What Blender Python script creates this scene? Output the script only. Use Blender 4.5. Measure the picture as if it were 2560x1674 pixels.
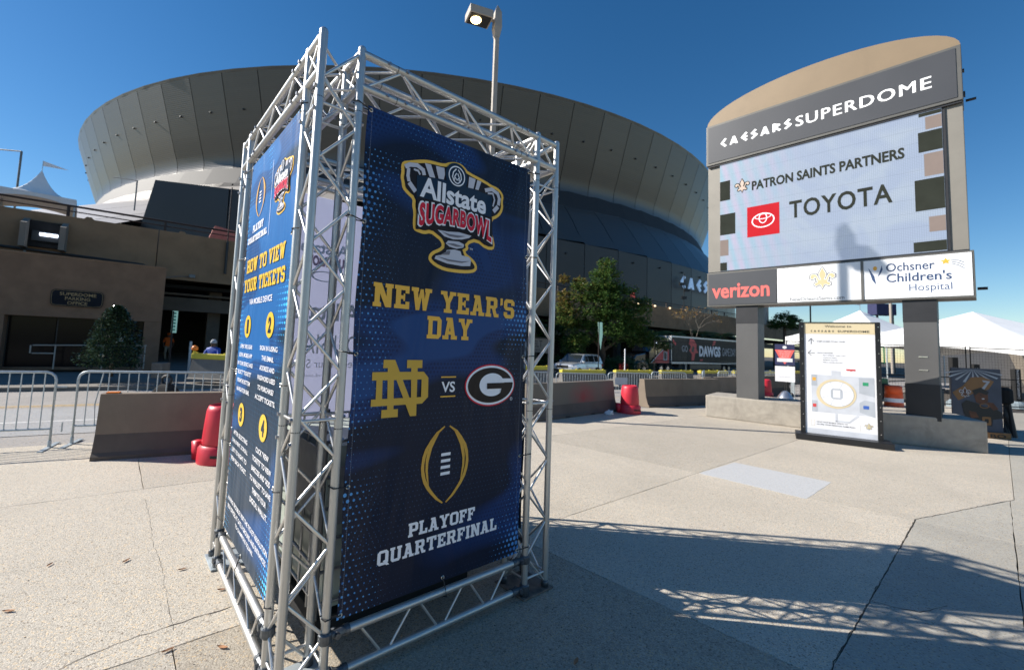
import bpy, bmesh, math, random
from mathutils import Vector, Matrix
R = math.radians
PI = math.pi
random.seed(7)
for o in list(bpy.data.objects): bpy.data.objects.remove(o)
SC = bpy.context.scene
COL = SC.collection

# ------------------------------------------------------------------ camera, light, exposure
CAM_H = 1.7696
PITCH, ROLL = 0.0772, 0.0401
cd = bpy.data.cameras.new('camera'); cam = bpy.data.objects.new('camera', cd); COL.objects.link(cam)
cd.sensor_width = 36.0; cd.lens = 1095.1 * 36 / 2560
cd.shift_x = (1280 - 1200.7) / 2560; cd.shift_y = (774.9 - 837) / 2560
cd.clip_start = 0.05; cd.clip_end = 3000
fw = Vector((0, math.cos(PITCH), math.sin(PITCH))); up = Vector((0, -math.sin(PITCH), math.cos(PITCH))); rt = Vector((1, 0, 0))
r2 = rt * math.cos(ROLL) + up * math.sin(ROLL); u2 = up * math.cos(ROLL) - rt * math.sin(ROLL)
m = Matrix((r2, u2, -fw)).transposed().to_4x4(); m.translation = Vector((0, 0, CAM_H)); cam.matrix_world = m
cd.dof.use_dof = True; cd.dof.focus_distance = 3.0; cd.dof.aperture_fstop = 2.4
SC.camera = cam

SUN_AZ = Vector((-0.9955, 0.095)); SUN_EL = R(34.2)
w = bpy.data.worlds.new('World'); SC.world = w; w.use_nodes = True
nt = w.node_tree; nt.nodes.clear()
sky = nt.nodes.new('ShaderNodeTexSky'); sky.sky_type = 'NISHITA'; sky.sun_disc = False
sky.sun_elevation = SUN_EL; sky.sun_rotation = math.atan2(SUN_AZ.x, SUN_AZ.y); sky.air_density = 1.0; sky.dust_density = 0.1; sky.ozone_density = 3.0
hs = nt.nodes.new('ShaderNodeHueSaturation'); hs.inputs['Saturation'].default_value = 1.3; hs.inputs['Value'].default_value = 1.0
bg = nt.nodes.new('ShaderNodeBackground'); bg.inputs['Strength'].default_value = 0.075
wo = nt.nodes.new('ShaderNodeOutputWorld')
nt.links.new(sky.outputs[0], hs.inputs['Color']); nt.links.new(hs.outputs[0], bg.inputs[0]); nt.links.new(bg.outputs[0], wo.inputs[0])
sd = bpy.data.lights.new('sun', 'SUN'); sd.energy = 5.0; sd.angle = R(0.53); sd.color = (1.0, 0.945, 0.87)
sun = bpy.data.objects.new('sun', sd); COL.objects.link(sun)
sv = Vector((SUN_AZ.x * math.cos(SUN_EL), SUN_AZ.y * math.cos(SUN_EL), math.sin(SUN_EL)))
sun.rotation_euler = sv.to_track_quat('Z', 'Y').to_euler(); sun.location = (-20, 0, 30)
SC.view_settings.view_transform = 'Standard'; SC.view_settings.look = 'None'
SC.view_settings.gamma = 1; SC.view_settings.exposure = 0.66; SC.view_settings.use_curve_mapping = False

# ------------------------------------------------------------------ materials
MATS = {}
def newmat(name):
    m = bpy.data.materials.new(name); m.use_nodes = True; n = m.node_tree; n.nodes.clear()
    out = n.nodes.new('ShaderNodeOutputMaterial'); b = n.nodes.new('ShaderNodeBsdfPrincipled')
    n.links.new(b.outputs[0], out.inputs[0]); MATS[name] = m
    return m, n, b
def N(n, t, **kw):
    x = n.nodes.new(t)
    for k, v in kw.items(): setattr(x, k, v)
    return x
def mathn(n, op, a, b=None, c=None):
    x = n.nodes.new('ShaderNodeMath'); x.operation = op
    for i, v in enumerate((a, b, c)):
        if v is None: continue
        if isinstance(v, (int, float)): x.inputs[i].default_value = v
        else: n.links.new(v, x.inputs[i])
    return x.outputs[0]
def mixc(n, fac, a, b, mode='MIX'):
    x = n.nodes.new('ShaderNodeMix'); x.data_type = 'RGBA'; x.blend_type = mode; x.clamp_factor = True
    for s, v in ((x.inputs[0], fac), (x.inputs[6], a), (x.inputs[7], b)):
        if isinstance(v, (int, float)): s.default_value = v
        elif isinstance(v, tuple): s.default_value = (*v, 1) if len(v) == 3 else v
        else: n.links.new(v, s)
    return x.outputs[2]
def noise(n, vec, scale, detail=3, rough=0.55, dist=0):
    x = n.nodes.new('ShaderNodeTexNoise'); x.inputs['Scale'].default_value = scale; x.inputs['Detail'].default_value = detail
    x.inputs['Roughness'].default_value = rough; x.inputs['Distortion'].default_value = dist
    n.links.new(vec, x.inputs['Vector']); return x.outputs['Fac']
def ramp(n, fac, lo, hi):
    x = n.nodes.new('ShaderNodeMapRange'); x.inputs['From Min'].default_value = lo; x.inputs['From Max'].default_value = hi
    n.links.new(fac, x.inputs['Value']); return x.outputs[0]
def coord(n): return n.nodes.new('ShaderNodeTexCoord').outputs['Object']
def M(name, col, rough=0.6, metal=0.0, var=0.12, vs=3.0, bump=0.0, bs=60.0, emit=None, es=1.0, dirt=0.0, coat=0.0, spec=None, fine=0.0, fs=300.0, rvar=0.0, objrand=0.0):
    if name in MATS: return MATS[name]
    m, n, b = newmat(name); co = coord(n)
    c = None
    dark = tuple(v * (1 - var) for v in col); lite = tuple(min(1, v * (1 + var)) for v in col)
    f = noise(n, co, vs, 5)
    c = mixc(n, ramp(n, f, 0.3, 0.7), dark, lite)
    if fine:
        f2 = noise(n, co, fs, 2)
        c = mixc(n, ramp(n, f2, 0.35, 0.65), mixc(n, 1.0, c, tuple([1 - fine] * 3), 'MULTIPLY'), c)
    if dirt:
        f3 = noise(n, co, vs * 0.35, 6, 0.65, 1.0)
        c = mixc(n, mathn(n, 'MULTIPLY', ramp(n, f3, 0.5, 0.75), dirt), c, tuple(v * 0.35 for v in col))
    if objrand:
        oi = n.nodes.new('ShaderNodeObjectInfo')
        v = mathn(n, 'ADD', mathn(n, 'MULTIPLY', oi.outputs['Random'], objrand), 1 - objrand / 2)
        cb = n.nodes.new('ShaderNodeCombineColor')
        for i in range(3): n.links.new(v, cb.inputs[i])
        c = mixc(n, 1.0, c, cb.outputs[0], 'MULTIPLY')
    n.links.new(c, b.inputs['Base Color'])
    b.inputs['Roughness'].default_value = rough; b.inputs['Metallic'].default_value = metal
    if rvar:
        n.links.new(mathn(n, 'ADD', mathn(n, 'MULTIPLY', noise(n, co, vs * 4, 4), rvar), rough - rvar / 2), b.inputs['Roughness'])
    if coat: b.inputs['Coat Weight'].default_value = coat; b.inputs['Coat Roughness'].default_value = 0.05
    if spec is not None: b.inputs['Specular IOR Level'].default_value = spec
    if bump:
        bn = n.nodes.new('ShaderNodeBump'); bn.inputs['Strength'].default_value = bump; bn.inputs['Distance'].default_value = 0.01
        n.links.new(noise(n, co, bs, 4), bn.inputs['Height']); n.links.new(bn.outputs[0], b.inputs['Normal'])
    if emit:
        b.inputs['Emission Color'].default_value = (*emit, 1); b.inputs['Emission Strength'].default_value = es
    return m

def concrete(name, col, agg=0.35, stain=0.35, cell=110, bumps=0.5):
    m, n, b = newmat(name); g = n.nodes.new('ShaderNodeNewGeometry'); co = g.outputs['Position']
    v = n.nodes.new('ShaderNodeTexVoronoi'); v.inputs['Scale'].default_value = cell; n.links.new(co, v.inputs['Vector'])
    v2 = n.nodes.new('ShaderNodeTexVoronoi'); v2.inputs['Scale'].default_value = cell * 0.85; n.links.new(co, v2.inputs['Vector'])
    sp = n.nodes.new('ShaderNodeSeparateColor'); n.links.new(v.outputs['Color'], sp.inputs[0])
    sp2 = n.nodes.new('ShaderNodeSeparateColor'); n.links.new(v2.outputs['Color'], sp2.inputs[0])
    peb = mixc(n, sp.outputs[0], tuple(x * (1 - agg) for x in col), tuple(min(1, x * (1 + agg)) for x in col))
    peb = mixc(n, mathn(n, 'GREATER_THAN', sp2.outputs[1], 0.95), peb, (col[0] * 0.5, col[1] * 0.46, col[2] * 0.42))
    peb = mixc(n, mathn(n, 'GREATER_THAN', sp2.outputs[2], 0.93), peb, (min(1, col[0] * 1.35), col[1] * 1.18, col[2] * 0.95))
    big = noise(n, co, 0.55, 7, 0.62, 0.6)
    c = mixc(n, mathn(n, 'MULTIPLY', ramp(n, big, 0.42, 0.72), stain), peb, tuple(x * 0.55 for x in col))
    mid = noise(n, co, 4.5, 6, 0.7)
    c = mixc(n, mathn(n, 'MULTIPLY', ramp(n, mid, 0.55, 0.8), stain * 0.8), c, (col[0] * 0.6, col[1] * 0.55, col[2] * 0.48))
    sm = noise(n, co, 1.1, 4, 0.5, 2.5)
    c = mixc(n, mathn(n, 'MULTIPLY', ramp(n, sm, 0.60, 0.66), stain * 0.35), c, tuple(min(1, x * 1.3) for x in col))
    spot = n.nodes.new('ShaderNodeTexVoronoi'); spot.inputs['Scale'].default_value = 2.3; n.links.new(co, spot.inputs['Vector'])
    ssp = n.nodes.new('ShaderNodeSeparateColor'); n.links.new(spot.outputs['Color'], ssp.inputs[0])
    gum = mathn(n, 'LESS_THAN', spot.outputs['Distance'], mathn(n, 'MULTIPLY', mathn(n, 'MAXIMUM', mathn(n, 'SUBTRACT', ssp.outputs[0], 0.7), 0.0), 0.13))
    c = mixc(n, mathn(n, 'MULTIPLY', gum, 0.6), c, tuple(x * 0.3 for x in col))
    oi = n.nodes.new('ShaderNodeObjectInfo')
    vv = mathn(n, 'ADD', mathn(n, 'MULTIPLY', oi.outputs['Random'], 0.20), 0.88)
    cb = n.nodes.new('ShaderNodeCombineColor')
    for i in range(3): n.links.new(vv, cb.inputs[i])
    c = mixc(n, 1.0, c, cb.outputs[0], 'MULTIPLY')
    n.links.new(c, b.inputs['Base Color']); b.inputs['Roughness'].default_value = 0.85
    bn = n.nodes.new('ShaderNodeBump'); bn.inputs['Strength'].default_value = bumps; bn.inputs['Distance'].default_value = 0.004
    n.links.new(mathn(n, 'SUBTRACT', mathn(n, 'MULTIPLY', sp.outputs[1], 0.6), v.outputs['Distance']), bn.inputs['Height']); n.links.new(bn.outputs[0], b.inputs['Normal'])
    return m
concrete('exposed concrete', (0.485, 0.435, 0.358), agg=0.26, stain=0.30, cell=150, bumps=0.55)
concrete('stained concrete', (0.44, 0.385, 0.305), agg=0.30, stain=0.45, cell=140, bumps=0.6)
concrete('smooth concrete', (0.36, 0.338, 0.29), agg=0.15, stain=0.35, cell=140, bumps=0.2)
concrete('patch concrete', (0.47, 0.475, 0.475), agg=0.03, stain=0.08, cell=260, bumps=0.03)
concrete('road concrete', (0.36, 0.335, 0.31), agg=0.10, stain=0.4, cell=60, bumps=0.15)
concrete('road patch', (0.32, 0.32, 0.32), agg=0.08, stain=0.3, cell=60, bumps=0.15)
M('joint dirt', (0.075, 0.062, 0.05), 0.95, var=0.4, vs=20)
M('ground fill', (0.06, 0.052, 0.045), 0.95, var=0.3, vs=2)
M('crack dark', (0.04, 0.033, 0.028), 0.95)
M('paint yellow line', (0.55, 0.36, 0.12), 0.8, var=0.25, vs=9, dirt=0.5)
M('paint white line', (0.62, 0.61, 0.58), 0.8, var=0.15, vs=9, dirt=0.6)
M('aluminium', (0.60, 0.59, 0.56), 0.40, 0.8, var=0.16, vs=7, bump=0.12, bs=170, dirt=0.3, rvar=0.3, fine=0.12, fs=500)
M('aluminium brace', (0.66, 0.65, 0.63), 0.34, 0.85, var=0.12, vs=11, rvar=0.2, bump=0.05, bs=200)
M('steel bolt', (0.34, 0.35, 0.37), 0.35, 0.9, var=0.3, vs=80)
M('joint seam', (0.03, 0.03, 0.03), 0.7)
M('rusty steel', (0.19, 0.15, 0.12), 0.75, 0.3, var=0.4, vs=14)
M('cast clamp', (0.12, 0.13, 0.14), 0.42, 0.7, var=0.3, vs=30)
M('black strap', (0.012, 0.012, 0.013), 0.5)
M('tan column', (0.40, 0.355, 0.30), 0.55, var=0.05, vs=2, dirt=0.15)
M('sign frame', (0.13, 0.125, 0.112), 0.45, 0.3, var=0.06, vs=3, dirt=0.2)
M('sign side beige', (0.23, 0.212, 0.18), 0.5, 0.15, var=0.06, vs=2, dirt=0.2)
M('arch tan', (0.25, 0.182, 0.11), 0.5, 0.1, var=0.05, vs=1.4, dirt=0.22, bump=0.03, bs=25)
M('panel grey', (0.060, 0.062, 0.068), 0.45, 0.1, var=0.07, vs=0.9, dirt=0.1)
M('post grey', (0.10, 0.098, 0.096), 0.5, 0.25, var=0.08, vs=1.5, dirt=0.2)
M('post black', (0.018, 0.018, 0.02), 0.5, var=0.2)
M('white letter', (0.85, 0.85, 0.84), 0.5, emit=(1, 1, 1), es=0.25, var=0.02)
M('white acrylic', (0.80, 0.81, 0.82), 0.35, var=0.02, vs=1, dirt=0.06)
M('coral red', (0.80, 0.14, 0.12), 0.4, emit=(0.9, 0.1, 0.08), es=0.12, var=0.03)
M('navy print', (0.03, 0.06, 0.14), 0.45)
M('light navy print', (0.05, 0.09, 0.19), 0.45)
M('orange print', (0.85, 0.42, 0.05), 0.45)
M('gold print', (0.60, 0.50, 0.28), 0.45, var=0.06, vs=8)
M('pale gold print', (0.72, 0.60, 0.38), 0.5, var=0.03)
M('black print', (0.015, 0.015, 0.016), 0.45)
M('grey print', (0.42, 0.43, 0.46), 0.5)
M('pale grey print', (0.60, 0.62, 0.66), 0.5)
M('mid grey print', (0.45, 0.48, 0.52), 0.5)
M('green print', (0.03, 0.30, 0.14), 0.5)
M('blue print', (0.05, 0.13, 0.45), 0.5)
M('red print', (0.62, 0.06, 0.06), 0.5)
M('white print', (0.82, 0.82, 0.84), 0.5, var=0.02)
M('black frame', (0.012, 0.012, 0.013), 0.4, 0.0, var=0.2)
M('ped concrete', (0.40, 0.36, 0.30), 0.85, var=0.12, vs=6, bump=0.35, bs=90, dirt=0.45, fine=0.18, fs=160)
M('jersey taupe', (0.21, 0.165, 0.12), 0.8, var=0.1, vs=2.5, bump=0.15, bs=80, dirt=0.35, fine=0.08, fs=120, objrand=0.15)
M('jersey dark paint', (0.11, 0.088, 0.07), 0.8, var=0.12, vs=3, bump=0.15, bs=80, dirt=0.3, objrand=0.15)
M('jersey grey', (0.20, 0.185, 0.165), 0.85, var=0.15, vs=2, bump=0.2, bs=70, dirt=0.4, objrand=0.2)
M('yellow cap', (0.62, 0.52, 0.05), 0.55, var=0.1, vs=3, dirt=0.25)
M('red plastic', (0.58, 0.025, 0.045), 0.42, var=0.1, vs=3, dirt=0.3, bump=0.08, bs=30)
M('orange plastic', (0.85, 0.22, 0.02), 0.45, var=0.06)
M('galvanised', (0.46, 0.51, 0.53), 0.45, 0.4, var=0.15, vs=9, dirt=0.3)
M('silver car paint', (0.55, 0.58, 0.62), 0.25, 0.5, var=0.02, coat=0.8)
M('black car paint', (0.006, 0.006, 0.007), 0.2, 0.0, var=0.1, coat=0.8)
M('car glass', (0.015, 0.02, 0.025), 0.05, 0.0, spec=0.8)
M('tyre rubber', (0.015, 0.015, 0.015), 0.85, bump=0.2)
M('alloy wheel', (0.35, 0.35, 0.37), 0.3, 0.8)
M('chrome', (0.7, 0.7, 0.72), 0.15, 0.95)
M('headlight', (0.75, 0.78, 0.8), 0.1, 0.3)
M('tail light', (0.4, 0.01, 0.01), 0.2)
M('black vinyl', (0.010, 0.009, 0.010), 0.5, var=0.5, vs=1.5, spec=0.2)
M('charcoal print', (0.04, 0.034, 0.028), 0.5, var=0.5, vs=3, spec=0.2)
M('trailer rail', (0.55, 0.56, 0.57), 0.4, 0.5)
M('office brown', (0.225, 0.138, 0.085), 0.9, var=0.14, vs=2.0, bump=0.5, bs=45, dirt=0.3, fine=0.2, fs=60)
M('garage brown', (0.27, 0.175, 0.10), 0.9, var=0.12, vs=1.2, bump=0.4, bs=40, dirt=0.35, fine=0.15, fs=50)
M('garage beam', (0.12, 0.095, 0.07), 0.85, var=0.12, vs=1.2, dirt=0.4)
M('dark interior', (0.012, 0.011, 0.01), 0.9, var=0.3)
M('dark steel rail', (0.035, 0.022, 0.018), 0.6, 0.2)
M('dark glass', (0.006, 0.006, 0.007), 0.12, 0.0, var=0.3, vs=0.6, spec=0.12)
M('mullion dark', (0.02, 0.018, 0.016), 0.5)
M('pipe grey', (0.17, 0.18, 0.18), 0.5, 0.4, dirt=0.3)
M('pipe black', (0.02, 0.022, 0.022), 0.5)
M('sign black', (0.008, 0.010, 0.016), 0.6, var=0.2, spec=0.15)
M('sign gold', (0.36, 0.25, 0.11), 0.5)
M('lit lamp', (1, 0.9, 0.6), 0.4, emit=(1.0, 0.72, 0.32), es=7.0)
M('cool lamp', (0.9, 0.95, 1), 0.4, emit=(0.7, 0.8, 1.0), es=2.5)
M('warm spot', (1, 0.85, 0.6), 0.4, emit=(1.0, 0.75, 0.45), es=1.2)
M('base wall', (0.06, 0.055, 0.052), 0.42, 0.5, var=0.08, vs=0.15, dirt=0.1)
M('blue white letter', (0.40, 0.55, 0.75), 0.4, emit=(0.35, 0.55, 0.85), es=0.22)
M('deck concrete', (0.22, 0.19, 0.155), 0.9, var=0.1, vs=0.5)
M('deck dark', (0.10, 0.085, 0.07), 0.9, var=0.2, vs=0.5)
M('tent white', (0.78, 0.78, 0.77), 0.6, var=0.05, vs=1.5, bump=0.6, bs=1.6)
M('bark', (0.07, 0.05, 0.035), 0.9, var=0.3, vs=14, bump=0.6, bs=40)
M('pale bark', (0.20, 0.175, 0.14), 0.85, var=0.2, vs=10)
M('green sign', (0.05, 0.30, 0.20), 0.5)
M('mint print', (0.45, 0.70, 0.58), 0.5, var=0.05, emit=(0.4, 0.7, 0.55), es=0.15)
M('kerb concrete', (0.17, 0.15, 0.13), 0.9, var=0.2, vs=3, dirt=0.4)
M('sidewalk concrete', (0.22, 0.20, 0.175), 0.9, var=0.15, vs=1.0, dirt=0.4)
M('skin', (0.13, 0.07, 0.045), 0.55)
M('skin light', (0.38, 0.22, 0.15), 0.55)
M('orange shirt', (0.85, 0.16, 0.02), 0.8, bump=0.4, bs=14)
M('khaki cloth', (0.34, 0.30, 0.23), 0.85, bump=0.4, bs=14)
M('blue jacket', (0.02, 0.075, 0.40), 0.6, bump=0.5, bs=12)
M('dark trousers', (0.02, 0.022, 0.03), 0.8, bump=0.3, bs=14)
M('grey knit', (0.40, 0.42, 0.45), 0.9, bump=0.6, bs=50)
M('black shoe', (0.015, 0.015, 0.015), 0.5)
M('dry leaf', (0.42, 0.21, 0.10), 0.8, var=0.3, vs=40, objrand=0.6)
M('grey tote steel', (0.40, 0.41, 0.42), 0.35, 0.85, var=0.15, vs=6, dirt=0.3)
M('tote plastic', (0.42, 0.47, 0.42), 0.35, var=0.06, vs=3, dirt=0.15)
M('tote label', (0.38, 0.39, 0.40), 0.45, 0.4, var=0.15, vs=7, dirt=0.4)
M('machine green', (0.02, 0.16, 0.06), 0.45, dirt=0.3)
M('timber', (0.22, 0.14, 0.07), 0.8, var=0.2, vs=6)
M('net black', (0.012, 0.012, 0.012), 0.9)
M('barrel orange', (0.75, 0.10, 0.02), 0.5)
M('wall grey', (0.27, 0.255, 0.24), 0.9, var=0.08, vs=0.6, dirt=0.2)
M('poster slate', (0.065, 0.075, 0.105), 0.5, var=0.15, vs=4)
M('poster gold', (0.27, 0.13, 0.045), 0.5)
M('poster brown', (0.13, 0.045, 0.02), 0.5, var=0.25, vs=8)
M('litter paper', (0.75, 0.75, 0.75), 0.8)
M('grommet', (0.6, 0.58, 0.52), 0.3, 0.9)
M('pink drape', (0.45, 0.16, 0.13), 0.8)
M('water base', (0.22, 0.27, 0.30), 0.4, var=0.2)
M('stainless', (0.62, 0.63, 0.64), 0.3, 0.9)
M('navy cloth', (0.03, 0.035, 0.10), 0.7)
M('court grey', (0.50, 0.54, 0.58), 0.5)

def leafmat(name, c1, c2, c3, rough=0.4, trans=0.25):
    m, n, b = newmat(name); at = n.nodes.new('ShaderNodeAttribute'); at.attribute_name = 'tone'
    cr = n.nodes.new('ShaderNodeValToRGB'); e = cr.color_ramp.elements
    e[0].color = (*c1, 1); e[0].position = 0.0; e[1].color = (*c3, 1); e[1].position = 1.0
    x = cr.color_ramp.elements.new(0.55); x.color = (*c2, 1)
    n.links.new(at.outputs['Fac'], cr.inputs[0]); n.links.new(cr.outputs[0], b.inputs['Base Color']); b.inputs['Roughness'].default_value = rough
    tr = n.nodes.new('ShaderNodeBsdfTranslucent'); n.links.new(cr.outputs[0], tr.inputs[0])
    ms = n.nodes.new('ShaderNodeMixShader'); ms.inputs[0].default_value = trans
    n.links.new(b.outputs[0], ms.inputs[1]); n.links.new(tr.outputs[0], ms.inputs[2])
    out = [q for q in n.nodes if q.type == 'OUTPUT_MATERIAL'][0]; n.links.new(ms.outputs[0], out.inputs[0])
leafmat('magnolia leaf', (0.036, 0.092, 0.024), (0.105, 0.185, 0.046), (0.27, 0.18, 0.06), 0.28, 0.3)
leafmat('holly leaf', (0.018, 0.042, 0.018), (0.045, 0.075, 0.04), (0.08, 0.12, 0.06), 0.12, 0.05)
leafmat('palm leaf', (0.03, 0.09, 0.025), (0.09, 0.18, 0.05), (0.2, 0.26, 0.09), 0.4, 0.3)
leafmat('yellow leaf', (0.25, 0.16, 0.04), (0.40, 0.25, 0.05), (0.30, 0.12, 0.03), 0.5, 0.3)

def metal_panel(name, col, met, rg):
    m, n, b = newmat(name); g = n.nodes.new('ShaderNodeNewGeometry'); sx = n.nodes.new('ShaderNodeSeparateXYZ'); n.links.new(g.outputs['Position'], sx.inputs[0])
    oi = n.nodes.new('ShaderNodeObjectInfo')
    wv = mathn(n, 'SINE', mathn(n, 'MULTIPLY', sx.outputs[2], 21.0))
    cv = n.nodes.new('ShaderNodeCombineXYZ'); n.links.new(mathn(n, 'MULTIPLY', sx.outputs[2], 1.0), cv.inputs[2]); n.links.new(mathn(n, 'MULTIPLY', oi.outputs['Random'], 50), cv.inputs[0])
    nz = noise(n, cv.outputs[0], 1.6, 4)
    v = mathn(n, 'ADD', 0.86, mathn(n, 'ADD', mathn(n, 'MULTIPLY', oi.outputs['Random'], 0.12), mathn(n, 'MULTIPLY', nz, 0.16)))
    cb = n.nodes.new('ShaderNodeCombineColor')
    for i in range(3): n.links.new(v, cb.inputs[i])
    n.links.new(mixc(n, 1.0, col, cb.outputs[0], 'MULTIPLY'), b.inputs['Base Color'])
    b.inputs['Metallic'].default_value = met; b.inputs['Roughness'].default_value = rg
    bn = n.nodes.new('ShaderNodeBump'); bn.inputs['Strength'].default_value = 0.16; bn.inputs['Distance'].default_value = 0.02
    n.links.new(mathn(n, 'ADD', wv, mathn(n, 'MULTIPLY', nz, 2.0)), bn.inputs['Height']); n.links.new(bn.outputs[0], b.inputs['Normal'])
metal_panel('dome panel', (0.128, 0.120, 0.110), 0.55, 0.38)
metal_panel('dome panel sunlit pale', (0.45, 0.41, 0.37), 0.2, 0.42)  # same cladding in a pale copy; sunlight on the skirt put into the colour

BUMPY = []
def add_wrinkle(n, b, strength=0.85):
    co = coord(n)
    mp = n.nodes.new('ShaderNodeMapping'); mp.inputs['Rotation'].default_value = (0, R(35), 0); mp.inputs['Scale'].default_value = (1.6, 1, 0.55); n.links.new(co, mp.inputs[0])
    nz = noise(n, mp.outputs[0], 1.9, 2, 0.45, 0.9)
    bn = n.nodes.new('ShaderNodeBump'); bn.inputs['Strength'].default_value = strength; bn.inputs['Distance'].default_value = 0.05
    n.links.new(nz, bn.inputs['Height']); n.links.new(bn.outputs[0], b.inputs['Normal'])
def bannermat(name='banner print', shift=0.0, gain=1.0):
    m, n, b = newmat(name); co = coord(n); sx = n.nodes.new('ShaderNodeSeparateXYZ'); n.links.new(co, sx.inputs[0])
    X, Z = sx.outputs[0], sx.outputs[2]
    def dots(freq, rad, stag=True):
        zf = mathn(n, 'MULTIPLY', Z, freq); row = mathn(n, 'FLOOR', zf)
        xo = mathn(n, 'MULTIPLY', mathn(n, 'MODULO', row, 2.0), 0.5)
        fx = mathn(n, 'SUBTRACT', mathn(n, 'FRACT', mathn(n, 'ADD', mathn(n, 'MULTIPLY', X, freq), xo)), 0.5)
        fz = mathn(n, 'SUBTRACT', mathn(n, 'FRACT', zf), 0.5)
        d = mathn(n, 'SQRT', mathn(n, 'ADD', mathn(n, 'MULTIPLY', fx, fx), mathn(n, 'MULTIPLY', fz, fz)))
        return mathn(n, 'LESS_THAN', d, rad)
    mp = n.nodes.new('ShaderNodeMapping'); mp.inputs['Rotation'].default_value = (0, R(28), 0); mp.inputs['Scale'].default_value = (0.55, 1, 1.9); n.links.new(co, mp.inputs[0])
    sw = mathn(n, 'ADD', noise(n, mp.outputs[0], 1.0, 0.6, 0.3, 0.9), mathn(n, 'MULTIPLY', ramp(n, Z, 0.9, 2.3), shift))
    blue = mixc(n, ramp(n, sw, 0.46, 0.54), (0.010, 0.015, 0.034), (0.014, 0.042, 0.145))
    blue = mixc(n, ramp(n, sw, 0.62, 0.64), blue, (0.018, 0.062, 0.20))
    dk = dots(40.0, mathn(n, 'MULTIPLY', ramp(n, sw, 0.44, 0.56), 0.36))
    blue = mixc(n, mathn(n, 'MULTIPLY', mathn(n, 'MULTIPLY', dk, mathn(n, 'LESS_THAN', sw, 0.615)), 0.75), blue, (0.010, 0.020, 0.075))
    sm = dots(34.0, mathn(n, 'MULTIPLY', ramp(n, sw, 0.5, 0.36), 0.12))
    blue = mixc(n, mathn(n, 'MULTIPLY', sm, 0.55), blue, (0.04, 0.09, 0.20))
    # bright dots swell toward the edges
    ex = mathn(n, 'ABSOLUTE', mathn(n, 'SUBTRACT', X, 0.92))
    edge = ramp(n, ex, 0.36, 0.68)
    nz2 = noise(n, co, 1.5, 2, 0.5, 0.8)
    msk = mathn(n, 'MULTIPLY', edge, ramp(n, nz2, 0.42, 0.66))
    top = mathn(n, 'MULTIPLY', ramp(n, Z, 2.6, 3.05), ramp(n, nz2, 0.40, 0.62))
    bot = mathn(n, 'MULTIPLY', ramp(n, Z, 1.25, 0.45), mathn(n, 'MULTIPLY', edge, 1.0))
    rad = mathn(n, 'MULTIPLY', mathn(n, 'MINIMUM', mathn(n, 'ADD', mathn(n, 'ADD', msk, mathn(n, 'MULTIPLY', top, 0.55)), mathn(n, 'MULTIPLY', bot, 0.6)), 1.0), 0.38)
    bd = dots(29.0, rad)
    hb = mixc(n, ramp(n, noise(n, co, 9, 2), 0.4, 0.6), (0.04, 0.17, 0.46), (0.11, 0.36, 0.72))
    blue = mixc(n, bd, blue, hb)
    st = n.nodes.new('ShaderNodeTexVoronoi'); st.inputs['Scale'].default_value = 42; n.links.new(co, st.inputs['Vector'])
    blue = mixc(n, mathn(n, 'MULTIPLY', mathn(n, 'LESS_THAN', st.outputs['Distance'], 0.13), mathn(n, 'MULTIPLY', ramp(n, Z, 2.0, 3.1), ramp(n, nz2, 0.45, 0.6))), blue, (0.22, 0.42, 0.70))
    hem = mathn(n, 'GREATER_THAN', ex, 0.632)
    hl = mathn(n, 'MULTIPLY', mathn(n, 'LESS_THAN', mathn(n, 'ABSOLUTE', mathn(n, 'SUBTRACT', ex, 0.622)), 0.0016), mathn(n, 'GREATER_THAN', mathn(n, 'FRACT', mathn(n, 'MULTIPLY', Z, 110)), 0.35))
    blue = mixc(n, mathn(n, 'MULTIPLY', hl, 0.5), blue, (0.30, 0.33, 0.40))
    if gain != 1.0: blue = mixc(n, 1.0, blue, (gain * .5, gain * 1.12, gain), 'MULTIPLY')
    n.links.new(blue, b.inputs['Base Color']); b.inputs['Roughness'].default_value = 0.42; b.inputs['Specular IOR Level'].default_value = 0.22
    add_wrinkle(n, b)
bannermat(); bannermat('banner print sunlit side', 0.16, 1.75)  # second one is a brighter, bluer copy: sunlight on that face put into the colour
def printmat(name, col, rough=0.4):
    m, n, b = newmat(name); co = coord(n)
    n.links.new(mixc(n, noise(n, co, 5), tuple(v * 0.93 for v in col), col), b.inputs['Base Color']); b.inputs['Roughness'].default_value = rough; b.inputs['Specular IOR Level'].default_value = 0.25; add_wrinkle(n, b)
printmat('banner gold', (0.98, 0.54, 0.075)); printmat('banner logo gold', (0.98, 0.58, 0.09)); printmat('banner bronze', (0.70, 0.43, 0.065))
printmat('banner white', (0.95, 0.94, 0.96)); printmat('banner silver', (0.62, 0.61, 0.66)); printmat('banner black', (0.018, 0.010, 0.009)); printmat('banner navy', (0.010, 0.027, 0.055))
printmat('banner red', (0.72, 0.018, 0.045)); printmat('banner yellow', (0.80, 0.52, 0.06)); printmat('banner paren', (0.74, 0.41, 0.07)); printmat('banner mid grey', (0.20, 0.19, 0.21))
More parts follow.
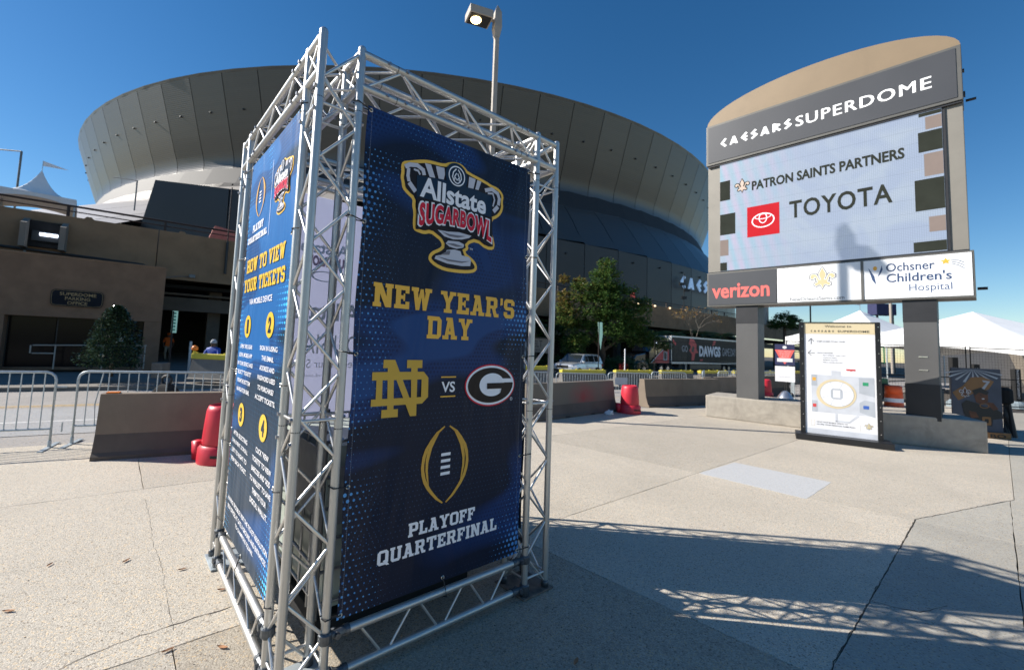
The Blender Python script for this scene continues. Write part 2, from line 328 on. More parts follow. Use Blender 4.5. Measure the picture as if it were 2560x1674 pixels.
def backbanner():
    m, n, b = newmat('banner back'); co = coord(n)
    c = mixc(n, noise(n, co, 2), (0.62, 0.64, 0.76), (0.70, 0.72, 0.84))
    n.links.new(c, b.inputs['Base Color']); b.inputs['Roughness'].default_value = 0.6; add_wrinkle(n, b, 0.4)
    tr = n.nodes.new('ShaderNodeBsdfTranslucent'); n.links.new(c, tr.inputs[0]); ms = n.nodes.new('ShaderNodeMixShader'); ms.inputs[0].default_value = 0.6
    n.links.new(b.outputs[0], ms.inputs[1]); n.links.new(tr.outputs[0], ms.inputs[2])
    out = [q for q in n.nodes if q.type == 'OUTPUT_MATERIAL'][0]; n.links.new(ms.outputs[0], out.inputs[0])
backbanner()
M('ghost white', (0.92, 0.93, 0.97), 0.6, emit=(.8, .85, 1), es=0.0); M('ghost red', (0.62, 0.42, 0.52), 0.6)
def screenmat():
    m, n, b = newmat('led screen'); co = coord(n); sx = n.nodes.new('ShaderNodeSeparateXYZ'); n.links.new(co, sx.inputs[0])
    g = ramp(n, sx.outputs[0], -0.4, 1.6)
    st = noise(n, co, 1.1, 2, 0.5, 1.5)
    c = mixc(n, g, mixc(n, ramp(n, mathn(n, 'SINE', mathn(n, 'MULTIPLY', mathn(n, 'ADD', sx.outputs[0], mathn(n, 'MULTIPLY', sx.outputs[2], 0.25)), 22)), -1, 1), (0.36, 0.60, 0.74), (0.62, 0.56, 0.74)), (0.40, 0.49, 0.66))
    c = mixc(n, ramp(n, st, 0.4, 0.65), c, (0.46, 0.55, 0.68))
    ln = mathn(n, 'FRACT', mathn(n, 'MULTIPLY', sx.outputs[2], 28.0)); lx = mathn(n, 'FRACT', mathn(n, 'MULTIPLY', sx.outputs[0], 28.0))
    c = mixc(n, mathn(n, 'MULTIPLY', mathn(n, 'MAXIMUM', mathn(n, 'LESS_THAN', ln, 0.28), mathn(n, 'LESS_THAN', lx, 0.28)), 0.22), c, (0.10, 0.12, 0.16))
    mod = mathn(n, 'FRACT', mathn(n, 'MULTIPLY', sx.outputs[2], 3.2))
    c = mixc(n, mathn(n, 'MULTIPLY', mathn(n, 'LESS_THAN', mod, 0.03), 0.25), c, (0.12, 0.14, 0.2))
    n.links.new(c, b.inputs['Emission Color']); b.inputs['Emission Strength'].default_value = 0.42
    n.links.new(mixc(n, 1.0, c, (0.26, 0.26, 0.26), 'MULTIPLY'), b.inputs['Base Color']); b.inputs['Roughness'].default_value = 0.6
screenmat()
M('screen dark', (0.022, 0.025, 0.02), 0.9, spec=0.1, emit=(0.06, 0.065, 0.05), es=0.15, var=0.2, vs=3)
M('screen tan', (0.16, 0.13, 0.115), 0.8, spec=0.1, emit=(0.36, 0.28, 0.25), es=0.2, var=0.06)
M('screen red', (0.26, 0.010, 0.015), 0.8, spec=0.1, emit=(0.75, 0.02, 0.03), es=0.3)
M('screen white', (0.35, 0.35, 0.37), 0.6, emit=(0.9, 0.92, 1), es=0.6)
M('screen gold', (0.30, 0.24, 0.20), 0.6, emit=(0.6, 0.45, 0.36), es=0.45)

# ------------------------------------------------------------------ object helpers
def mt(x): return MATS[x]
def thing(name, label, cat, loc=(0, 0, 0), rz=0.0, group=None, kind=None):
    o = bpy.data.objects.new(name, None); COL.objects.link(o); o.empty_display_size = 0.1
    o.location = loc; o.rotation_euler = (0, 0, rz); o['label'] = label; o['category'] = cat
    if group: o['group'] = group
    if kind: o['kind'] = kind
    return o
def tag(o, label, cat, group=None, kind=None):
    o['label'] = label; o['category'] = cat
    if group: o['group'] = group
    if kind: o['kind'] = kind
    return o
def link(name, me, parent=None, mat=None, smooth=False):
    o = bpy.data.objects.new(name, me); COL.objects.link(o)
    if mat: me.materials.clear() if me.materials else None; me.materials.append(mt(mat))
    if parent: o.parent = parent
    return o
class MB:
    def __init__(s): s.v = []; s.f = []; s.mi = []
    def add(s, vs, fs, mi=0):
        b = len(s.v); s.v += [tuple(p) for p in vs]
        for f in fs: s.f.append([i + b for i in f]); s.mi.append(mi)
        return s
    def box(s, x0, x1, y0, y1, z0, z1, mi=0):
        return s.add([(x0, y0, z0), (x1, y0, z0), (x1, y1, z0), (x0, y1, z0), (x0, y0, z1), (x1, y0, z1), (x1, y1, z1), (x0, y1, z1)],
                     [(0, 3, 2, 1), (4, 5, 6, 7), (0, 1, 5, 4), (1, 2, 6, 5), (2, 3, 7, 6), (3, 0, 4, 7)], mi)
    def prism_y(s, pts, y0, y1, mi=0):        # pts in (x,z), counter-clockwise seen from -y
        n = len(pts); vs = [(x, y0, z) for x, z in pts] + [(x, y1, z) for x, z in pts]
        fs = [tuple(range(n)), tuple(range(2 * n - 1, n - 1, -1))] + [(i, i + n, (i + 1) % n + n, (i + 1) % n) for i in range(n)]
        return s.add(vs, fs, mi)
    def prism_x(s, pts, x0, x1, mi=0):        # pts in (y,z)
        n = len(pts); vs = [(x0, y, z) for y, z in pts] + [(x1, y, z) for y, z in pts]
        fs = [tuple(range(n - 1, -1, -1)), tuple(range(n, 2 * n))] + [(i, (i + 1) % n, (i + 1) % n + n, i + n) for i in range(n)]
        return s.add(vs, fs, mi)
    def tube(s, p0, p1, r0, r1=None, n=8, mi=0, caps=True):
        r1 = r0 if r1 is None else r1
        p0 = Vector(p0); p1 = Vector(p1); d = (p1 - p0)
        q = d.to_track_quat('Z', 'Y'); vs = []
        for p, r in ((p0, r0), (p1, r1)):
            for i in range(n):
                a = 2 * PI * i / n; vs.append(p + q @ Vector((math.cos(a) * r, math.sin(a) * r, 0)))
        fs = [(i, (i + 1) % n, (i + 1) % n + n, i + n) for i in range(n)]
        if caps: fs += [tuple(range(n - 1, -1, -1)), tuple(range(n, 2 * n))]
        return s.add(vs, fs, mi)
    def path(s, pts, r, n=8, mi=0):
        pts = [Vector(p) for p in pts]; rings = []; vs = []
        for i, p in enumerate(pts):
            a = pts[max(0, i - 1)]; b = pts[min(len(pts) - 1, i + 1)]; q = (b - a).to_track_quat('Z', 'Y')
            rr = r[i] if isinstance(r, (list, tuple)) else r
            for k in range(n):
                t = 2 * PI * k / n; vs.append(p + q @ Vector((math.cos(t) * rr, math.sin(t) * rr, 0)))
        fs = []
        for i in range(len(pts) - 1):
            for k in range(n): fs.append((i * n + k, i * n + (k + 1) % n, (i + 1) * n + (k + 1) % n, (i + 1) * n + k))
        fs += [tuple(range(n - 1, -1, -1)), tuple(range((len(pts) - 1) * n, len(pts) * n))]
        return s.add(vs, fs, mi)
    def lathe(s, prof, c=(0, 0, 0), n=20, mi=0, a0=0, a1=2 * PI, caps=True):
        vs = []; full = abs(a1 - a0 - 2 * PI) < 1e-6; m = n if full else n + 1
        for r, z in prof:
            for k in range(m):
                t = a0 + (a1 - a0) * k / n; vs.append((c[0] + r * math.cos(t), c[1] + r * math.sin(t), c[2] + z))
        fs = []
        for i in range(len(prof) - 1):
            for k in range(n): fs.append((i * m + k, i * m + (k + 1) % m, (i + 1) * m + (k + 1) % m, (i + 1) * m + k))
        if caps and full: fs += [tuple(range(m - 1, -1, -1)), tuple(range((len(prof) - 1) * m, len(prof) * m))]
        return s.add(vs, fs, mi)
    def mesh(s, name, mats=(), smooth=False, bevel=0.0):
        me = bpy.data.meshes.new(name); me.from_pydata(s.v, [], s.f)
        for mname in ([mats] if isinstance(mats, str) else mats): me.materials.append(mt(mname))
        for p, i in zip(me.polygons, s.mi): p.material_index = i
        if smooth: me.shade_smooth()
        if bevel:
            bm = bmesh.new(); bm.from_mesh(me)
            bmesh.ops.bevel(bm, geom=[e for e in bm.edges if len(e.link_faces) == 2 and e.calc_face_angle(0) > 0.5], offset=bevel, segments=2, affect='EDGES', profile=0.6)
            bm.to_mesh(me); bm.free()
        me.update(); return me
    def obj(s, name, mats, parent=None, smooth=False, bevel=0.0):
        me = s.mesh(name, mats, smooth, bevel); o = bpy.data.objects.new(name, me); COL.objects.link(o)
        if parent: o.parent = parent
        return o
UT = {}
def unit_tube(mat, n=12):
    k = (mat, n)
    if k not in UT: UT[k] = MB().tube((0, 0, 0), (0, 0, 1), 1, n=n).mesh('tube', mat, smooth=False)
    me = UT[k]
    if not me.get('sm'):
        for p in me.polygons: p.use_smooth = len(p.vertices) == 4
        me['sm'] = 1
    return me
def rod(name, p0, p1, r, mat, parent=None, n=12):
    p0 = Vector(p0); p1 = Vector(p1); d = p1 - p0
    o = bpy.data.objects.new(name, unit_tube(mat, n)); COL.objects.link(o)
    if parent: o.parent = parent
    mw = d.to_track_quat('Z', 'Y').to_matrix().to_4x4() @ Matrix.Diagonal((r, r, d.length, 1)); mw.translation = p0
    o.matrix_local = mw
    return o
def copytree(o, parent=None):
    c = o.copy(); COL.objects.link(c)
    if parent: c.parent = parent
    for ch in list(o.children): copytree(ch, c)
    return c

LAY = 0.0016
TXT = {}
def textdata(s, bold=0.0, spacing=1.0):
    k = (s, bold, spacing)
    if k in TXT: return TXT[k]
    cu = bpy.data.curves.new('t', 'FONT'); cu.body = s; cu.offset = bold; cu.space_character = spacing; cu.resolution_u = 3; cu.align_x = 'CENTER'; cu.space_line = 0.95
    o = bpy.data.objects.new('t', cu); COL.objects.link(o)
    dg = bpy.context.evaluated_depsgraph_get(); me = bpy.data.meshes.new_from_object(o.evaluated_get(dg))
    vs = [tuple(v.co) for v in me.vertices]; fs = [tuple(p.vertices) for p in me.polygons]
    bpy.data.objects.remove(o); bpy.data.curves.remove(cu); bpy.data.meshes.remove(me)
    TXT[k] = (vs, fs); return TXT[k]
def place2d(vs, fs, box, mat, parent, layer=1, name='lettering', warp=None, mirror=False, depth=0.0):
    xs = [v[0] for v in vs]; ys = [v[1] for v in vs]; a, b, c, d = min(xs), max(xs), min(ys), max(ys)
    x0, x1, z0, z1 = box; out = []
    for i, v in enumerate(vs):
        u = (v[0] - a) / (b - a); t = (v[1] - c) / (d - c) if d > c else 0
        if mirror: u = 1 - u
        x = x0 + (x1 - x0) * u; z = z0 + (z1 - z0) * t
        if warp: x, z = warp(x, z, u, t)
        out.append((x, -layer * LAY - (v[2] if len(v) > 2 else 0), z))
    if mirror: fs = [tuple(reversed(f)) for f in fs]
    mb = MB().add(out, fs)
    o = mb.obj(name, mat, parent)
    if depth:
        md = o.modifiers.new('s', 'SOLIDIFY'); md.thickness = depth; md.offset = 1
    return o
def text(s, box, mat, parent, layer=1, bold=0.0, spacing=1.0, name='lettering', **kw):
    vs, fs = textdata(s, bold, spacing); return place2d(vs, fs, box, mat, parent, layer, name, **kw)
def decal(pts, mat, parent, layer=1, name='emblem'):
    a = sum(pts[i][0] * pts[(i + 1) % len(pts)][1] - pts[(i + 1) % len(pts)][0] * pts[i][1] for i in range(len(pts)))
    if a < 0: pts = pts[::-1]
    return MB().add([(x, -layer * LAY, z) for x, z in pts], [tuple(range(len(pts)))]).obj(name, mat, parent)
def multidecal(polys, mat, parent, layer=1, name='emblem', d=0.00018):
    mb = MB()
    for i, pts in enumerate(polys):
        a = sum(pts[j][0] * pts[(j + 1) % len(pts)][1] - pts[(j + 1) % len(pts)][0] * pts[j][1] for j in range(len(pts)))
        if a < 0: pts = pts[::-1]
        mb.add([(x, -layer * LAY - i * d, z) for x, z in pts], [tuple(range(len(pts)))])
    return mb.obj(name, mat, parent)
def ell(cx, cz, a, b, n=40, rot=0.0): return [(cx + a * math.cos(2 * PI * i / n) * math.cos(rot) - b * math.sin(2 * PI * i / n) * math.sin(rot), cz + a * math.cos(2 * PI * i / n) * math.sin(rot) + b * math.sin(2 * PI * i / n) * math.cos(rot)) for i in range(n)]
def ringdecal(outer, inner, mat, parent, layer=1, name='emblem'):
    n = len(outer)
    vs = [(x, -layer * LAY, z) for x, z in outer + inner]
    return MB().add(vs, [(i, (i + 1) % n, (i + 1) % n + n, i + n) for i in range(n)]).obj(name, mat, parent)
def seg(p, q, t):
    p = Vector(p); q = Vector(q); d = (q - p).normalized(); nn = Vector((-d.y, d.x)) * t / 2
    return [tuple(p - nn), tuple(q - nn), tuple(q + nn), tuple(p + nn)]
def stroke(pts, t, ends=True):
    out = []
    for i in range(len(pts) - 1):
        p = Vector(pts[i]); q = Vector(pts[i + 1]); d = (q - p).normalized()
        if i > 0: p = p - d * t * 0.3
        if i < len(pts) - 2: q = q + d * t * 0.3
        out.append(seg(p, q, t))
    return out
def offset_poly(pts, d):
    n = len(pts); a = sum(pts[i][0] * pts[(i + 1) % n][1] - pts[(i + 1) % n][0] * pts[i][1] for i in range(n)); s = 1 if a > 0 else -1; out = []
    for i in range(n):
        p0 = Vector(pts[i - 1]); p = Vector(pts[i]); p1 = Vector(pts[(i + 1) % n])
        e0 = (p - p0).normalized(); e1 = (p1 - p).normalized(); n0 = Vector((-e0.y, e0.x)) * s; n1 = Vector((-e1.y, e1.x)) * s
        b = n0 + n1
        b = b.normalized() if b.length > 1e-6 else n0
        out.append(tuple(p + b * d / max(0.6, b.dot(n0))))
    return out

# slab-serif block capitals, unit height, drawn as overlapping plates
def slab_glyph(ch):
    t = 0.235; h = 0.19; e = 0.07; P = []
    Rr = lambda x0, z0, x1, z1: [(x0, z0), (x1, z0), (x1, z1), (x0, z1)]
    def stem(x, z0=0, z1=1, base=True, top=True, l=e, r=e):
        P.append(Rr(x, z0, x + t, z1))
        if base: P.append(Rr(x - l, z0, x + t + r, z0 + h * 0.9))
        if top: P.append(Rr(x - l, z1 - h * 0.9, x + t + r, z1))
    def octo(x0, x1, z0=0, z1=1, c=0.16, gap=None):
        o = [(x0 + c, z0), (x1 - c, z0), (x1, z0 + c), (x1, z1 - c), (x1 - c, z1), (x0 + c, z1), (x0, z1 - c), (x0, z0 + c)]
        i = [(x0 + t + .02, z0 + h), (x1 - t - .02, z0 + h), (x1 - t, z0 + h + .03), (x1 - t, z1 - h - .03), (x1 - t - .02, z1 - h), (x0 + t + .02, z1 - h), (x0 + t, z1 - h - .03), (x0 + t, z0 + h + .03)]
        for k in range(8):
            if gap and k in gap: continue
            P.append([o[k], o[(k + 1) % 8], i[(k + 1) % 8], i[k]])
    W = 0.78
    if ch == 'N': stem(.07, top=False); P.append(Rr(0, 1 - h * .9, .30, 1)); P.append([(.10, 1), (.36, 1), (.80, 0), (.56, 0)]); stem(.60, base=False); P.append(Rr(.56, 0, .835, .1)); W = .90
    elif ch == 'E': stem(.07, r=0); P += [Rr(.2, 0, .72, h), Rr(.2, 1 - h, .70, 1), Rr(.53, 0, .72, .32), Rr(.51, .68, .70, 1), Rr(.2, .42, .50, .58), Rr(.42, .34, .50, .66)]; W = .74
    elif ch == 'F': stem(.07); P += [Rr(.2, 1 - h, .70, 1), Rr(.51, .66, .70, 1), Rr(.2, .42, .50, .58), Rr(.42, .34, .50, .66)]; W = .72
    elif ch == 'L': stem(.07); P += [Rr(.2, 0, .70, h), Rr(.51, 0, .70, .38)]; W = .72
    elif ch == 'T': stem(.29, top=False); P += [Rr(0, 1 - h, .82, 1), Rr(0, .66, .18, 1), Rr(.64, .66, .82, 1)]; W = .84
    elif ch == 'I': stem(.08); W = .40
    elif ch == 'H': stem(.07); stem(.55); P.append(Rr(.2, .41, .65, .59)); W = .87
    elif ch == 'W':
        P += [[(.06, 1), (.30, 1), (.42, 0), (.24, 0)], [(.24, 0), (.42, 0), (.585, .95), (.45, .95)], [(.47, .95), (.60, .95), (.76, 0), (.60, 0)][::1], [(.60, 0), (.78, 0), (.96, 1), (.74, 1)], Rr(0, 1 - h * .9, .36, 1), Rr(.68, 1 - h * .9, 1.04, 1)]; W = 1.04
    elif ch == 'V': P += [[(.05, 1), (.30, 1), (.52, 0), (.34, 0)], [(.34, 0), (.52, 0), (.80, 1), (.57, 1)], Rr(0, 1 - h * .9, .35, 1), Rr(.51, 1 - h * .9, .86, 1)]; W = .86
    elif ch == 'Y': P += [[(.05, 1), (.31, 1), (.52, .42), (.33, .42)], [(.33, .42), (.52, .42), (.80, 1), (.56, 1)], Rr(.31, 0, .54, .44), Rr(.2, 0, .65, h * .9), Rr(0, 1 - h * .9, .36, 1), Rr(.50, 1 - h * .9, .86, 1)]; W = .86
    elif ch == 'A': P += [[(.10, 0), (.31, 0), (.50, 1), (.30, 1)], [(.33, 1), (.56, 1), (.78, 0), (.55, 0)], Rr(.22, .22, .66, .38), Rr(0, 0, .36, h * .9), Rr(.50, 0, .87, h * .9), Rr(.18, 1 - h * .8, .5, 1)]; W = .87
    elif ch == 'K': stem(.07); P += [[(.28, .38), (.40, .62), (.78, 1), (.56, 1)], [(.36, .56), (.56, .62), (.80, 0), (.56, 0)], Rr(.48, 1 - h * .9, .84, 1), Rr(.48, 0, .86, h * .9)]; W = .88
    elif ch == 'R': stem(.07, top=False); P += [Rr(0, 1 - h * .9, .3, 1), Rr(.2, 1 - h, .58, 1), Rr(.2, .42, .58, .42 + h * .85), [(.58, 1), (.58, .8), (.72, .42 + .14), (.76, .60), (.76, .88), (.66, 1)], Rr(.52, .5, .76, .88), [(.52, .42), (.66, .42), (.76, .56), (.52, .56)], [(.40, .46), (.62, .46), (.78, 0), (.56, 0)], Rr(.60, 0, .86, h * .9)]; W = .87
    elif ch == 'P': stem(.07, top=False); P += [Rr(0, 1 - h * .9, .3, 1), Rr(.2, 1 - h, .60, 1), Rr(.2, .36, .60, .36 + h), Rr(.54, .48, .78, .88), [(.54, .88), (.78, .88), (.66, 1), (.54, 1)], [(.54, .36), (.66, .36), (.78, .48), (.54, .48)]]; W = .79
    elif ch == 'D': stem(.07, top=False, base=False); P += [Rr(0, 1 - h * .9, .3, 1), Rr(0, 0, .3, h * .9), Rr(.2, 1 - h, .62, 1), Rr(.2, 0, .62, h), Rr(.57, .15, .81, .85), [(.57, .85), (.81, .85), (.66, 1), (.57, 1)], [(.57, 0), (.66, 0), (.81, .15), (.57, .15)]]; W = .82
    elif ch == 'O': octo(0, .80); W = .80
    elif ch == 'C': octo(0, .76, gap=(2,)); P += [Rr(.53, .62, .76, .86), Rr(.53, .14, .76, .38)]; W = .78
    elif ch == 'Q': octo(0, .80); P.append([(.40, .28), (.56, .34), (.88, -.06), (.66, -.06)]); W = .84
    elif ch == 'U': P += [Rr(.07, .15, .30, 1), Rr(.58, .15, .81, 1), Rr(.22, 0, .66, h), [(.07, .15), (.20, 0), (.30, 0), (.30, .25)], [(.81, .15), (.68, 0), (.58, 0), (.58, .25)], Rr(0, 1 - h * .9, .37, 1), Rr(.51, 1 - h * .9, .88, 1)]; W = .88
    elif ch == 'S':
        P += [Rr(.14, 1 - h, .60, 1), Rr(.14, 0, .60, h), Rr(.14, .41, .60, .59), [(0, .86), (.14, 1), (.24, 1), (.24, .5), (.14, .41), (0, .55)], [(.74, .14), (.60, 0), (.50, 0), (.50, .5), (.60, .59), (.74, .45)], [(.50, .68), (.74, .68), (.74, .86), (.60, 1), (.50, 1)], [(0, .14), (.14, 0), (.24, 0), (.24, .32), (0, .32)]]; W = .75
    elif ch == "'": P.append([(.03, 1), (.19, 1), (.17, .66), (.03, .62)]); W = .20
    elif ch == ' ': W = .34
    return P, W
def slab_text(s, box, mat, parent, layer=1, name='lettering', gap=0.07, warp=None):
    x = 0; vs = []; fs = []
    for ch in s:
        P, W = slab_glyph(ch)
        for i, p in enumerate(P):
            a = sum(p[j][0] * p[(j + 1) % len(p)][1] - p[(j + 1) % len(p)][0] * p[j][1] for j in range(len(p)))
            if a < 0: p = p[::-1]
            b = len(vs); vs += [(x + q[0], q[1], i * 0.00012) for q in p]; fs.append(tuple(range(b, b + len(p))))
        x += W + gap
    return place2d(vs, fs, box, mat, parent, layer, name, warp)
def angular_glyph(ch):
    t = 0.24
    if ch == 'C': return stroke([(.52, 1), (.14, .5), (.52, 0)], t), .62
    if ch == 'A': return [[(.0, 0), (.22, 0), (.50, 1), (.32, 1)], [(.34, 1), (.52, 1), (.80, 0), (.56, 0)], [(.2, .14), (.6, .14), (.56, .36), (.26, .36)]], .80
    if ch == 'E': return stroke([(.55, 1), (.14, .5), (.55, 0)], t) + [seg((.2, .5), (.62, .5), .2)], .66
    if ch == 'S': return stroke([(.46, 1), (.12, .66), (.50, .36), (.08, 0)], t), .58
    if ch == 'R': return [[(.0, 0), (.22, 0), (.22, 1), (.0, 1)]] + stroke([(.12, .90), (.56, .70), (.14, .40)], .2) + [seg((.2, .46), (.64, .03), .22)], .70
    return [], .3
def angular_text(s, box, mat, parent, layer=1, name='lettering', gap=0.2, depth=0.0, warp=None):
    x = 0; vs = []; fs = []
    for ch in s:
        P, W = angular_glyph(ch)
        for i, p in enumerate(P):
            a = sum(p[j][0] * p[(j + 1) % len(p)][1] - p[(j + 1) % len(p)][0] * p[j][1] for j in range(len(p)))
            if a < 0: p = p[::-1]
            b = len(vs); vs += [(x + q[0], q[1], i * 0.0002) for q in p]; fs.append(tuple(range(b, b + len(p))))
        x += W + gap
    return place2d(vs, fs, box, mat, parent, layer, name, warp, depth=depth)

FLEUR = [[(0, 1), (.10, .78), (.20, .55), (.18, .38), (.10, .18), (.10, .02), (-.10, .02), (-.10, .18), (-.18, .38), (-.20, .55), (-.10, .78)],
         [(.10, .10), (.24, .14), (.30, .36), (.40, .52), (.58, .56), (.72, .44), (.72, .28), (.60, .20), (.50, .24), (.52, .34), (.42, .36), (.34, .22), (.34, .08), (.10, .0)],
         [(-.30, .03), (.30, .03), (.30, -.08), (-.30, -.08)],
         [(-.08, -.06), (.08, -.06), (.10, -.22), (0, -.50), (-.10, -.22)],
         [(.08, -.06), (.26, -.08), (.44, -.12), (.46, -.26), (.36, -.32), (.28, -.26), (.20, -.22), (.08, -.26)]]
def fleur(cx, cz, s, mats, parent, layer=1):
    polys = []
    for i, p in enumerate(FLEUR):
        polys.append(p)
        if i in (1, 4): polys.append([(-x, z) for x, z in p])
    if mats[0]: multidecal([[(cx + x * s, cz + z * s) for x, z in offset_poly(p, -0.085)] for p in polys], mats[0], parent, layer, 'emblem')
    if len(mats) > 2: multidecal([[(cx + x * s, cz + z * s) for x, z in offset_poly(p, -0.045)] for p in polys], mats[2], parent, layer + 1, 'emblem')
    multidecal([[(cx + x * s, cz + z * s) for x, z in p] for p in polys], mats[1], parent, layer + 2, 'emblem')

def leaves(name, pts, size, mat, parent, seed=1, tones=None, flat=0.6, kind='stuff', aspect=0.5):
    rnd = random.Random(seed); vs = []; fs = []; tn = []
    for i, (p, tone) in enumerate(pts):
        s = size * rnd.uniform(0.65, 1.35); a = rnd.uniform(0, 2 * PI); b = rnd.gauss(0, flat)
        d = Vector((math.cos(a), math.sin(a), math.sin(b) * 0.8)).normalized(); sd_ = d.cross(Vector((rnd.gauss(0, .4), rnd.gauss(0, .4), 1))).normalized()
        p = Vector(p); b0 = len(vs)
        vs += [tuple(p - d * s * 0.5), tuple(p + sd_ * s * aspect * 0.5), tuple(p + d * s * 0.5), tuple(p - sd_ * s * aspect * 0.5)]
        fs.append((b0, b0 + 1, b0 + 2, b0 + 3)); tn.append(tone)
    me = bpy.data.meshes.new(name); me.from_pydata(vs, [], fs); me.materials.append(mt(mat))
    at = me.attributes.new('tone', 'FLOAT', 'FACE'); at.data.foreach_set('value', tn)
    o = bpy.data.objects.new(name, me); COL.objects.link(o); o.parent = parent; o['kind'] = kind
    return o

# ------------------------------------------------------------------ ground, road, plaza slabs
RD = R(31.0); ES = Vector((math.cos(RD), math.sin(RD))); EN = Vector((-math.sin(RD), math.cos(RD)))
def ss(t): t = max(0, min(1, t)); return t * t * (3 - 2 * t)
def sn(x, y): return x * ES.x + y * ES.y, x * EN.x + y * EN.y
def xy(s, n): return (s * ES.x + n * EN.x, s * ES.y + n * EN.y)
def gz(x, y):
    s, n = sn(x, y)
    return -(0.2 + 0.4 * ss((x + 4) / 10)) * ss((n - 9.5) / 6.5)
def sheet(name, s0, s1, n0, n1, ds, dn, dz, mat, kind='structure', parent=None, zf=gz):
    ns = max(1, int(round((s1 - s0) / ds))); nn = max(1, int(round((n1 - n0) / dn))); vs = []; fs = []
    for j in range(nn + 1):
        for i in range(ns + 1):
            x, y = xy(s0 + (s1 - s0) * i / ns, n0 + (n1 - n0) * j / nn); vs.append((x, y, zf(x, y) + dz))
    for j in range(nn):
        for i in range(ns): a = j * (ns + 1) + i; fs.append((a, a + 1, a + ns + 2, a + ns + 1))
    o = MB().add(vs, fs).obj(name, mat, parent)
    if kind and not parent: o['kind'] = kind
    return o
def label(o, l): o['label'] = l; return o
label(sheet('ground', -500, 700, -300, 700, 25, 10, -0.62, 'ground fill', zf=lambda x, y: 0), 'open ground stretching to the horizon under the plaza and road')
label(sheet('subgrade', -30, 60, -12, 60, 3, 2, -0.045, 'joint dirt'), 'dark packed dirt seen in the joints between the plaza slabs')
road = label(sheet('road', -40, 75, 9.12, 18.55, 2.5, 1.0, -0.012, 'road concrete'), 'pale concrete road between the plaza edge and the parking building kerb')
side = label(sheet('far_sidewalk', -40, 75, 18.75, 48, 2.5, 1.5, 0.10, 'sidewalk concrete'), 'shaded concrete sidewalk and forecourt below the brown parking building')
mb = MB()
for i in range(46):
    s = -40 + i * 2.5; x, y = xy(s, 18.65); z = gz(x, y)
    a = xy(s, 18.55); b = xy(s + 2.5, 18.55); c = xy(s + 2.5, 18.75); d = xy(s, 18.75); z2 = gz(*b)
    mb.add([(*a, z - .05), (*b, z2 - .05), (*c, z2 - .05), (*d, z - .05), (*a, z + .112), (*b, z2 + .112), (*c, z2 + .112), (*d, z + .112)],
           [(0, 3, 2, 1), (4, 5, 6, 7), (0, 1, 5, 4), (1, 2, 6, 5), (2, 3, 7, 6), (3, 0, 4, 7)])
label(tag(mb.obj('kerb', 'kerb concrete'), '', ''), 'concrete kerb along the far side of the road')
k = bpy.data.objects['kerb']; k['kind'] = 'structure'; del k['category']
label(sheet('yellow_centre_line', -40, 75, 14.83, 14.93, 2.5, .1, -0.006, 'paint yellow line'), 'nearer of the double yellow centre lines on the road')
label(sheet('yellow_centre_line', -40, 75, 15.06, 15.16, 2.5, .1, -0.006, 'paint yellow line'), 'farther of the double yellow centre lines on the road')
label(sheet('white_edge_line', -40, 75, 11.68, 11.79, 2.5, .11, -0.006, 'paint white line'), 'worn white line along the near lane of the road')
label(sheet('road_repair_patch', -4.6, 3.2, 10.0, 14.4, 1.3, 1.1, -0.006, 'road patch'), 'bluish grey repair patch in the road surface behind the crowd barriers')

def clip(poly, p, d, side):
    n = Vector((-d.y, d.x)); out = []; L = len(poly)
    for i in range(L):
        a = Vector(poly[i]); b = Vector(poly[(i + 1) % L]); da = (a - p).dot(n) * side; db = (b - p).dot(n) * side
        if da >= 0: out.append(tuple(a))
        if (da > 0 > db) or (da < 0 < db): t = da / (da - db); out.append(tuple(a + (b - a) * t))
    return out
def area(p): return 0.5 * sum(p[i][0] * p[(i + 1) % len(p)][1] - p[(i + 1) % len(p)][0] * p[i][1] for i in range(len(p)))
def centroid(p): return (sum(q[0] for q in p) / len(p), sum(q[1] for q in p) / len(p))
def cut(polys, pt, deg, pred=None):
    p = Vector(pt); d = Vector((math.cos(R(deg)), math.sin(R(deg)))); out = []
    for q in polys:
        if pred and not pred(*centroid(q)): out.append(q); continue
        for sgn in (1, -1):
            c = clip(q, p, d, sgn)
            if len(c) >= 3 and abs(area(c)) > 0.02: out.append(c)
    return out
def above(pt, deg): 
    d = Vector((math.cos(R(deg)), math.sin(R(deg))))
    return lambda x, y: (x - pt[0]) * -d.y + (y - pt[1]) * d.x > 0
reg1 = [(-4.0, -2.45), (5.0, 5.09), (7.16, 5.95), (10.41, 8.69), xy(20.5, 5.0), xy(30, 9.08), xy(-16, 9.08), xy(-16, -8)]
reg1[4] = (20.0, 16.7)
reg1[5] = xy(26.0, 9.08)
A1 = above((0.82, 4.62), 39.0)
P1 = [reg1]
P1 = cut(P1, (0.82, 4.62), 39.0)
P1 = cut(P1, (-3.71, 5.06), 36.5, lambda x, y: A1(x, y) and x < 3)
J1A = above((-3.71, 5.06), 36.5)
P1 = cut(P1, (-3.45, 4.77), -50.3, lambda x, y: not A1(x, y) or J1A(x, y))
P1 = cut(P1, (3.31, 6.63), -44.3)
P1 = cut(P1, (1.17, 3.42), -46.5, lambda x, y: not A1(x, y))
P1 = cut(P1, (-7.6, 2.2), -50)
P1 = cut(P1, (-11.5, -.5), -50)
P1 = cut(P1, (7.9, 9.6), -46)
P1 = cut(P1, (12.0, 12.6), -46)
P1 = cut(P1, (3.2, 12.2), 39, lambda x, y: A1(x, y) and x > -1)
reg2 = [(-4.0, -2.45), (8.0, -9.0), (30.0, -2.0), (30.0, 16.0), (20.0, 16.7), (10.41, 8.69), (7.16, 5.95), (5.0, 5.09)]
P2 = cut([reg2], (5.0, 5.09), -50.5)
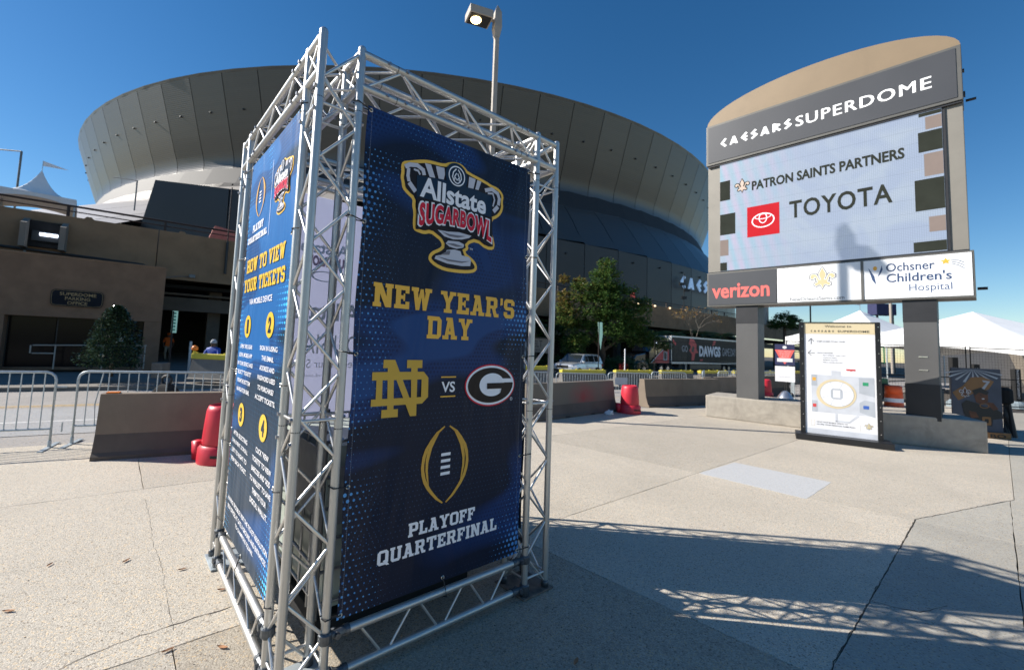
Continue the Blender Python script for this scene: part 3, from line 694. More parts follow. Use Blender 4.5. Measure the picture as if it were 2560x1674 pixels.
P2 = cut(P2, (2.97, 3.36), -57)
P2 = cut(P2, (5.33, 4.44), 40.4, lambda x, y: True)
P2 = cut(P2, (10.9, 7.9), -50)
P2 = cut(P2, (15.0, 11.0), -50)
plaza = thing('plaza_pavement', 'exposed aggregate concrete plaza with dark joints in the foreground', 'pavement', kind='structure')
del plaza['category']
rndj = random.Random(3)
def slab(poly, mat, z=0.0, th=0.06, inset=0.0028, jit=0.0035, name='slab', parent=plaza, step=0.16):
    if area(poly) < 0: poly = poly[::-1]
    # drop doubled points
    q = []
    for p in poly:
        if not q or (Vector(p) - Vector(q[-1])).length > 0.02: q.append(p)
    if (Vector(q[0]) - Vector(q[-1])).length < 0.02: q.pop()
    q = offset_poly(q, inset); out = []
    for i in range(len(q)):
        a = Vector(q[i]); b = Vector(q[(i + 1) % len(q)]); L = (b - a).length
        near = min(a.length, b.length, ((a + b) / 2).length) < 9
        m = max(1, int(L / step)) if near else 1; nn = Vector((-(b - a).y, (b - a).x)).normalized()
        for k in range(m):
            p = a.lerp(b, k / m); out.append(tuple(p + nn * (rndj.uniform(-jit, jit) if k else 0)))
    n = len(out)
    vs = [(x, y, z - th) for x, y in out] + [(x, y, z - 0.004) for x, y in out]
    inn = offset_poly(out, 0.0015); vs += [(x, y, z) for x, y in inn]
    fs = [(i, (i + 1) % n, (i + 1) % n + n, i + n) for i in range(n)] + [(i + n, (i + 1) % n + n, (i + 1) % n + 2 * n, i + 2 * n) for i in range(n)] + [tuple(range(2 * n, 3 * n))]
    return MB().add(vs, fs).obj(name, mat, parent)
for q in P1:
    c_ = centroid(q); slab(q, 'stained concrete' if (not A1(*c_) and above((-3.45, 4.77), -50.3)(*c_) and not above((1.17, 3.42), -46.5)(*c_)) else 'exposed concrete')
for q in P2: slab(q, 'smooth concrete')
p = slab([(3.31, 6.63), (4.27, 7.37), (5.14, 6.43), (4.18, 5.63)], 'patch concrete', z=0.0018, th=0.02, inset=0.01, jit=0.004); p['label'] = 'pale bluish repair patch'
def crack(pts, wd, seed):
    rn = random.Random(seed); out = []
    for i in range(len(pts) - 1):
        a = Vector(pts[i]); b = Vector(pts[i + 1]); m = max(1, int((b - a).length / 0.05)); nn = Vector((-(b - a).y, (b - a).x)).normalized()
        for k in range(m): out.append(a.lerp(b, k / m) + nn * rn.uniform(-.008, .008))
    out.append(Vector(pts[-1])); vs = []; fs = []
    for i, p in enumerate(out):
        d = (out[min(i + 1, len(out) - 1)] - out[max(i - 1, 0)]).normalized(); nn = Vector((-d.y, d.x)); h = wd * rn.uniform(.25, 1) / 2
        vs += [(*(p + nn * h), 0.0022), (*(p - nn * h), 0.0022)]
        if i: b = 2 * i; fs.append((b - 2, b - 1, b + 1, b))
    o = MB().add(vs, fs).obj('crack', 'crack dark', plaza); o['kind'] = 'stuff'; return o
crack([(-2.35, 2.2), (-2.11, 2.41), (-2.05, 2.54), (-1.91, 2.69), (-1.54, 3.01)], 0.008, 1)
crack([(2.97, 3.36), (3.2, 3.25), (3.5, 3.35)], 0.008, 2)
crack([(-3.45, 4.77), (-3.1, 4.36), (-2.7, 3.86), (-2.3, 3.42), (-1.75, 2.75)], 0.0025, 3)
crack([(5.0, 5.09), (4.0, 4.252), (3.0, 3.414), (2.0, 2.577)], 0.007, 4)
crack([(5.0, 5.09), (5.6, 5.329), (6.4, 5.66), (7.16, 5.95)], 0.007, 5)

# ------------------------------------------------------------------ the dome
DX, DY = -22.43, 167.72
dome = thing('stadium_dome', 'huge bronze panelled stadium with flared rim filling the skyline', 'stadium', (DX, DY, 0))
NP = 92; dth = 2 * PI / NP; ph = R(-95.2)
prof = [(100, 45.3), (98.8, 41.5), (97.6, 37.6), (96.6, 34.6), (96.15, 33.4), (95.85, 32.4), (95.72, 31.4), (95.8, 30.3), (96.1, 29.3), (96.6, 28.4), (97.3, 27.4), (98.3, 26.3)]
ZT = [(-111, 25.9), (-107, 25.7), (-98, 23.4), (-90, 21.6), (-80, 20.2), (-70, 19.0), (-58, 18.4), (-48, 18.3), (70, 18.3)]
def ztop(deg):
    for (a, x), (b, y) in zip(ZT, ZT[1:]):
        if a <= deg <= b: return x + (y - x) * (deg - a) / (b - a)
    return 18.3
def strip(name, pr, t0, t1, mat, gap=0.0006, smooth=True):
    vs = []; fs = []
    for r, z in pr:
        for t in (t0 + gap, t1 - gap): vs.append((r * math.cos(t), r * math.sin(t), z))
    for i in range(len(pr) - 1): fs.append((2 * i, 2 * i + 2, 2 * i + 3, 2 * i + 1))
    o = MB().add(vs, fs).obj(name, mat, dome, smooth=smooth)
    return o
for k in range(NP):
    t = ph + k * dth; dg = math.degrees((t + PI) % (2 * PI) - PI)
    strip('panel', prof, t, t + dth, 'dome panel')
    if -81 < dg < 60: lo = [(98.3, 26.3), (100.2, 23.9 + max(0, ztop(dg) - 20) * .3), (102, 21.3 + max(0, ztop(dg) - 20) * .6), (104, ztop(dg))]
    elif -94 < dg < 60: lo = [(98.3, 26.3), (99.6, 25.2), (100.9, 24.25), (102.5, 23.3), (106, 21.6)]
    else: lo = [(98.3, 26.3), (99.6, 25.2), (100.9, 24.25), (102.5, 23.3), (118, 16.6), (124, 14.0), (142, 6.4)]
    if -95.6 < dg < -94:
        strip('skirt_panel', lo, t, t + R(1.75), 'dome panel sunlit pale'); strip('skirt_panel', lo[:-2] + [(129, 11.9)], t + R(1.75), t + dth, 'dome panel sunlit pale'); lo = lo[:2]
    strip('skirt_panel', lo, t, t + dth, 'dome panel' if -81 < dg < 60 else 'dome panel sunlit pale')
    if -81.5 < dg < 60:
        z0, z1 = ztop(dg), ztop(dg + 3.9); a, b = t + .0005, t + dth - .0005
        a0 = a - (R(2.6) if dg < -104 else 0)
        q = lambda r, t_, z: (r * math.cos(t_), r * math.sin(t_), z)
        MB().add([q(104, a0, 5), q(104, b, 5), q(104, b, z1), q(104, a, z0), q(100, a, z0), q(100, b, z1)], [(0, 1, 2, 3), (3, 2, 5, 4)]).obj('wall_panel', 'base wall', dome)
        if False: MB().add([q(104, a0, 5), q(104, a, z0), q(99, a, z0), q(99, a0, 5)], [(0, 1, 2, 3)]).obj('wall_panel', 'dome panel', dome)
qq = lambda r, d_, z: (r * math.cos(R(d_)), r * math.sin(R(d_)), z)
for a, b, za, zb in ((-93.0, -90.0, 15.1, 14.5), (-90.0, -87.0, 14.5, 13.95), (-87.0, -82.0, 13.95, 13.1)):
    a0 = a - (.9 if a == -93.0 else 0)
    MB().add([qq(130, a0, 6), qq(130, b, 6), qq(130, b - .05, zb), qq(130, a, za), qq(108, a, za + 2), qq(108, b, zb + 2)], [(0, 1, 2, 3), (3, 2, 5, 4)]).obj('wall_panel', 'base wall', dome)
MB().add([qq(130, -93.9, 6), qq(130, -93, 15.1), qq(108, -93, 17.1), qq(108, -93.9, 6)], [(3, 2, 1, 0)]).obj('wall_panel', 'base wall', dome)
MB().add([qq(130, -82, 6), qq(130, -82, 13.1), qq(104, -82, 16), qq(104, -82, 6)], [(0, 1, 2, 3)]).obj('wall_panel', 'base wall', dome)
MB().lathe([(99.7, 45.1), (95.4, 31.5), (98.0, 26.0), (100, 18)], n=92, caps=False).obj('seam_backing', 'joint seam', dome)
MB().lathe([(100.0, 45.32), (100.15, 45.7), (99.6, 46.0), (80, 51), (50, 56), (20, 59), (0.5, 60)], n=92).obj('roof', 'dome panel', dome)
mb = MB()
for k in range(NP):
    t = ph + (k + .5) * dth
    for r, z in ((98.2, 39.6),):
        mb.tube((r * math.cos(t), r * math.sin(t), z), ((r + .25) * math.cos(t), (r + .25) * math.sin(t), z + .05), .15, n=6)
    mb.tube((103.9 * math.cos(t), 103.9 * math.sin(t), 17), (104.2 * math.cos(t), 104.2 * math.sin(t), 17), .15, n=6)
o = mb.obj('wall_fixture', 'joint seam', dome); o['kind'] = 'stuff'
pa = Vector((36.97, 82.35)); pb = Vector((45.7, 89.14)); dd = (pb - pa); ang = math.atan2(dd.y, dd.x)
ls = thing('wall_lettering', 'pale blue raised letters on the dark stadium base wall', 'sign', (37.3, 82.0, 0), ang)
angular_text('CAESARS', (0, 20.0, 13.75, 16.3), 'blue white letter', ls, layer=160, depth=0.2, gap=0.42)
text('SUPERDOME', (22.0, 40, 13.7, 16.0), 'blue white letter', ls, layer=60, bold=.02, depth=0.3)

# ------------------------------------------------------------------ parking building
gar = thing('parking_garage', 'long brown concrete parking structure behind the road with dark undercroft', 'garage', (-14.5, 20.0, 0), R(37))
segs = [(-34 + i * 11.2, -34 + (i + 1) * 11.2) for i in range(13)]
for a, b in segs:
    MB().box(a + .02, b - .02, 6.0, 6.35, 4.78, 7.5).obj('parapet_panel', 'garage brown', gar, bevel=.015)
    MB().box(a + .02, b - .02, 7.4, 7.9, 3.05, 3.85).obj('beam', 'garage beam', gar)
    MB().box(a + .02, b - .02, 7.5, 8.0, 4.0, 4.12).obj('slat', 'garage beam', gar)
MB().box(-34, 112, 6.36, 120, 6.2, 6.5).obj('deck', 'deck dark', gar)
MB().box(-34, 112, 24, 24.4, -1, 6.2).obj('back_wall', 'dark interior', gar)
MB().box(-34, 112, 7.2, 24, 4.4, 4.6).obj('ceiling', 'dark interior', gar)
for i in range(15): MB().box(2.5 + i * 7.2, 3.2 + i * 7.2, 8.2, 8.9, -1, 4.4).obj('column', 'garage beam', gar)
for z in (8.08, 7.8): rod('rail', (-34, 6.15, z), (112, 6.15, z), .055 if z > 8 else .03, 'dark steel rail', gar, 8)
for i in range(36): MB().box(-33 + i * 4.1, -32.88 + i * 4.1, 6.1, 6.22, 7.5, 8.05).obj('rail_post', 'dark steel rail', gar)
mb = MB()
for i in range(36): mb.prism_y([(-1.3 + -31 + i * 4.1, 7.5), (-.9 - 31 + i * 4.1, 7.5), (-1.0 - 31 + i * 4.1, 7.62), (-1.2 - 31 + i * 4.1, 7.62)], 6.05, 6.3)
mb.obj('parapet_upstand', 'garage brown', gar)
for x in (-5.75, -4.35): MB().prism_x([(5.99, 5.6), (5.99, 7.1), (5.2, 6.75), (5.2, 5.6)], x, x + .22).obj('niche_fin', 'deck concrete', gar)
MB().box(-5.52, -4.36, 5.8, 5.99, 5.7, 7.0).obj('niche_recess', 'dark interior', gar)
MB().box(-5.1, -4.45, 5.5, 5.7, 6.25, 6.38).obj('niche_light', 'cool lamp', gar)
MB().box(-5.4, -4.4, 5.72, 5.8, 6.0, 6.5).obj('niche_housing', 'black frame', gar)
MB().path([(-9, 5.9, 5.62), (-2.5, 5.9, 5.45), (-.95, 5.9, 5.4), (-.8, 5.9, 5.3), (-.78, 5.9, 4.72)], .07, 8).obj('drain_pipe', 'pipe black', gar)
MB().path([(-5.6, 5.93, 5.55), (-5.6, 5.93, 4.75)], .06, 8).obj('drain_pipe', 'pipe grey', gar)
MB().path([(-6, 5.95, 4.82), (-.5, 5.95, 4.76), (0, 5.95, 4.78), (.6, 5.95, 4.95), (1.25, 5.95, 5.0)], .02, 6).obj('conduit', 'pipe grey', gar)
MB().box(1.2, 1.5, 5.85, 5.99, 4.95, 5.15).obj('junction_box', 'pipe grey', gar, bevel=.02)
# office box in front
off = thing('parking_office', 'brown stucco parking office with dark glazed front under the garage', 'office', (-14.5, 20.0, 0), R(37))
MB().box(-18, 0, 0, 6, 2.17, 4.67).obj('upper_wall', 'office brown', off, bevel=.02)
MB().box(-18, -4.95, 0, .6, 0, 2.168).obj('wall', 'office brown', off)
MB().box(-.62, 0, 0, 5.9, 0, 2.168).obj('wall', 'office brown', off)
MB().box(-4.948, -.622, .5, .6, 0, .12).obj('sill', 'office brown', off)
for i in range(3):
    a = -4.94 + i * 1.44
    pn = MB().box(a + .03, a + 1.40, .62, .64, .12, 2.16).obj('window', 'dark glass', off)
    MB().box(a - .01, a + .03, .60, .68, .12, 2.16).obj('mullion', 'mullion dark', pn)
MB().box(-18, 0, .9, .95, 0, 2.1).obj('interior_wall', 'dark interior', off)
MB().box(-1.45, -1.05, .60, .615, 1.25, 1.65).obj('notice', 'mid grey print', off)
MB().box(-1.35, -.85, .60, .615, .55, 1.1).obj('notice', 'sign black', off)
MB().box(-18, .03, -.03, .0, 4.67, 4.70).obj('coping', 'garage beam', off)
rl = thing('handrail', 'pale tubular handrail ramp in front of the office windows', 'handrail', (-14.5, 20.0, 0.1), R(37))
for p0, p1 in (((-4.0, -.5, .93), (-.45, -.5, 1.02)), ((-4.0, -.5, .62), (-3.35, -.5, .62)), ((-4.05, -.5, .93), (-4.05, -.5, .62)), ((-3.35, -.5, 0), (-3.35, -.5, .95)), ((-1.9, -.5, 0), (-1.9, -.5, .98)), ((-.5, -.5, 0), (-.5, -.5, 1.02))):
    rod('rail', p0, p1, .025, 'tan column', rl, 8)
sg = thing('office_sign', 'black rounded plate reading superdome parking office on the brown wall', 'sign', (-14.5 + .012, 20 - .016, 0), R(37))
def rrect(x0, x1, z0, z1, r, n=5):
    out = []
    for cx, cz, a0 in ((x1 - r, z0 + r, -90), (x1 - r, z1 - r, 0), (x0 + r, z1 - r, 90), (x0 + r, z0 + r, 180)):
        for i in range(n + 1): a = R(a0 + 90 * i / n); out.append((cx + r * math.cos(a), cz + r * math.sin(a)))
    return out
MB().prism_y(rrect(-3.72, -2.08, 2.64, 3.32, .16), -.05, .0).obj('plate', 'sign black', sg)
sgf = bpy.data.objects.new('print_plane', None)
for s, b in (('SUPERDOME', (-3.45, -2.32, 3.08, 3.21)), ('PARKING', (-3.28, -2.5, 2.90, 3.03)), ('OFFICE', (-3.2, -2.58, 2.72, 2.85))):
    text(s, b, 'sign gold', sg, layer=34, bold=.01)
ringdecal(rrect(-3.69, -2.11, 2.67, 3.29, .14), rrect(-3.68, -2.12, 2.68, 3.28, .13), 'sign gold', sg, 34, 'border')
bpy.data.objects.remove(sgf)
# flag mast on parapet near tower
fm = thing('mast', 'thin dark mast clamped to the garage parapet beside the truss tower', 'pole', (-14.5 + 3.0 * math.cos(R(37)) - 5.9 * math.sin(R(37)), 20 + 3.0 * math.sin(R(37)) + 5.9 * math.cos(R(37)), 0), R(37))
rod('pole', (0, 0, 5.6), (0, 0, 10.8), .035, 'dark steel rail', fm, 8); rod('bracket', (0, -.02, 5.4), (0, -.02, 7.4), .07, 'pipe black', fm, 8)
rod('finial', (0, 0, 10.95), (0, 0, 11.03), .05, 'dark steel rail', fm, 8)

# ------------------------------------------------------------------ truss tower
TX, TY, TYAW = -0.886, 2.202, 0.6853
LL, LR, TH, TA = 1.850, 1.862, 3.3875, 0.216
RC, RB = 0.0225, 0.0085
tower = thing('truss_tower', 'open aluminium truss tower holding large printed banners in the foreground', 'truss tower', (TX, TY, 0), TYAW)
UT[('ring', 0)] = MB().tube((0, 0, -.0025), (0, 0, .0025), RC * 1.012, n=14).mesh('seam_ring', 'joint seam')
UT[('bolt', 0)] = MB().tube((0, 0, 0), (0, 0, .012), .0105, n=6).mesh('bolt', 'steel bolt')
UT[('weld', 0)] = MB().lathe([(.002, -.012), (.010, -.008), (.013, 0), (.010, .008), (.002, .012)], n=8).mesh('weld', 'aluminium brace', smooth=True)
def inst(name, me, loc, parent, d=None, s=1.0):
    o = bpy.data.objects.new(name, me); COL.objects.link(o); o.parent = parent
    mw = (Vector(d).to_track_quat('Z', 'Y').to_matrix().to_4x4() if d is not None else Matrix.Identity(4)) @ Matrix.Diagonal((s, s, s, 1)); mw.translation = Vector(loc); o.matrix_local = mw; return o
def zigzag(parent, p0, p1, q0, q1, pitch=0.225, phase=0, r=RB):
    p0, p1, q0, q1 = map(Vector, (p0, p1, q0, q1)); L = (p1 - p0).length; n = max(1, int(round(L / pitch))); st = L / n; ax = (p1 - p0).normalized()
    w = (q0 - p0).normalized()
    for i in range(n):
        a, b = (p0, q0) if (i + phase) % 2 == 0 else (q0, p0); sgn = 1 if (i + phase) % 2 == 0 else -1
        s = a + ax * (i * st + .014) + w * sgn * RC * .8; e = b + ax * ((i + 1) * st - .014) - w * sgn * RC * .8
        rod('brace', s, e, r, 'aluminium brace', parent, 8)
def box_truss(name, c, axis, L, ph=0, joints=(), parent=tower, rungs=()):
    """c: four chord start points in order around the square; axis: unit vector"""
    g = bpy.data.objects.new(name, None); COL.objects.link(g); g.parent = parent; g.empty_display_size = .1
    ax = Vector(axis)
    cc = [Vector(p) for p in c]; ctr = sum(cc, Vector()) / 4
    for p in cc: rod('chord', p, p + ax * L, RC, 'aluminium', g, 16)
    for i in range(4):
        a, b = cc[i], cc[(i + 1) % 4]
        zigzag(g, a + ax * .03, a + ax * (L - .03), b + ax * .03, b + ax * (L - .03), phase=(i + ph) % 2)
        for t in rungs: rod('rung', a + ax * t, b + ax * t, RB, 'aluminium brace', g, 8)
    for t in joints:
        for p in cc:
            inst('joint_ring', UT[('ring', 0)], p + ax * t, g, ax)
            o = (p - ctr).normalized(); oo = Vector((o.x if abs(o.x) > .01 else 0, o.y if abs(o.y) > .01 else 0, o.z if abs(o.z) > .01 else 0))
            side = [v for v in (Vector((math.copysign(1, o.x) if abs(o.x) > .1 else 0, 0, 0)), Vector((0, math.copysign(1, o.y) if abs(o.y) > .1 else 0, 0)), Vector((0, 0, math.copysign(1, o.z) if abs(o.z) > .1 else 0))) if v.length > .5 and abs(v.dot(ax)) < .5]
            for s_ in (-.06, .06):
                v = side[0] if len(side) else o
                inst('bolt', UT[('bolt', 0)], p + ax * (t + s_) + v * RC * .9, g, v)
    return g
def sq(x, y): return [(x, y, 0.02), (x + TA, y, 0.02), (x + TA, y + TA, 0.02), (x, y + TA, 0.02)]
for i, (x, y) in enumerate(((0, 0), (LR - TA, 0), (LR - TA, LL - TA), (0, LL - TA))):
    g = box_truss('corner_post', sq(x, y), (0, 0, 1), TH - .02, ph=i % 2, joints=(1.28, 3.0), rungs=(.1, 1.33, 2.98))
    MB().box(x - .045, x + TA + .045, y - .045, y + TA + .045, 0.002, .014).obj('base_plate', 'galvanised' if i != 1 else 'rusty steel', tower, bevel=.003)
    for dx in (0, TA):
        for dy in (0, TA): MB().lathe([(.03, 0), (.028, .03), (.024, .05)], (x + dx, y + dy, .012), 12).obj('foot', 'cast clamp', tower, smooth=True)
    for dx in (0, TA):
        for dy in (0, TA): inst('end_cap', UT[('weld', 0)], (x + dx, y + dy, TH - .002), tower, None, 1.72)
for (y0) in (0, LL - TA):
    c = [(TA + .0, y0, TH - .024), (TA, y0 + TA, TH - .024), (TA, y0 + TA, TH - TA), (TA, y0, TH - TA)]
    box_truss('top_beam', c, (1, 0, 0), LR - TA - RC, ph=1, joints=(.22, LR - .62))
for (x0) in (0, LR - TA):
    c = [(x0, RC, TH - .024), (x0 + TA, RC, TH - .024), (x0 + TA, RC, TH - TA), (x0, RC, TH - TA)]
    box_truss('top_beam', c, (0, 1, 0), LL - 2 * RC, ph=0, joints=(.36, LL - .42))
def ladder(p0, p1, zs=(.066, .262)):
    g = bpy.data.objects.new('bottom_beam', None); COL.objects.link(g); g.parent = tower; g.empty_display_size = .1
    p0 = Vector((*p0, 0)); p1 = Vector((*p1, 0)); ax = (p1 - p0).normalized()
    for z in zs:
        k = Vector((0, 0, z)); rod('chord', p0 + ax * .10 + k, p1 - ax * .10 + k, RC, 'aluminium', g, 16)
        for s_, e in ((p0 + k, ax), (p1 + k, -ax)):
            mb = MB(); mb.tube(s_ + e * .02, s_ + e * .115, .019, .026, n=10); mb.tube(s_ + e * .1, s_ + e * .125, .0275, n=14)
            mb.lathe([(.030, -.028), (.036, -.02), (.036, .02), (.030, .028)], tuple(s_), 14)
            sd_ = ax.cross(Vector((0, 0, 1))); mb.tube(s_ + e * .055 - sd_ * .036, s_ + e * .055 + sd_ * .036, .016, n=8)
            mb.obj('clamp', 'cast clamp', g, smooth=False)
    a = p0 + ax * .16; L = (p1 - p0).length - .32; n = 6; st = L / n
    for i in range(n):
        z0, z1 = (zs[1], zs[0]) if i % 2 == 0 else (zs[0], zs[1])
        rod('brace', a + ax * (i * st + .02) + Vector((0, 0, z0)), a + ax * ((i + 1) * st - .02) + Vector((0, 0, z1)), .0075, 'aluminium brace', g, 8)
ladder((TA, 0), (LR - TA, 0)); ladder((0, TA), (0, LL - TA)); ladder((TA, LL), (LR - TA, LL)); ladder((LR, TA), (LR, LL - TA))

# ------------------------------------------------------------------ banners
def sheet_banner(name, label_, loc, rz, x0, x1, z0, z1, mat, sag=0.012):
    b = thing(name, label_, 'banner', loc, rz, 'printed banners tied inside the truss tower')
    mb = MB(); nx, nz = 14, 28; vs = []; fs = []
    for s in (0, 1):
        for j in range(nz + 1):
            for i in range(nx + 1):
                u = i / nx; v = j / nz
                ex = 0.010 * math.sin(v * PI * 6) * (abs(u - .5) * 2) ** 4
                vs.append((x0 + (x1 - x0) * u - (ex if u > .5 else -ex) * .6, .001 + s * .002, z0 + (z1 - z0) * v - sag * math.sin(PI * u) * (1 if v == 1 else 0) * .4))
    K = (nx + 1) * (nz + 1)
    for s in (0, 1):
        for j in range(nz):
            for i in range(nx):
                a = s * K + j * (nx + 1) + i; q = (a, a + 1, a + nx + 2, a + nx + 1); fs.append(q if s == 0 else q[::-1])
    mb.add(vs, fs).obj('cloth', mat, b)
    return b
def tie(parent, pts, r=.0035): return MB().path(pts, r, 6).obj('zip_tie', 'black strap', parent)
def grommet(parent, x, z, y=-.004):
    g = MB(); n = 14
    vs = []; 
    for rr, yy in ((.0055, y), (.009, y - .003), (.0125, y)):
        for i in range(n): vs.append((x + rr * math.cos(2 * PI * i / n), yy, z + rr * math.sin(2 * PI * i / n)))
    fs = [(k * n + i, k * n + (i + 1) % n, (k + 1) * n + (i + 1) % n, (k + 1) * n + i) for k in range(2) for i in range(n)]
    g.add(vs, fs).obj('grommet', 'grommet', parent)
fb = sheet_banner('event_banner', 'dark blue banner reading new year\'s day with the playoff matchup logos', (TX, TY, 0), TYAW, .272, 1.575, .322, 3.085, 'banner print')
# trophy logo
GOLD = [(0.495, 2.797), (0.506, 2.83), (0.551, 2.847), (0.626, 2.876), (0.688, 2.892), (0.798, 2.899), (0.836, 2.922), (0.884, 2.938), (0.934, 2.939), (0.97, 2.921), (0.987, 2.905), (1.159, 2.881), (1.194, 2.869), (1.251, 2.866), (1.293, 2.846), (1.315, 2.816), (1.308, 2.77), (1.316, 2.736), (1.3, 2.688), (1.262, 2.649), (1.217, 2.626), (1.215, 2.557), (1.242, 2.475), (1.248, 2.455), (1.239, 2.419), (1.172, 2.412), (1.084, 2.451), (1.012, 2.418), (1.024, 2.387), (0.99, 2.363), (1.053, 2.334), (1.086, 2.31), (1.104, 2.275), (1.084, 2.243), (1.023, 2.227), (0.943, 2.22), (0.837, 2.218), (0.762, 2.238), (0.719, 2.266), (0.715, 2.296), (0.738, 2.327), (0.792, 2.355), (0.814, 2.378), (0.793, 2.406), (0.77, 2.417), (0.723, 2.439), (0.679, 2.422), (0.635, 2.426), (0.601, 2.434), (0.594, 2.478), (0.596, 2.538), (0.583, 2.581), (0.585, 2.619), (0.546, 2.639), (0.511, 2.667), (0.505, 2.703), (0.495, 2.73), (0.501, 2.769)]
def smoothpoly(p, it=2):
    for _ in range(it):
        q = []
        for i in range(len(p)):
            a = Vector(p[i]); b = Vector(p[(i + 1) % len(p)]); q += [tuple(a.lerp(b, .25)), tuple(a.lerp(b, .75))]
        p = q
    return p
def trophy(parent, fx=lambda p: p, L=1):
    T = lambda pts: [fx(p) for p in pts]
    bx = lambda b: (fx((b[0], b[2]))[0], fx((b[1], b[2]))[0], fx((b[0], b[2]))[1], fx((b[0], b[3]))[1])
    g = smoothpoly(GOLD, 1); sc = (fx((1, 0))[0] - fx((0, 0))[0])
    decal(T(g), 'banner logo gold', parent, L, 'logo_outline')
    decal(T(offset_poly(g, .021)), 'banner black', parent, L + 1, 'logo_backing')
    for q in ([(.655, 2.862), (.70, 2.866), (.735, 2.79), (.694, 2.785)], [(.735, 2.868), (.80, 2.873), (.807, 2.833), (.799, 2.797), (.760, 2.793)], [(1.0, 2.872), (1.055, 2.870), (1.04, 2.80), (.995, 2.797)], [(1.07, 2.868), (1.105, 2.866), (1.083, 2.802), (1.055, 2.80)]): decal(T(q), 'banner silver', parent, L + 2, 'trophy_rim')
    st = []
    for pts, t in (([(.52, 2.80), (.553, 2.822), (.603, 2.832), (.645, 2.815), (.655, 2.785)], .026), ([(.545, 2.80), (.543, 2.75), (.552, 2.718)], .022), ([(.553, 2.712), (.60, 2.668)], .03), ([(1.14, 2.815), (1.20, 2.838), (1.255, 2.822), (1.272, 2.788), (1.265, 2.74)], .026), ([(1.262, 2.73), (1.222, 2.685)], .03), ([(1.165, 2.80), (1.21, 2.81), (1.228, 2.77), (1.215, 2.72)], .012), ([(.58, 2.80), (.61, 2.80), (.625, 2.78)], .012)):
        st += stroke(pts, t)
    for sd2 in (0, 1): multidecal([T(q) for q in st if (q[0][0] > .9) == bool(sd2)], 'banner silver', parent, L + 2, 'trophy_handle')
    decal(T([(.602, 2.771), (.804, 2.796), (1.003, 2.796), (1.205, 2.79), (1.205, 2.635), (1.117, 2.632), (.88, 2.632), (.608, 2.622)]), 'banner navy', parent, L + 3, 'name_plate')
    decal(T(ell(.897, 2.842, .088, .088)), 'banner navy', parent, L + 4, 'badge')
    ringdecal(T(ell(.897, 2.845, .066, .066)), T(ell(.897, 2.845, .058, .058)), 'banner white', parent, L + 5, 'badge_ring')
    hand = []
    for sx in (1, -1):
        for pts, t in (([(.008, .045), (.03, .02), (.036, -.012), (.022, -.038)], .008), ([(.005, .018), (.018, -.005), (.018, -.03)], .007), ([(.030, -.028), (.012, -.045), (0, -.048)], .007), ([(.014, -.012), (.004, -.022), (0, -.03)], .005)):
            hand += stroke([(.897 + sx * a, 2.845 + b) for a, b in pts], t)
    multidecal([T(q) for q in hand], 'banner white', parent, L + 5, 'badge_hands')
    text('Allstate', bx((.628, 1.150, 2.645, 2.775)), 'banner white', parent, L + 5, bold=.03)
    decal(T([(.612, 2.640), (.88, 2.650), (1.21, 2.640), (1.228, 2.44), (1.15, 2.44), (1.05, 2.49), (.85, 2.50), (.70, 2.455), (.612, 2.44)]), 'banner black', parent, L + 4, 'name_backing')
    b = bx((.620, 1.218, 2.450, 2.640)); hh = b[3] - b[2]
    wp = lambda x, z, u, t: (x, z + hh * (.30 * (1 - t) * (1 - (2 * u - 1) ** 2) + .10 * t * (1 - (2 * u - 1) ** 2) - .10 * t))
    text('SUGARBOWL', b, 'banner white', parent, L + 6, bold=.075, spacing=1.08, warp=wp)
    b2 = (b[0] + .010 * sc, b[1] - .010 * sc, b[2] + .010 * abs(sc), b[3] - .010 * abs(sc))
    text('SUGARBOWL', b2, 'banner red', parent, L + 7, bold=.045, spacing=1.12, warp=wp)
    for q in ([(.771, 2.468), (.851, 2.472), (.938, 2.485), (1.04, 2.48), (1.02, 2.462), (.96, 2.441), (.892, 2.430), (.824, 2.437)], [(.854, 2.415), (.941, 2.423), (.982, 2.412), (.978, 2.391), (.924, 2.374), (.866, 2.378), (.836, 2.394)], [(.848, 2.353), (.905, 2.366), (.955, 2.363), (.966, 2.338), (1.027, 2.335), (1.044, 2.316), (1.04, 2.278), (.969, 2.268), (.852, 2.268), (.759, 2.284), (.767, 2.304), (.831, 2.322)]):
        decal(T(q), 'banner silver', parent, L + 2, 'trophy_stem')
    multidecal([T(q) for q in ([(.80, 2.463), (.86, 2.458), (.93, 2.462), (.99, 2.468), (.93, 2.447), (.86, 2.444)], [(.84, 2.394), (.90, 2.404), (.975, 2.396), (.92, 2.386)], [(.77, 2.302), (.86, 2.296), (.97, 2.298), (1.035, 2.31), (.97, 2.288), (.86, 2.284)], [(.855, 2.35), (.875, 2.352), (.868, 2.325), (.80, 2.315)])], 'banner mid grey', parent, L + 3, 'trophy_shade')
trophy(fb)
text('TM', (1.03, 1.055, 2.385, 2.398), 'banner white', fb, 2)
slab_text("NEW YEAR'S", (.366, 1.455, 1.957, 2.092), 'banner gold', fb, 2)
slab_text('DAY', (.730, 1.078, 1.791, 1.928), 'banner gold', fb, 2)
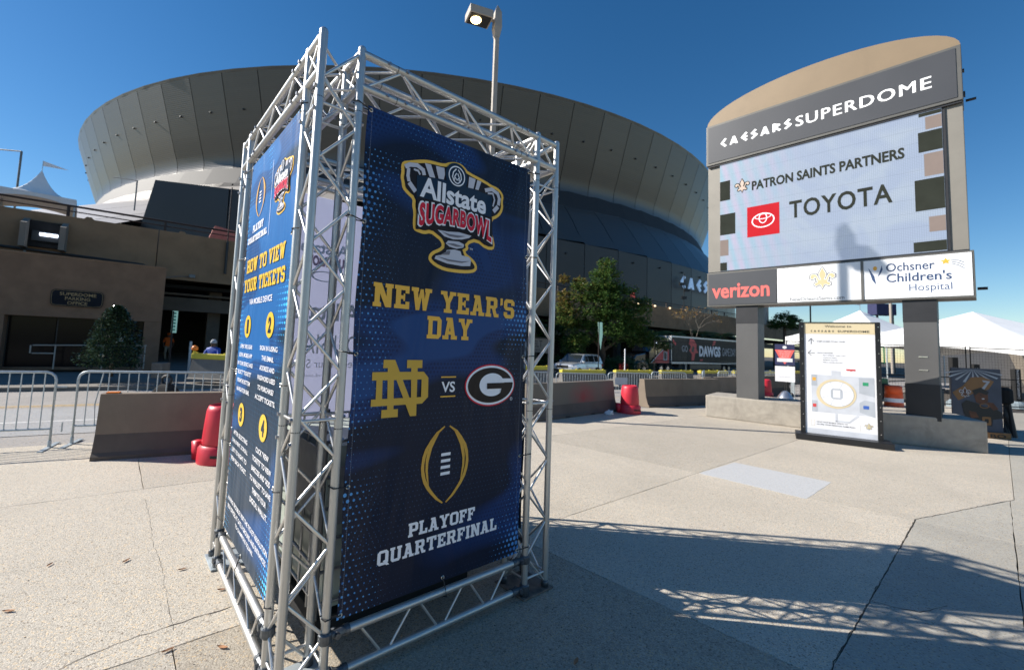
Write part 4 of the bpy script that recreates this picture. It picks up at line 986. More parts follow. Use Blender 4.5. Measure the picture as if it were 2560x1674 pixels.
multidecal([[(.454, 1.66), (.526, 1.66), (.530, 1.613), (.453, 1.613)], [(.482, 1.615), (.521, 1.615), (.532, 1.375), (.492, 1.375)], [(.486, 1.66), (.526, 1.66), (.684, 1.333), (.642, 1.333)], [(.634, 1.62), (.678, 1.62), (.684, 1.333), (.648, 1.333)], [(.604, 1.66), (.709, 1.66), (.71, 1.613), (.605, 1.613)], [(.457, 1.38), (.56, 1.38), (.561, 1.335), (.457, 1.335)],
            [(.388, 1.591), (.722, 1.591), (.758, 1.553), (.711, 1.545), (.389, 1.545)], [(.416, 1.55), (.453, 1.55), (.456, 1.435), (.417, 1.435)], [(.39, 1.441), (.716, 1.441), (.760, 1.439), (.719, 1.402), (.39, 1.402)], [(.709, 1.546), (.756, 1.555), (.760, 1.437), (.711, 1.437)]], 'banner bronze', fb, 2, 'monogram')
text('VS', (.856, .960, 1.462, 1.528), 'banner white', fb, 2, bold=.02)
decal([(.851, 1.552), (.965, 1.552), (.965, 1.560), (.851, 1.560)], 'banner gold', fb, 2, 'rule'); decal([(.851, 1.432), (.965, 1.432), (.965, 1.440), (.851, 1.440)], 'banner gold', fb, 2, 'rule')
decal(ell(1.260, 1.496, .222, .140, 56), 'banner red', fb, 2, 'oval_rim'); decal(ell(1.260, 1.496, .213, .131, 56), 'banner white', fb, 3, 'oval_rim'); decal(ell(1.259, 1.496, .198, .117, 56), 'banner black', fb, 4, 'oval_field')
decal(ell(1.268, 1.499, .111, .077, 48), 'banner white', fb, 5, 'oval_centre'); decal([(1.33, 1.512), (1.464, 1.512), (1.460, 1.538), (1.335, 1.540)], 'banner white', fb, 6, 'letter_gap')
decal([(1.220, 1.510), (1.458, 1.510), (1.452, 1.472), (1.222, 1.472)], 'banner black', fb, 7, 'letter_bar')
decal([(1.352, 1.473), (1.44, 1.473), (1.40, 1.425), (1.335, 1.415)], 'banner black', fb, 7, 'letter_bar')
ringdecal(ell(1.452, 1.397, .012, .012, 16), ell(1.452, 1.397, .010, .010, 16), 'banner white', fb, 3, 'mark'); text('R', (1.447, 1.457, 1.391, 1.403), 'banner white', fb, 3)
def parens(parent, fx=lambda p: p, mat='banner paren', L=2):
    a = [(.893, 1.256), (.835, 1.222), (.796, 1.179), (.760, 1.130), (.743, 1.085), (.736, 1.022), (.742, .975), (.758, .930), (.785, .888), (.814, .856), (.850, .820), (.899, .788), (.905, .795), (.865, .828), (.838, .857), (.812, .888), (.794, .915), (.772, .955), (.760, 1.002), (.758, 1.04), (.765, 1.078), (.782, 1.125), (.808, 1.168), (.840, 1.205), (.899, 1.25)]
    b = [(.868, 1.235), (.825, 1.195), (.797, 1.155), (.777, 1.110), (.767, 1.065), (.768, 1.001), (.778, .955), (.798, .902), (.792, .950), (.785, .999), (.786, 1.045), (.795, 1.083), (.808, 1.13), (.832, 1.175)]
    for q in (a, b):
        decal([fx(p) for p in q], mat, parent, L, 'football_outline'); decal([fx((1.829 - p[0], p[1])) for p in q], mat, parent, L, 'football_outline')
    for i in range(4): z = 1.082 - i * .0385; decal([fx(p) for p in ((.877, z - .009), (.947, z - .009), (.949, z + .009), (.879, z + .009))], 'banner white', parent, L, 'lace')
parens(fb)
slab_text('PLAYOFF', (.671, 1.163, .640, .718), 'banner white', fb, 2); slab_text('QUARTERFINAL', (.482, 1.357, .526, .610), 'banner white', fb, 2)
for z in (3.06, 2.42, 1.69, .99, .345):
    grommet(fb, .288, z); grommet(fb, 1.558, z)
    tie(fb, [(.288, -.006, z), (.25, -.012, z + .006), (.20, -RC - .006, z + .012), (.19, .0, z + .016)]); tie(fb, [(.288, .004, z), (.25, .006, z), (.24, RC, z + .01), (.19, RC, z + .016)])
    tie(fb, [(1.558, -.006, z), (1.60, -.016, z + .004), (LR - TA, -RC - .005, z + .008), (LR - TA + .026, 0, z + .01)])
grommet(fb, .93, .345); tie(fb, [(.93, -.005, .345), (.935, -.03, .29), (.945, -.03, .24), (.94, -.005, .235)])

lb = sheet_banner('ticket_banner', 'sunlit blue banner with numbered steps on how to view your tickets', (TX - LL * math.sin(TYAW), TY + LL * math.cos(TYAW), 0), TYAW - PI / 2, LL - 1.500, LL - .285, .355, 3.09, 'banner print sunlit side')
U = lambda u: LL - u
# layout across the left banner runs from x=.35 (far edge) to x=1.565 (near edge)
X0, X1 = .35, 1.565
parens(lb, lambda p: (.700 + (p[0] - .915) * .74, 2.762 + (p[1] - 1.022) * .62))
slab_text('PLAYOFF', (.545, .85, 2.522, 2.576), 'banner white', lb, 2); slab_text('QUARTERFINAL', (.41, .965, 2.448, 2.495), 'banner white', lb, 2)
decal([(1.008, 2.43), (1.013, 2.43), (1.013, 2.94), (1.008, 2.94)], 'banner white', lb, 2, 'rule')
trophy(lb, lambda p: (1.268 + (p[0] - .905) * .50, 2.697 + (p[1] - 2.58) * .49))
slab_text('HOW TO VIEW', (.45, 1.44, 2.225, 2.325), 'banner yellow', lb, 2); slab_text('YOUR TICKETS', (.405, 1.47, 2.082, 2.178), 'banner yellow', lb, 2)
text('VIA MOBILE DEVICE', (.625, 1.23, 1.984, 2.024), 'banner white', lb, 2, bold=.012)
for cx, cz, s in ((.625, 1.828, '1'), (1.225, 1.835, '2'), (.64, 1.208, '3'), (1.245, 1.218, '4')):
    decal(ell(cx, cz, .092, .080), 'banner yellow', lb, 2, 'number_disc'); text(s, (cx - (.02 if s == '1' else .035), cx + .035, cz - .05, cz + .05), 'banner navy', lb, 3, bold=.05)
def para(lines, cx, z, lh, hw, ch=.030):
    mx = max(len(s) for s in lines)
    for i, s in enumerate(lines): hh = hw * len(s) / mx; text(s, (cx - hh, cx + hh, z - i * lh, z - i * lh + ch), 'banner white', lb, 2, bold=.012)
para(['OPEN THE SUGAR', 'BOWL MOBILE APP', 'IN YOUR DEVICE AND', 'SELECT "TICKETS"', 'FROM THE BOTTOM', 'NAVIGATION BAR.'], .63, 1.67, .062, .24)
para(['SIGN IN USING', 'THE EMAIL', 'ADDRESS AND', 'PASSWORD USED', 'TO PURCHASE/', 'ACCEPT TICKETS.'], 1.23, 1.675, .062, .235)
para(['AFTER SELECTING', 'THE EVENT, SCROLL', 'LEFT TO RIGHT TO', 'VIEW EACH TICKET.'], .67, 1.045, .062, .25)
para(['CLICK "VIEW', 'TICKETS" TO VIEW', 'BARCODE AND "ADD', 'TO WALLET" TO SAVE', 'THEM TO YOUR', 'DIGITAL WALLET.'], 1.27, 1.055, .062, .245, .032)
para(['HAVING TROUBLE? VISIT THE TICKET RESOLUTION', 'BOX OFFICES AT GATE A GROUND AND ENTRANCES', 'TO CHAMPIONS SQUARE.'], .985, .580, .055, .54, .030)
for z in (3.06, 2.35, 1.5, .95, .375):
    grommet(lb, .366, z); grommet(lb, 1.550, z)
    tie(lb, [(1.55, -.006, z), (1.60, -.014, z + .004), (LL - TA, -RC - .005, z + .008), (LL - TA + .03, 0, z + .01)])
    tie(lb, [(.366, -.006, z), (.30, -.012, z + .004), (TA, -RC - .005, z + .008), (TA - .03, 0, z + .01)])
grommet(lb, .95, .37); tie(lb, [(.95, -.005, .37), (.955, -.03, .30), (.96, -.03, .25), (.955, 0, .235)])
bb = sheet_banner('back_banner', 'pale lavender reverse of a banner glowing through the truss gap', (TX + math.cos(TYAW) * 0 - (LL - .02) * math.sin(TYAW), TY + (LL - .02) * math.cos(TYAW), 0), TYAW, .26, 1.60, .40, 3.09, 'banner back')
sbn = sheet_banner('side_banner', 'dark unlit reverse of the banner on the far right face of the tower', (TX + LR * math.cos(TYAW), TY + LR * math.sin(TYAW), 0), TYAW + PI / 2, .26, 1.59, .33, 3.09, 'banner navy')  # reverse given navy so that its shade is in the colour
text('Allstate', (.45, 1.1, 1.93, 2.10), 'ghost white', bb, 2, bold=.03, mirror=True); text('LOUISIANA', (.32, 1.2, 1.62, 1.80), 'ghost white', bb, 2, mirror=True)
text('Feed Your Soul', (.5, 1.1, 1.49, 1.57), 'ghost white', bb, 2, mirror=True); text('exploreLouisiana.com', (.34, .94, 1.40, 1.44), 'ghost white', bb, 2, mirror=True)
text('Allstate', (.5, .95, 2.55, 2.66), 'ghost white', bb, 2, bold=.03, mirror=True); text('SUGARBOWL', (.5, .95, 2.43, 2.53), 'ghost red', bb, 2, bold=.06, mirror=True)
ringdecal(ell(.73, 2.34, .12, .05), ell(.73, 2.34, .10, .04), 'ghost white', bb, 2)

# ballast tote inside the tower
tote = thing('liquid_tote', 'grey caged liquid tote with pale green tank used as ballast inside the tower', 'tote', (TX, TY, 0), TYAW)
tx0, tx1, ty0, ty1 = .30, 1.42, .36, 1.36
MB().box(tx0, tx1, ty0, ty1, .0, .14).obj('pallet', 'net black', tote, bevel=.01)
MB().box(tx0 + .03, tx1 - .03, ty0 + .03, ty1 - .03, .15, 1.12).obj('tank', 'tote plastic', tote, bevel=.05)
MB().lathe([(.09, 0), (.09, .05), (.02, .055)], ((tx0 + tx1) / 2, (ty0 + ty1) / 2, 1.12), 16).obj('cap', 'net black', tote)
for z in (.22, .40, .58, .76, .94, 1.15):
    for a, b in (((tx0, ty0), (tx1, ty0)), ((tx1, ty0), (tx1, ty1)), ((tx1, ty1), (tx0, ty1)), ((tx0, ty1), (tx0, ty0))): rod('cage_rail', (*a, z), (*b, z), .011, 'grey tote steel', tote, 8)
for i in range(7):
    x = tx0 + (tx1 - tx0) * i / 6; y = ty0 + (ty1 - ty0) * i / 6
    for p in ((x, ty0), (x, ty1)): rod('cage_bar', (*p, .14), (*p, 1.15), .009, 'grey tote steel', tote, 8)
    for p in ((tx0, y), (tx1, y)): rod('cage_bar', (*p, .14), (*p, 1.15), .009, 'grey tote steel', tote, 8)
MB().box(tx0 - .016, tx0 - .012, ty0 + .12, ty1 - .2, .70, 1.10).obj('label_plate', 'tote label', tote); MB().box(tx0 + .05, tx0 + .42, ty0 - .016, ty0 - .012, .66, 1.0).obj('label_plate', 'tote label', tote)

# ------------------------------------------------------------------ street lamp
lamp = thing('street_lamp', 'tan square street lamp with one lit box head above the truss tower', 'street lamp', (0.142, 11.08, 0), R(20)); lamp.scale = (1.065, 1.065, 1.065)
MB().box(-.055, .055, -.055, .055, 0, 9.3).obj('pole', 'tan column', lamp, bevel=.006)
MB().box(-.2, .2, -.2, .2, 0, .5).obj('base', 'ped concrete', lamp, bevel=.02)
mb = MB(); vs = []
for z, s in ((9.3, .062), (9.55, .10), (9.95, .085), (10.15, .012)):
    vs += [(-s, -s, z), (s, -s, z), (s, s, z), (-s, s, z)]
fs = [(i * 4 + k, i * 4 + (k + 1) % 4, (i + 1) * 4 + (k + 1) % 4, (i + 1) * 4 + k) for i in range(3) for k in range(4)] + [(3, 2, 1, 0), (12, 13, 14, 15)]
mb.add(vs, fs).obj('cap', 'tan column', lamp)
rod('arm', (-.08, 0, 9.72), (-.2, 0, 9.72), .035, 'tan column', lamp, 8)
hd = MB().box(-.78, -.18, -.22, .22, 9.62, 9.82).obj('head', 'tan column', lamp, bevel=.012)
MB().box(-.74, -.22, -.19, .19, 9.605, 9.618).obj('reflector', 'black frame', hd)
MB().lathe([(.13, -.012), (.12, -.03), (.07, -.05), (.01, -.055)], (-.56, 0, 9.615), 16).obj('lens', 'lit lamp', hd, smooth=True)

# ------------------------------------------------------------------ monument sign
ms = thing('monument_sign', 'tall roadside stadium sign with arched tan top, video screen and sponsor panels', 'sign', (7.06, 12.07, 0), R(-49))
def bx(n, x0, x1, y0, y1, z0, z1, mat, p=ms, bev=0.0): return MB().box(x0, x1, y0, y1, z0, z1).obj(n, mat, p, bevel=bev)
D0, D1 = 0.02, .62
for x0, x1 in ((.0, .53), (3.34, 3.86)):
    pp = bx('post', x0, x1, D0 + .02, D1 - .06, .55, 3.12, 'post grey', bev=.006)
    MB().box(x0 - .004, x1 + .004, D0 + .014, D1 - .054, 2.62, 3.1).obj('top_collar', 'post black', pp)
MB().box(3.335, 3.865, D0 + .013, D1 - .053, .55, 1.30).obj('dark_base', 'post black', pp)
for z in (1.36 + .22, 1.36 + .5): MB().box(3.56, 3.70, D0 + .008, D0 + .02, z, z + .025).obj('plate', 'chrome', pp)
# lower sponsor box
mb = MB().box(-.74, 4.42, -.02, D1 + .05, 3.10, 4.07); lo = mb.obj('sponsor_box', 'sign frame', ms, bevel=.008)
pv = bpy.data.objects.new('sponsor_panel', None)
bpy.data.objects.remove(pv)
bx('sponsor_panel', -.70, .985, -.032, -.02, 3.145, 4.03, 'panel grey'); bx('sponsor_panel', 1.005, 2.665, -.032, -.02, 3.145, 4.03, 'white acrylic'); bx('sponsor_panel', 2.715, 4.385, -.032, -.02, 3.145, 4.03, 'white acrylic')
bx('divider', 2.665, 2.715, -.045, -.02, 3.13, 4.04, 'sign frame')
LL0 = .034 / LAY
text('verizon', (-.60, .83, 3.33, 3.73), 'coral red', ms, LL0, bold=.022)
fleur(1.95, 3.63, .33, ('black print', 'gold print', 'white print'), ms, LL0)
text('NewOrleansSaints.com', (1.28, 2.36, 3.17, 3.26), 'black print', ms, LL0)
text('Ochsner', (3.10, 3.86, 3.74, 3.93), 'navy print', ms, LL0, bold=.012); text("Children's", (3.10, 4.10, 3.50, 3.70), 'navy print', ms, LL0, bold=.016); text('Hospital', (3.46, 4.10, 3.24, 3.44), 'light navy print', ms, LL0)
decal([(2.80, 3.86), (2.90, 3.66), (2.93, 3.46), (2.86, 3.58)], 'navy print', ms, LL0); decal([(3.03, 3.90), (2.98, 3.72), (2.95, 3.64), (3.0, 3.70), (3.04, 3.80)], 'light navy print', ms, LL0); decal(ell(2.915, 3.84, .035, .05, 16), 'orange print', ms, LL0)
st = []
for i in range(10): a = PI / 2 + i * PI / 5; rr = .075 if i % 2 == 0 else .035; st.append((4.02 + rr * 1.1 * math.cos(a), 3.88 + rr * math.sin(a)))
decal(st, 'orange print', ms, LL0, 'star'); multidecal([q for k in range(3) for q in stroke([(4.10 + k * .0, 3.90 - k * .035), (4.20, 3.88 - k * .05), (4.28, 3.83 - k * .06)], .012)], 'navy print', ms, LL0, 'star_trail')
# screen cabinet
bx('cabinet', -.74, 4.36, .06, D1, 4.10, 7.27, 'sign side beige', bev=.01)
bx('gap_shadow', -.70, 4.34, .0, D1, 4.065, 4.10, 'post black')
bx('screen', -.40, 4.05, .02, .06, 4.12, 7.22, 'led screen')
bx('screen_edge', 4.052, 4.10, .03, .07, 4.12, 7.22, 'post black')
bx('lintel', -.72, 4.35, -.005, .06, 7.225, 7.29, 'post black')
S0 = -.0185 / LAY
def sd_(x0, x1, z0, z1, mat, L=0): decal([(x0, z0), (x1, z0), (x1, z1), (x0, z1)], mat, ms, S0 + 1 + L, 'graphic')
for z0, z1, x in ((6.15, 6.72, -.13), (5.15, 5.75, -.0), (4.12, 4.35, -.22)): sd_(-.398, x, z0, z1, 'screen dark')
sd_(-.398, -.18, 4.55, 5.0, 'screen tan')
for z0, z1, x in ((6.33, 6.78, 3.68), (5.03, 5.72, 3.60), (4.13, 4.35, 3.55), (7.13, 7.21, 3.7)): sd_(x, 4.048, z0, z1, 'screen dark')
for z0, z1, x in ((6.82, 7.10, 3.80), (5.78, 6.28, 3.76), (4.55, 4.88, 3.80)): sd_(x, 4.048, z0, z1, 'screen tan')
fleur(.18, 6.42, .24, ('screen dark', 'screen gold'), ms, S0 + 2)
text('PATRON SAINTS PARTNERS', (.42, 3.46, 6.28, 6.54), 'screen dark', ms, S0 + 2, bold=.035)
text('TOYOTA', (1.28, 3.24, 5.32, 5.78), 'screen dark', ms, S0 + 2, bold=.02, spacing=1.1)
sd_(.30, 1.06, 4.98, 5.82, 'screen red', 1)
for a, b, c, d, t in ((.68, 5.40, .27, .20, .028), (.68, 5.46, .10, .145, .022), (.68, 5.505, .20, .075, .02)):
    ringdecal(ell(a, b, c, d), ell(a, b, c - t, d - t), 'screen white', ms, S0 + 3)
# header panel and arch
hp = bx('header_box', -.76, 4.37, -.03, D1 + .02, 7.27, 8.48, 'sign frame', bev=.01)
bx('header_panel', -.70, 4.29, -.042, -.03, 7.34, 8.42, 'panel grey')
H0 = .044 / LAY
angular_text('CAESARS', (-.36, 1.38, 7.71, 7.98), 'white letter', ms, H0, gap=.26)
text('SUPERDOME', (1.46, 3.91, 7.70, 7.97), 'white letter', ms, H0, bold=0, spacing=1.15); text('SUPERDOME', (1.475, 3.925, 7.703, 7.973), 'white letter', ms, H0 + .3, bold=0, spacing=1.15)
arc = [(-.76, 8.485)]
for i in range(25):
    t = .5 - .5 * math.cos(PI * i / 24); x = -.76 + 5.13 * t; arc.append((x, 8.485 + .78 * math.sqrt(max(0, 1 - (2 * t - 1) ** 2))))
arc = [arc[0]] + [a for a in arc[2:-1]] + [(4.37, 8.485)]
pts = arc[::-1]
MB().prism_y(pts, .03, D1).obj('arch', 'arch tan', ms)
rod('camera_stub', (4.40, .3, 7.35), (4.55, .3, 7.35), .03, 'post black', ms, 8); rod('camera_stub', (4.44, .2, 3.3), (4.58, .2, 3.3), .03, 'post black', ms, 8)
for z in (7.45, 7.5, 8.0): MB().box(4.372, 4.40, .2, .34, z, z + .03).obj('bracket', 'post black', ms)

# low concrete walls carrying the posts
def lowwall(a, b, h, depth, lab):
    a = Vector(a); b = Vector(b); d = b - a; o = thing('low_wall', lab, 'low wall', (*a, 0), math.atan2(d.y, d.x), 'low concrete walls under the monument sign')
    L = d.length; MB().box(0, L, 0, depth, 0, h).obj('block', 'ped concrete', o, bevel=.03); return o
lowwall((6.45, 12.50), (8.35, 10.87), .60, 1.35, 'sunlit low concrete wall under the left post of the monument sign')
lowwall((8.80, 9.65), (10.22, 8.87), .63, 1.45, 'half shaded low concrete wall under the right post of the monument sign')

# ------------------------------------------------------------------ map sign
wx = thing('map_sign', 'black framed welcome sign with seating map standing before the monument sign', 'sign', (7.19, 9.84, 0), math.atan2(-.75, 1.12))
Wd = 1.36
MB().box(-.10, Wd + .12, -.30, .22, 0, .13).obj('base', 'black frame', wx, bevel=.01)
for x0, x1 in ((0, .085), (Wd - .085, Wd)):
    f = MB().box(x0, x1, -.03, .05, .13, 2.55).obj('frame_post', 'black frame', wx)
    for i in range(9): MB().tube((x0 + .05, -.034, .25 + i * .275), (x0 + .05, -.028, .25 + i * .275), .009, n=8).obj('bolt', 'chrome', f)
MB().box(.085, Wd - .085, -.03, .05, 2.535, 2.55).obj('frame_top', 'black frame', wx)
MB().box(.085, Wd - .085, -.012, .03, .13, 2.534).obj('board', 'white print', wx)
K = .014 / LAY
def rc(x0, x1, z0, z1, mat, L=0, n='print'): decal([(x0, z0), (x1, z0), (x1, z1), (x0, z1)], mat, wx, K + L, n)
rc(.086, Wd - .086, 2.29, 2.533, 'pale gold print'); rc(.086, Wd - .086, .135, .24, 'pale grey print')
text('Welcome to', (.45, .90, 2.435, 2.485), 'black print', wx, K + 1, bold=.01)
angular_text('CAESARS', (.20, .61, 2.33, 2.375), 'black print', wx, K + 1, gap=.5); text('SUPERDOME', (.67, 1.19, 2.33, 2.375), 'black print', wx, K + 1, bold=.02, spacing=1.1)
multidecal(stroke([(.16, 2.12), (.21, 2.19), (.26, 2.12)], .010) + [seg((.21, 2.185), (.21, 2.06), .010)], 'black print', wx, K, 'arrow')
multidecal(stroke([(.21, 1.93), (.15, 1.87), (.21, 1.81)], .010) + [seg((.155, 1.87), (.27, 1.87), .010)], 'black print', wx, K, 'arrow')
text('RAMP ACCESS TO ALL GATES', (.31, .79, 2.115, 2.14), 'black print', wx, K, bold=.01); text('GATE A GROUND', (.31, .58, 1.865, 1.888), 'black print', wx, K, bold=.01)
for i, (s, x) in enumerate((('BOX OFFICE / WILL CALL', .80), ('SAINTS HALL', .66), ('PRESS GATE', .66), ('FIELD LEVEL SUITES', .74))): text(s, (.41, x, 1.815 - i * .05, 1.835 - i * .05), 'black print', wx, K)
rc(.20, 1.24, .60, 1.40, 'pale grey print', 0, 'map'); 
decal([(.20, .60), (.30, .60), (.30, .84), (.20, .84)], 'mid grey print', wx, K + 1, 'map'); decal([(.20, 1.16), (.30, 1.16), (.30, 1.40), (.20, 1.40)], 'mid grey print', wx, K + 1, 'map')
decal([(1.0, 1.06), (1.24, 1.0), (1.24, 1.38), (1.0, 1.38)], 'mid grey print', wx, K + 1, 'map'); decal([(1.0, .66), (1.24, .58), (1.24, .90), (1.08, .92), (1.0, .86)], 'mid grey print', wx, K + 1, 'map')
rc(.55, .70, 1.40, 1.50, 'pale grey print', 0, 'map'); rc(.60, .64, .42, .60, 'pale grey print', 0, 'map'); rc(.60, .82, .42, .45, 'pale grey print', 0, 'map'); decal([(.80, .42), (.84, .42), (1.0, .58), (.96, .60)], 'pale grey print', wx, K, 'map')
decal(ell(.62, 1.01, .335, .31), 'pale gold print', wx, K + 2, 'map'); ringdecal(ell(.63, 1.01, .285, .27), ell(.63, 1.01, .278, .263), 'mid grey print', wx, K + 4, 'map'); decal(ell(.63, 1.01, .28, .265), 'white print', wx, K + 3, 'map')
decal(rrect(.53, .73, .90, 1.12, .05), 'mid grey print', wx, K + 4, 'map'); rc(.57, .69, .93, 1.09, 'white print', 5, 'map')
for a in range(8):
    t = R(22.5 + a * 45); decal(seg((.63 + .13 * math.cos(t), 1.01 + .12 * math.sin(t)), (.63 + .28 * math.cos(t), 1.01 + .265 * math.sin(t)), .005), 'mid grey print', wx, K + 4, 'map')
    t = R(a * 45); text('GATE', (.63 + .19 * math.cos(t) - .03, .63 + .19 * math.cos(t) + .03, 1.01 + .19 * math.sin(t), 1.02 + .19 * math.sin(t)), 'grey print', wx, K + 4)
rc(.80, .95, 1.515, 1.55, 'red print', 0, 'flag'); decal([(.86, 1.515), (.89, 1.515), (.875, 1.50)], 'red print', wx, K, 'flag')
rc(1.06, 1.15, 1.22, 1.29, 'green print', 2, 'flag'); rc(1.06, 1.15, .74, .81, 'blue print', 2, 'flag'); rc(.22, .28, 1.27, 1.34, 'orange print', 2, 'flag'); rc(.22, .28, .70, .77, 'red print', 2, 'flag')
text('HAVE YOUR MOBILE TICKET TO', (.28, .80, .375, .40), 'black print', wx, K, bold=.01); text('ACCESS YOUR PERSONAL GAME PLAN', (.28, .92, .325, .35), 'black print', wx, K, bold=.01)
ringdecal([(.18, .30), (.25, .30), (.25, .42), (.18, .42)], [(.185, .305), (.245, .305), (.245, .415), (.185, .415)], 'pale gold print', wx, K)
rc(1.0, 1.003, .27, .44, 'pale gold print'); fleur(1.14, .37, .085, ('black print', 'gold print', 'white print'), wx, K)

# ------------------------------------------------------------------ concrete barriers
def jersey_mesh(L, wb, wt, h, name, mats, paint=True):
    hb = wb / 2; ht = wt / 2
    right = [(-hb, 0), (-hb, .055), (-hb + .05, .10), (-ht - .075, .33), (-ht, h)]   # front side (y<0) going up
    p = right + [(ht, h), (ht + .075, .33), (hb - .05, .10), (hb, .055), (hb, 0)]
    mb = MB(); n = len(p)
    vs = [(0, y, z) for y, z in p] + [(L, y, z) for y, z in p]
    fs = [tuple(range(n)), tuple(range(2 * n - 1, n - 1, -1))]; mi = [0, 0]
    for i in range(n):
        fs.append((i, i + n, (i + 1) % n + n, (i + 1) % n)); mi.append(1 if paint and i in (0, 1, 2, 6, 7, 8) else 0)
    mb.v = vs; mb.f = fs; mb.mi = mi
    me = mb.mesh(name, mats); bm = bmesh.new(); bm.from_mesh(me); bmesh.ops.recalc_face_normals(bm, faces=bm.faces); bm.to_mesh(me); bm.free()
    return me
JM = jersey_mesh(3.66, .60, .19, .87, 'barrier_body', ('jersey taupe', 'jersey dark paint'))
def jersey(a, b, lab, cap=None, me=JM, grp='low concrete barriers along the plaza edge', name='concrete_barrier', z=None, L=3.66):
    a = Vector(a); b = Vector(b); d = (b - a).normalized(); nn = Vector((-d.y, d.x)); base = a + nn * .30
    c = a + d * L / 2; zz = gz(c.x, c.y) if z is None else z
    o = thing(name, lab, 'concrete barrier', (base.x, base.y, zz - .005), math.atan2(d.y, d.x), grp)
    x = bpy.data.objects.new('body', me); COL.objects.link(x); x.parent = o
    for k in (.32, .62): MB().box(L * k, L * k + .16, -.303, -.25, 0, .05).obj('fork_slot', 'crack dark', o)
    return o
jersey((-5.137, 6.004), (-4.053, 6.58), 'nearest taupe concrete barrier beside the red drum at the left', L=3.66)
o = thing('reflector', 'small orange reflector strip on the end of the nearest concrete barrier', 'reflector', (-5.137, 6.004, 0), math.atan2(.576, 1.084))
MB().box(.05, .20, .24, .34, .866, .885).obj('strip', 'orange plastic', o, bevel=.005)
jersey((1.38, 10.40), (4.0, 12.72), 'taupe concrete barrier with faint red smudges left of the red drum by the tower')
jersey((5.396, 13.877), (7.862, 15.1), 'taupe concrete barrier between the red drum and the monument sign')
jersey((8.55, 16.2), (11.2, 18.0), 'taupe concrete barrier half hidden behind the left post of the monument sign')
jersey((11.9, 18.9), (14.6, 20.7), 'far taupe concrete barrier behind the small red poster stand')
smear = [o for o in bpy.data.objects if o.get('label', '').startswith('taupe concrete barrier with faint')][0]
def softmat():
    m, n, b = newmat('red smudge'); co = coord(n); f = noise(n, co, 4, 3)
    g = n.nodes.new('ShaderNodeTexGradient'); g.gradient_type = 'SPHERICAL'; mp = n.nodes.new('ShaderNodeMapping'); mp.vector_type = 'POINT'; mp.inputs['Location'].default_value = (-2.15 / .75, 0, -.50 / .42); mp.inputs['Scale'].default_value = (1 / .75, 0, 1 / .42)
    n.links.new(co, mp.inputs[0]); n.links.new(mp.outputs[0], g.inputs[0])
    c = mixc(n, mathn(n, 'MULTIPLY', mathn(n, 'MULTIPLY', g.outputs['Fac'], f), 1.1), (0.15, 0.13, 0.105), (0.35, 0.02, 0.025)); n.links.new(c, b.inputs['Base Color']); b.inputs['Roughness'].default_value = .8
softmat()
sm = [c for c in smear.children if c.name.startswith('body')][0]
me2 = JM.copy(); me2.materials[0] = mt('red smudge'); sm.data = me2
JY = jersey_mesh(3.5, .60, .20, .86, 'barrier_body_grey', ('jersey grey', 'jersey grey'), False)
CAPM = MB().box(-.02, 3.52, -.14, .14, .78, .98).mesh('cap', 'yellow cap', bevel=.03)
LAMPB = MB().lathe([(.05, 0), (.05, .04), (.03, .05)], n=8).mesh('cap_knob', 'yellow cap')
def ybar(a, d, lab, z=None):
    d = Vector(d).normalized(); a = Vector(a); o = jersey(a, a + d, lab, me=JY, grp='yellow topped barriers across the road', name='capped_barrier', L=3.5, z=z)
    x = bpy.data.objects.new('yellow_cap', CAPM); COL.objects.link(x); x.parent = o
    for k in (.1, 1.2, 2.3, 3.4): y = bpy.data.objects.new('cap_knob', LAMPB); COL.objects.link(y); y.parent = x; y.location = (k, 0, .975)
    return o
ybar((-10.72, 16.32), (1, -.06), 'yellow topped barrier across the road beside the seated man in blue', z=.02)
q = Vector((4.95, 25.2)); dY = Vector((math.cos(R(31)), math.sin(R(31))))
labs = ['first yellow topped barrier in front of the silver car', 'second yellow topped barrier in front of the truck cab', 'third yellow topped barrier in front of the black trailer', 'fourth yellow topped barrier in front of the black trailer', 'fifth yellow topped barrier beside the left sign post', 'sixth yellow topped barrier seen between sign post and map sign', 'seventh yellow topped barrier seen between sign post and map sign']
for i, l in enumerate(labs):
    p = q + dY * (i * 4.45); ybar(p, dY, l, z=gz(p.x, p.y) + .1)
ybar(Vector((4.95, 25.2)) - dY * 4.45, dY, 'yellow topped barrier seen through the right leg of the truss tower', z=-.3)
wl = thing('warning_light', 'small amber warning lamp on the yellow barrier at the left', 'warning light', (-10.62, 16.5, 1.0))
MB().lathe([(.05, 0), (.05, .08), (.03, .10)], n=10).obj('stem', 'yellow cap', wl); MB().lathe([(.04, .10), (.10, .12), (.11, .2), (.08, .27), (.02, .29)], n=14).obj('lens', 'orange plastic', wl, smooth=True)

# ------------------------------------------------------------------ red drums
def drum(x, y, s, lab, notch=0):
    o = thing('red_drum', lab, 'drum', (x, y, 0), notch, 'red plastic drums beside the barriers')
    MB().lathe([(.235, .10), (.255, .30), (.24, .52), (.225, .70), (.20, .765), (.17, .775), (.165, .745), (.02, .745)], n=28).obj('body', 'red plastic', o, smooth=True)
    mb = MB(); mb.lathe([(.30, 0), (.305, .03), (.295, .20), (.262, .24)], n=28, caps=False); mb.prism_y([(-.36, .02), (-.26, .02), (-.26, .26), (-.38, .27)], -.09, .09)
    mb.obj('skirt', 'red plastic', o, smooth=True)
    MB().box(.02, .20, -.308, -.298, .10, .135).obj('print', 'crack dark', o)
    o.scale = (s, s, s); return o
drum(-3.55, 6.30, 1.0, 'red plastic drum in front of the near barrier left of the tower')
drum(4.33, 12.55, 1.0, 'red plastic drum between the two barriers right of the tower')
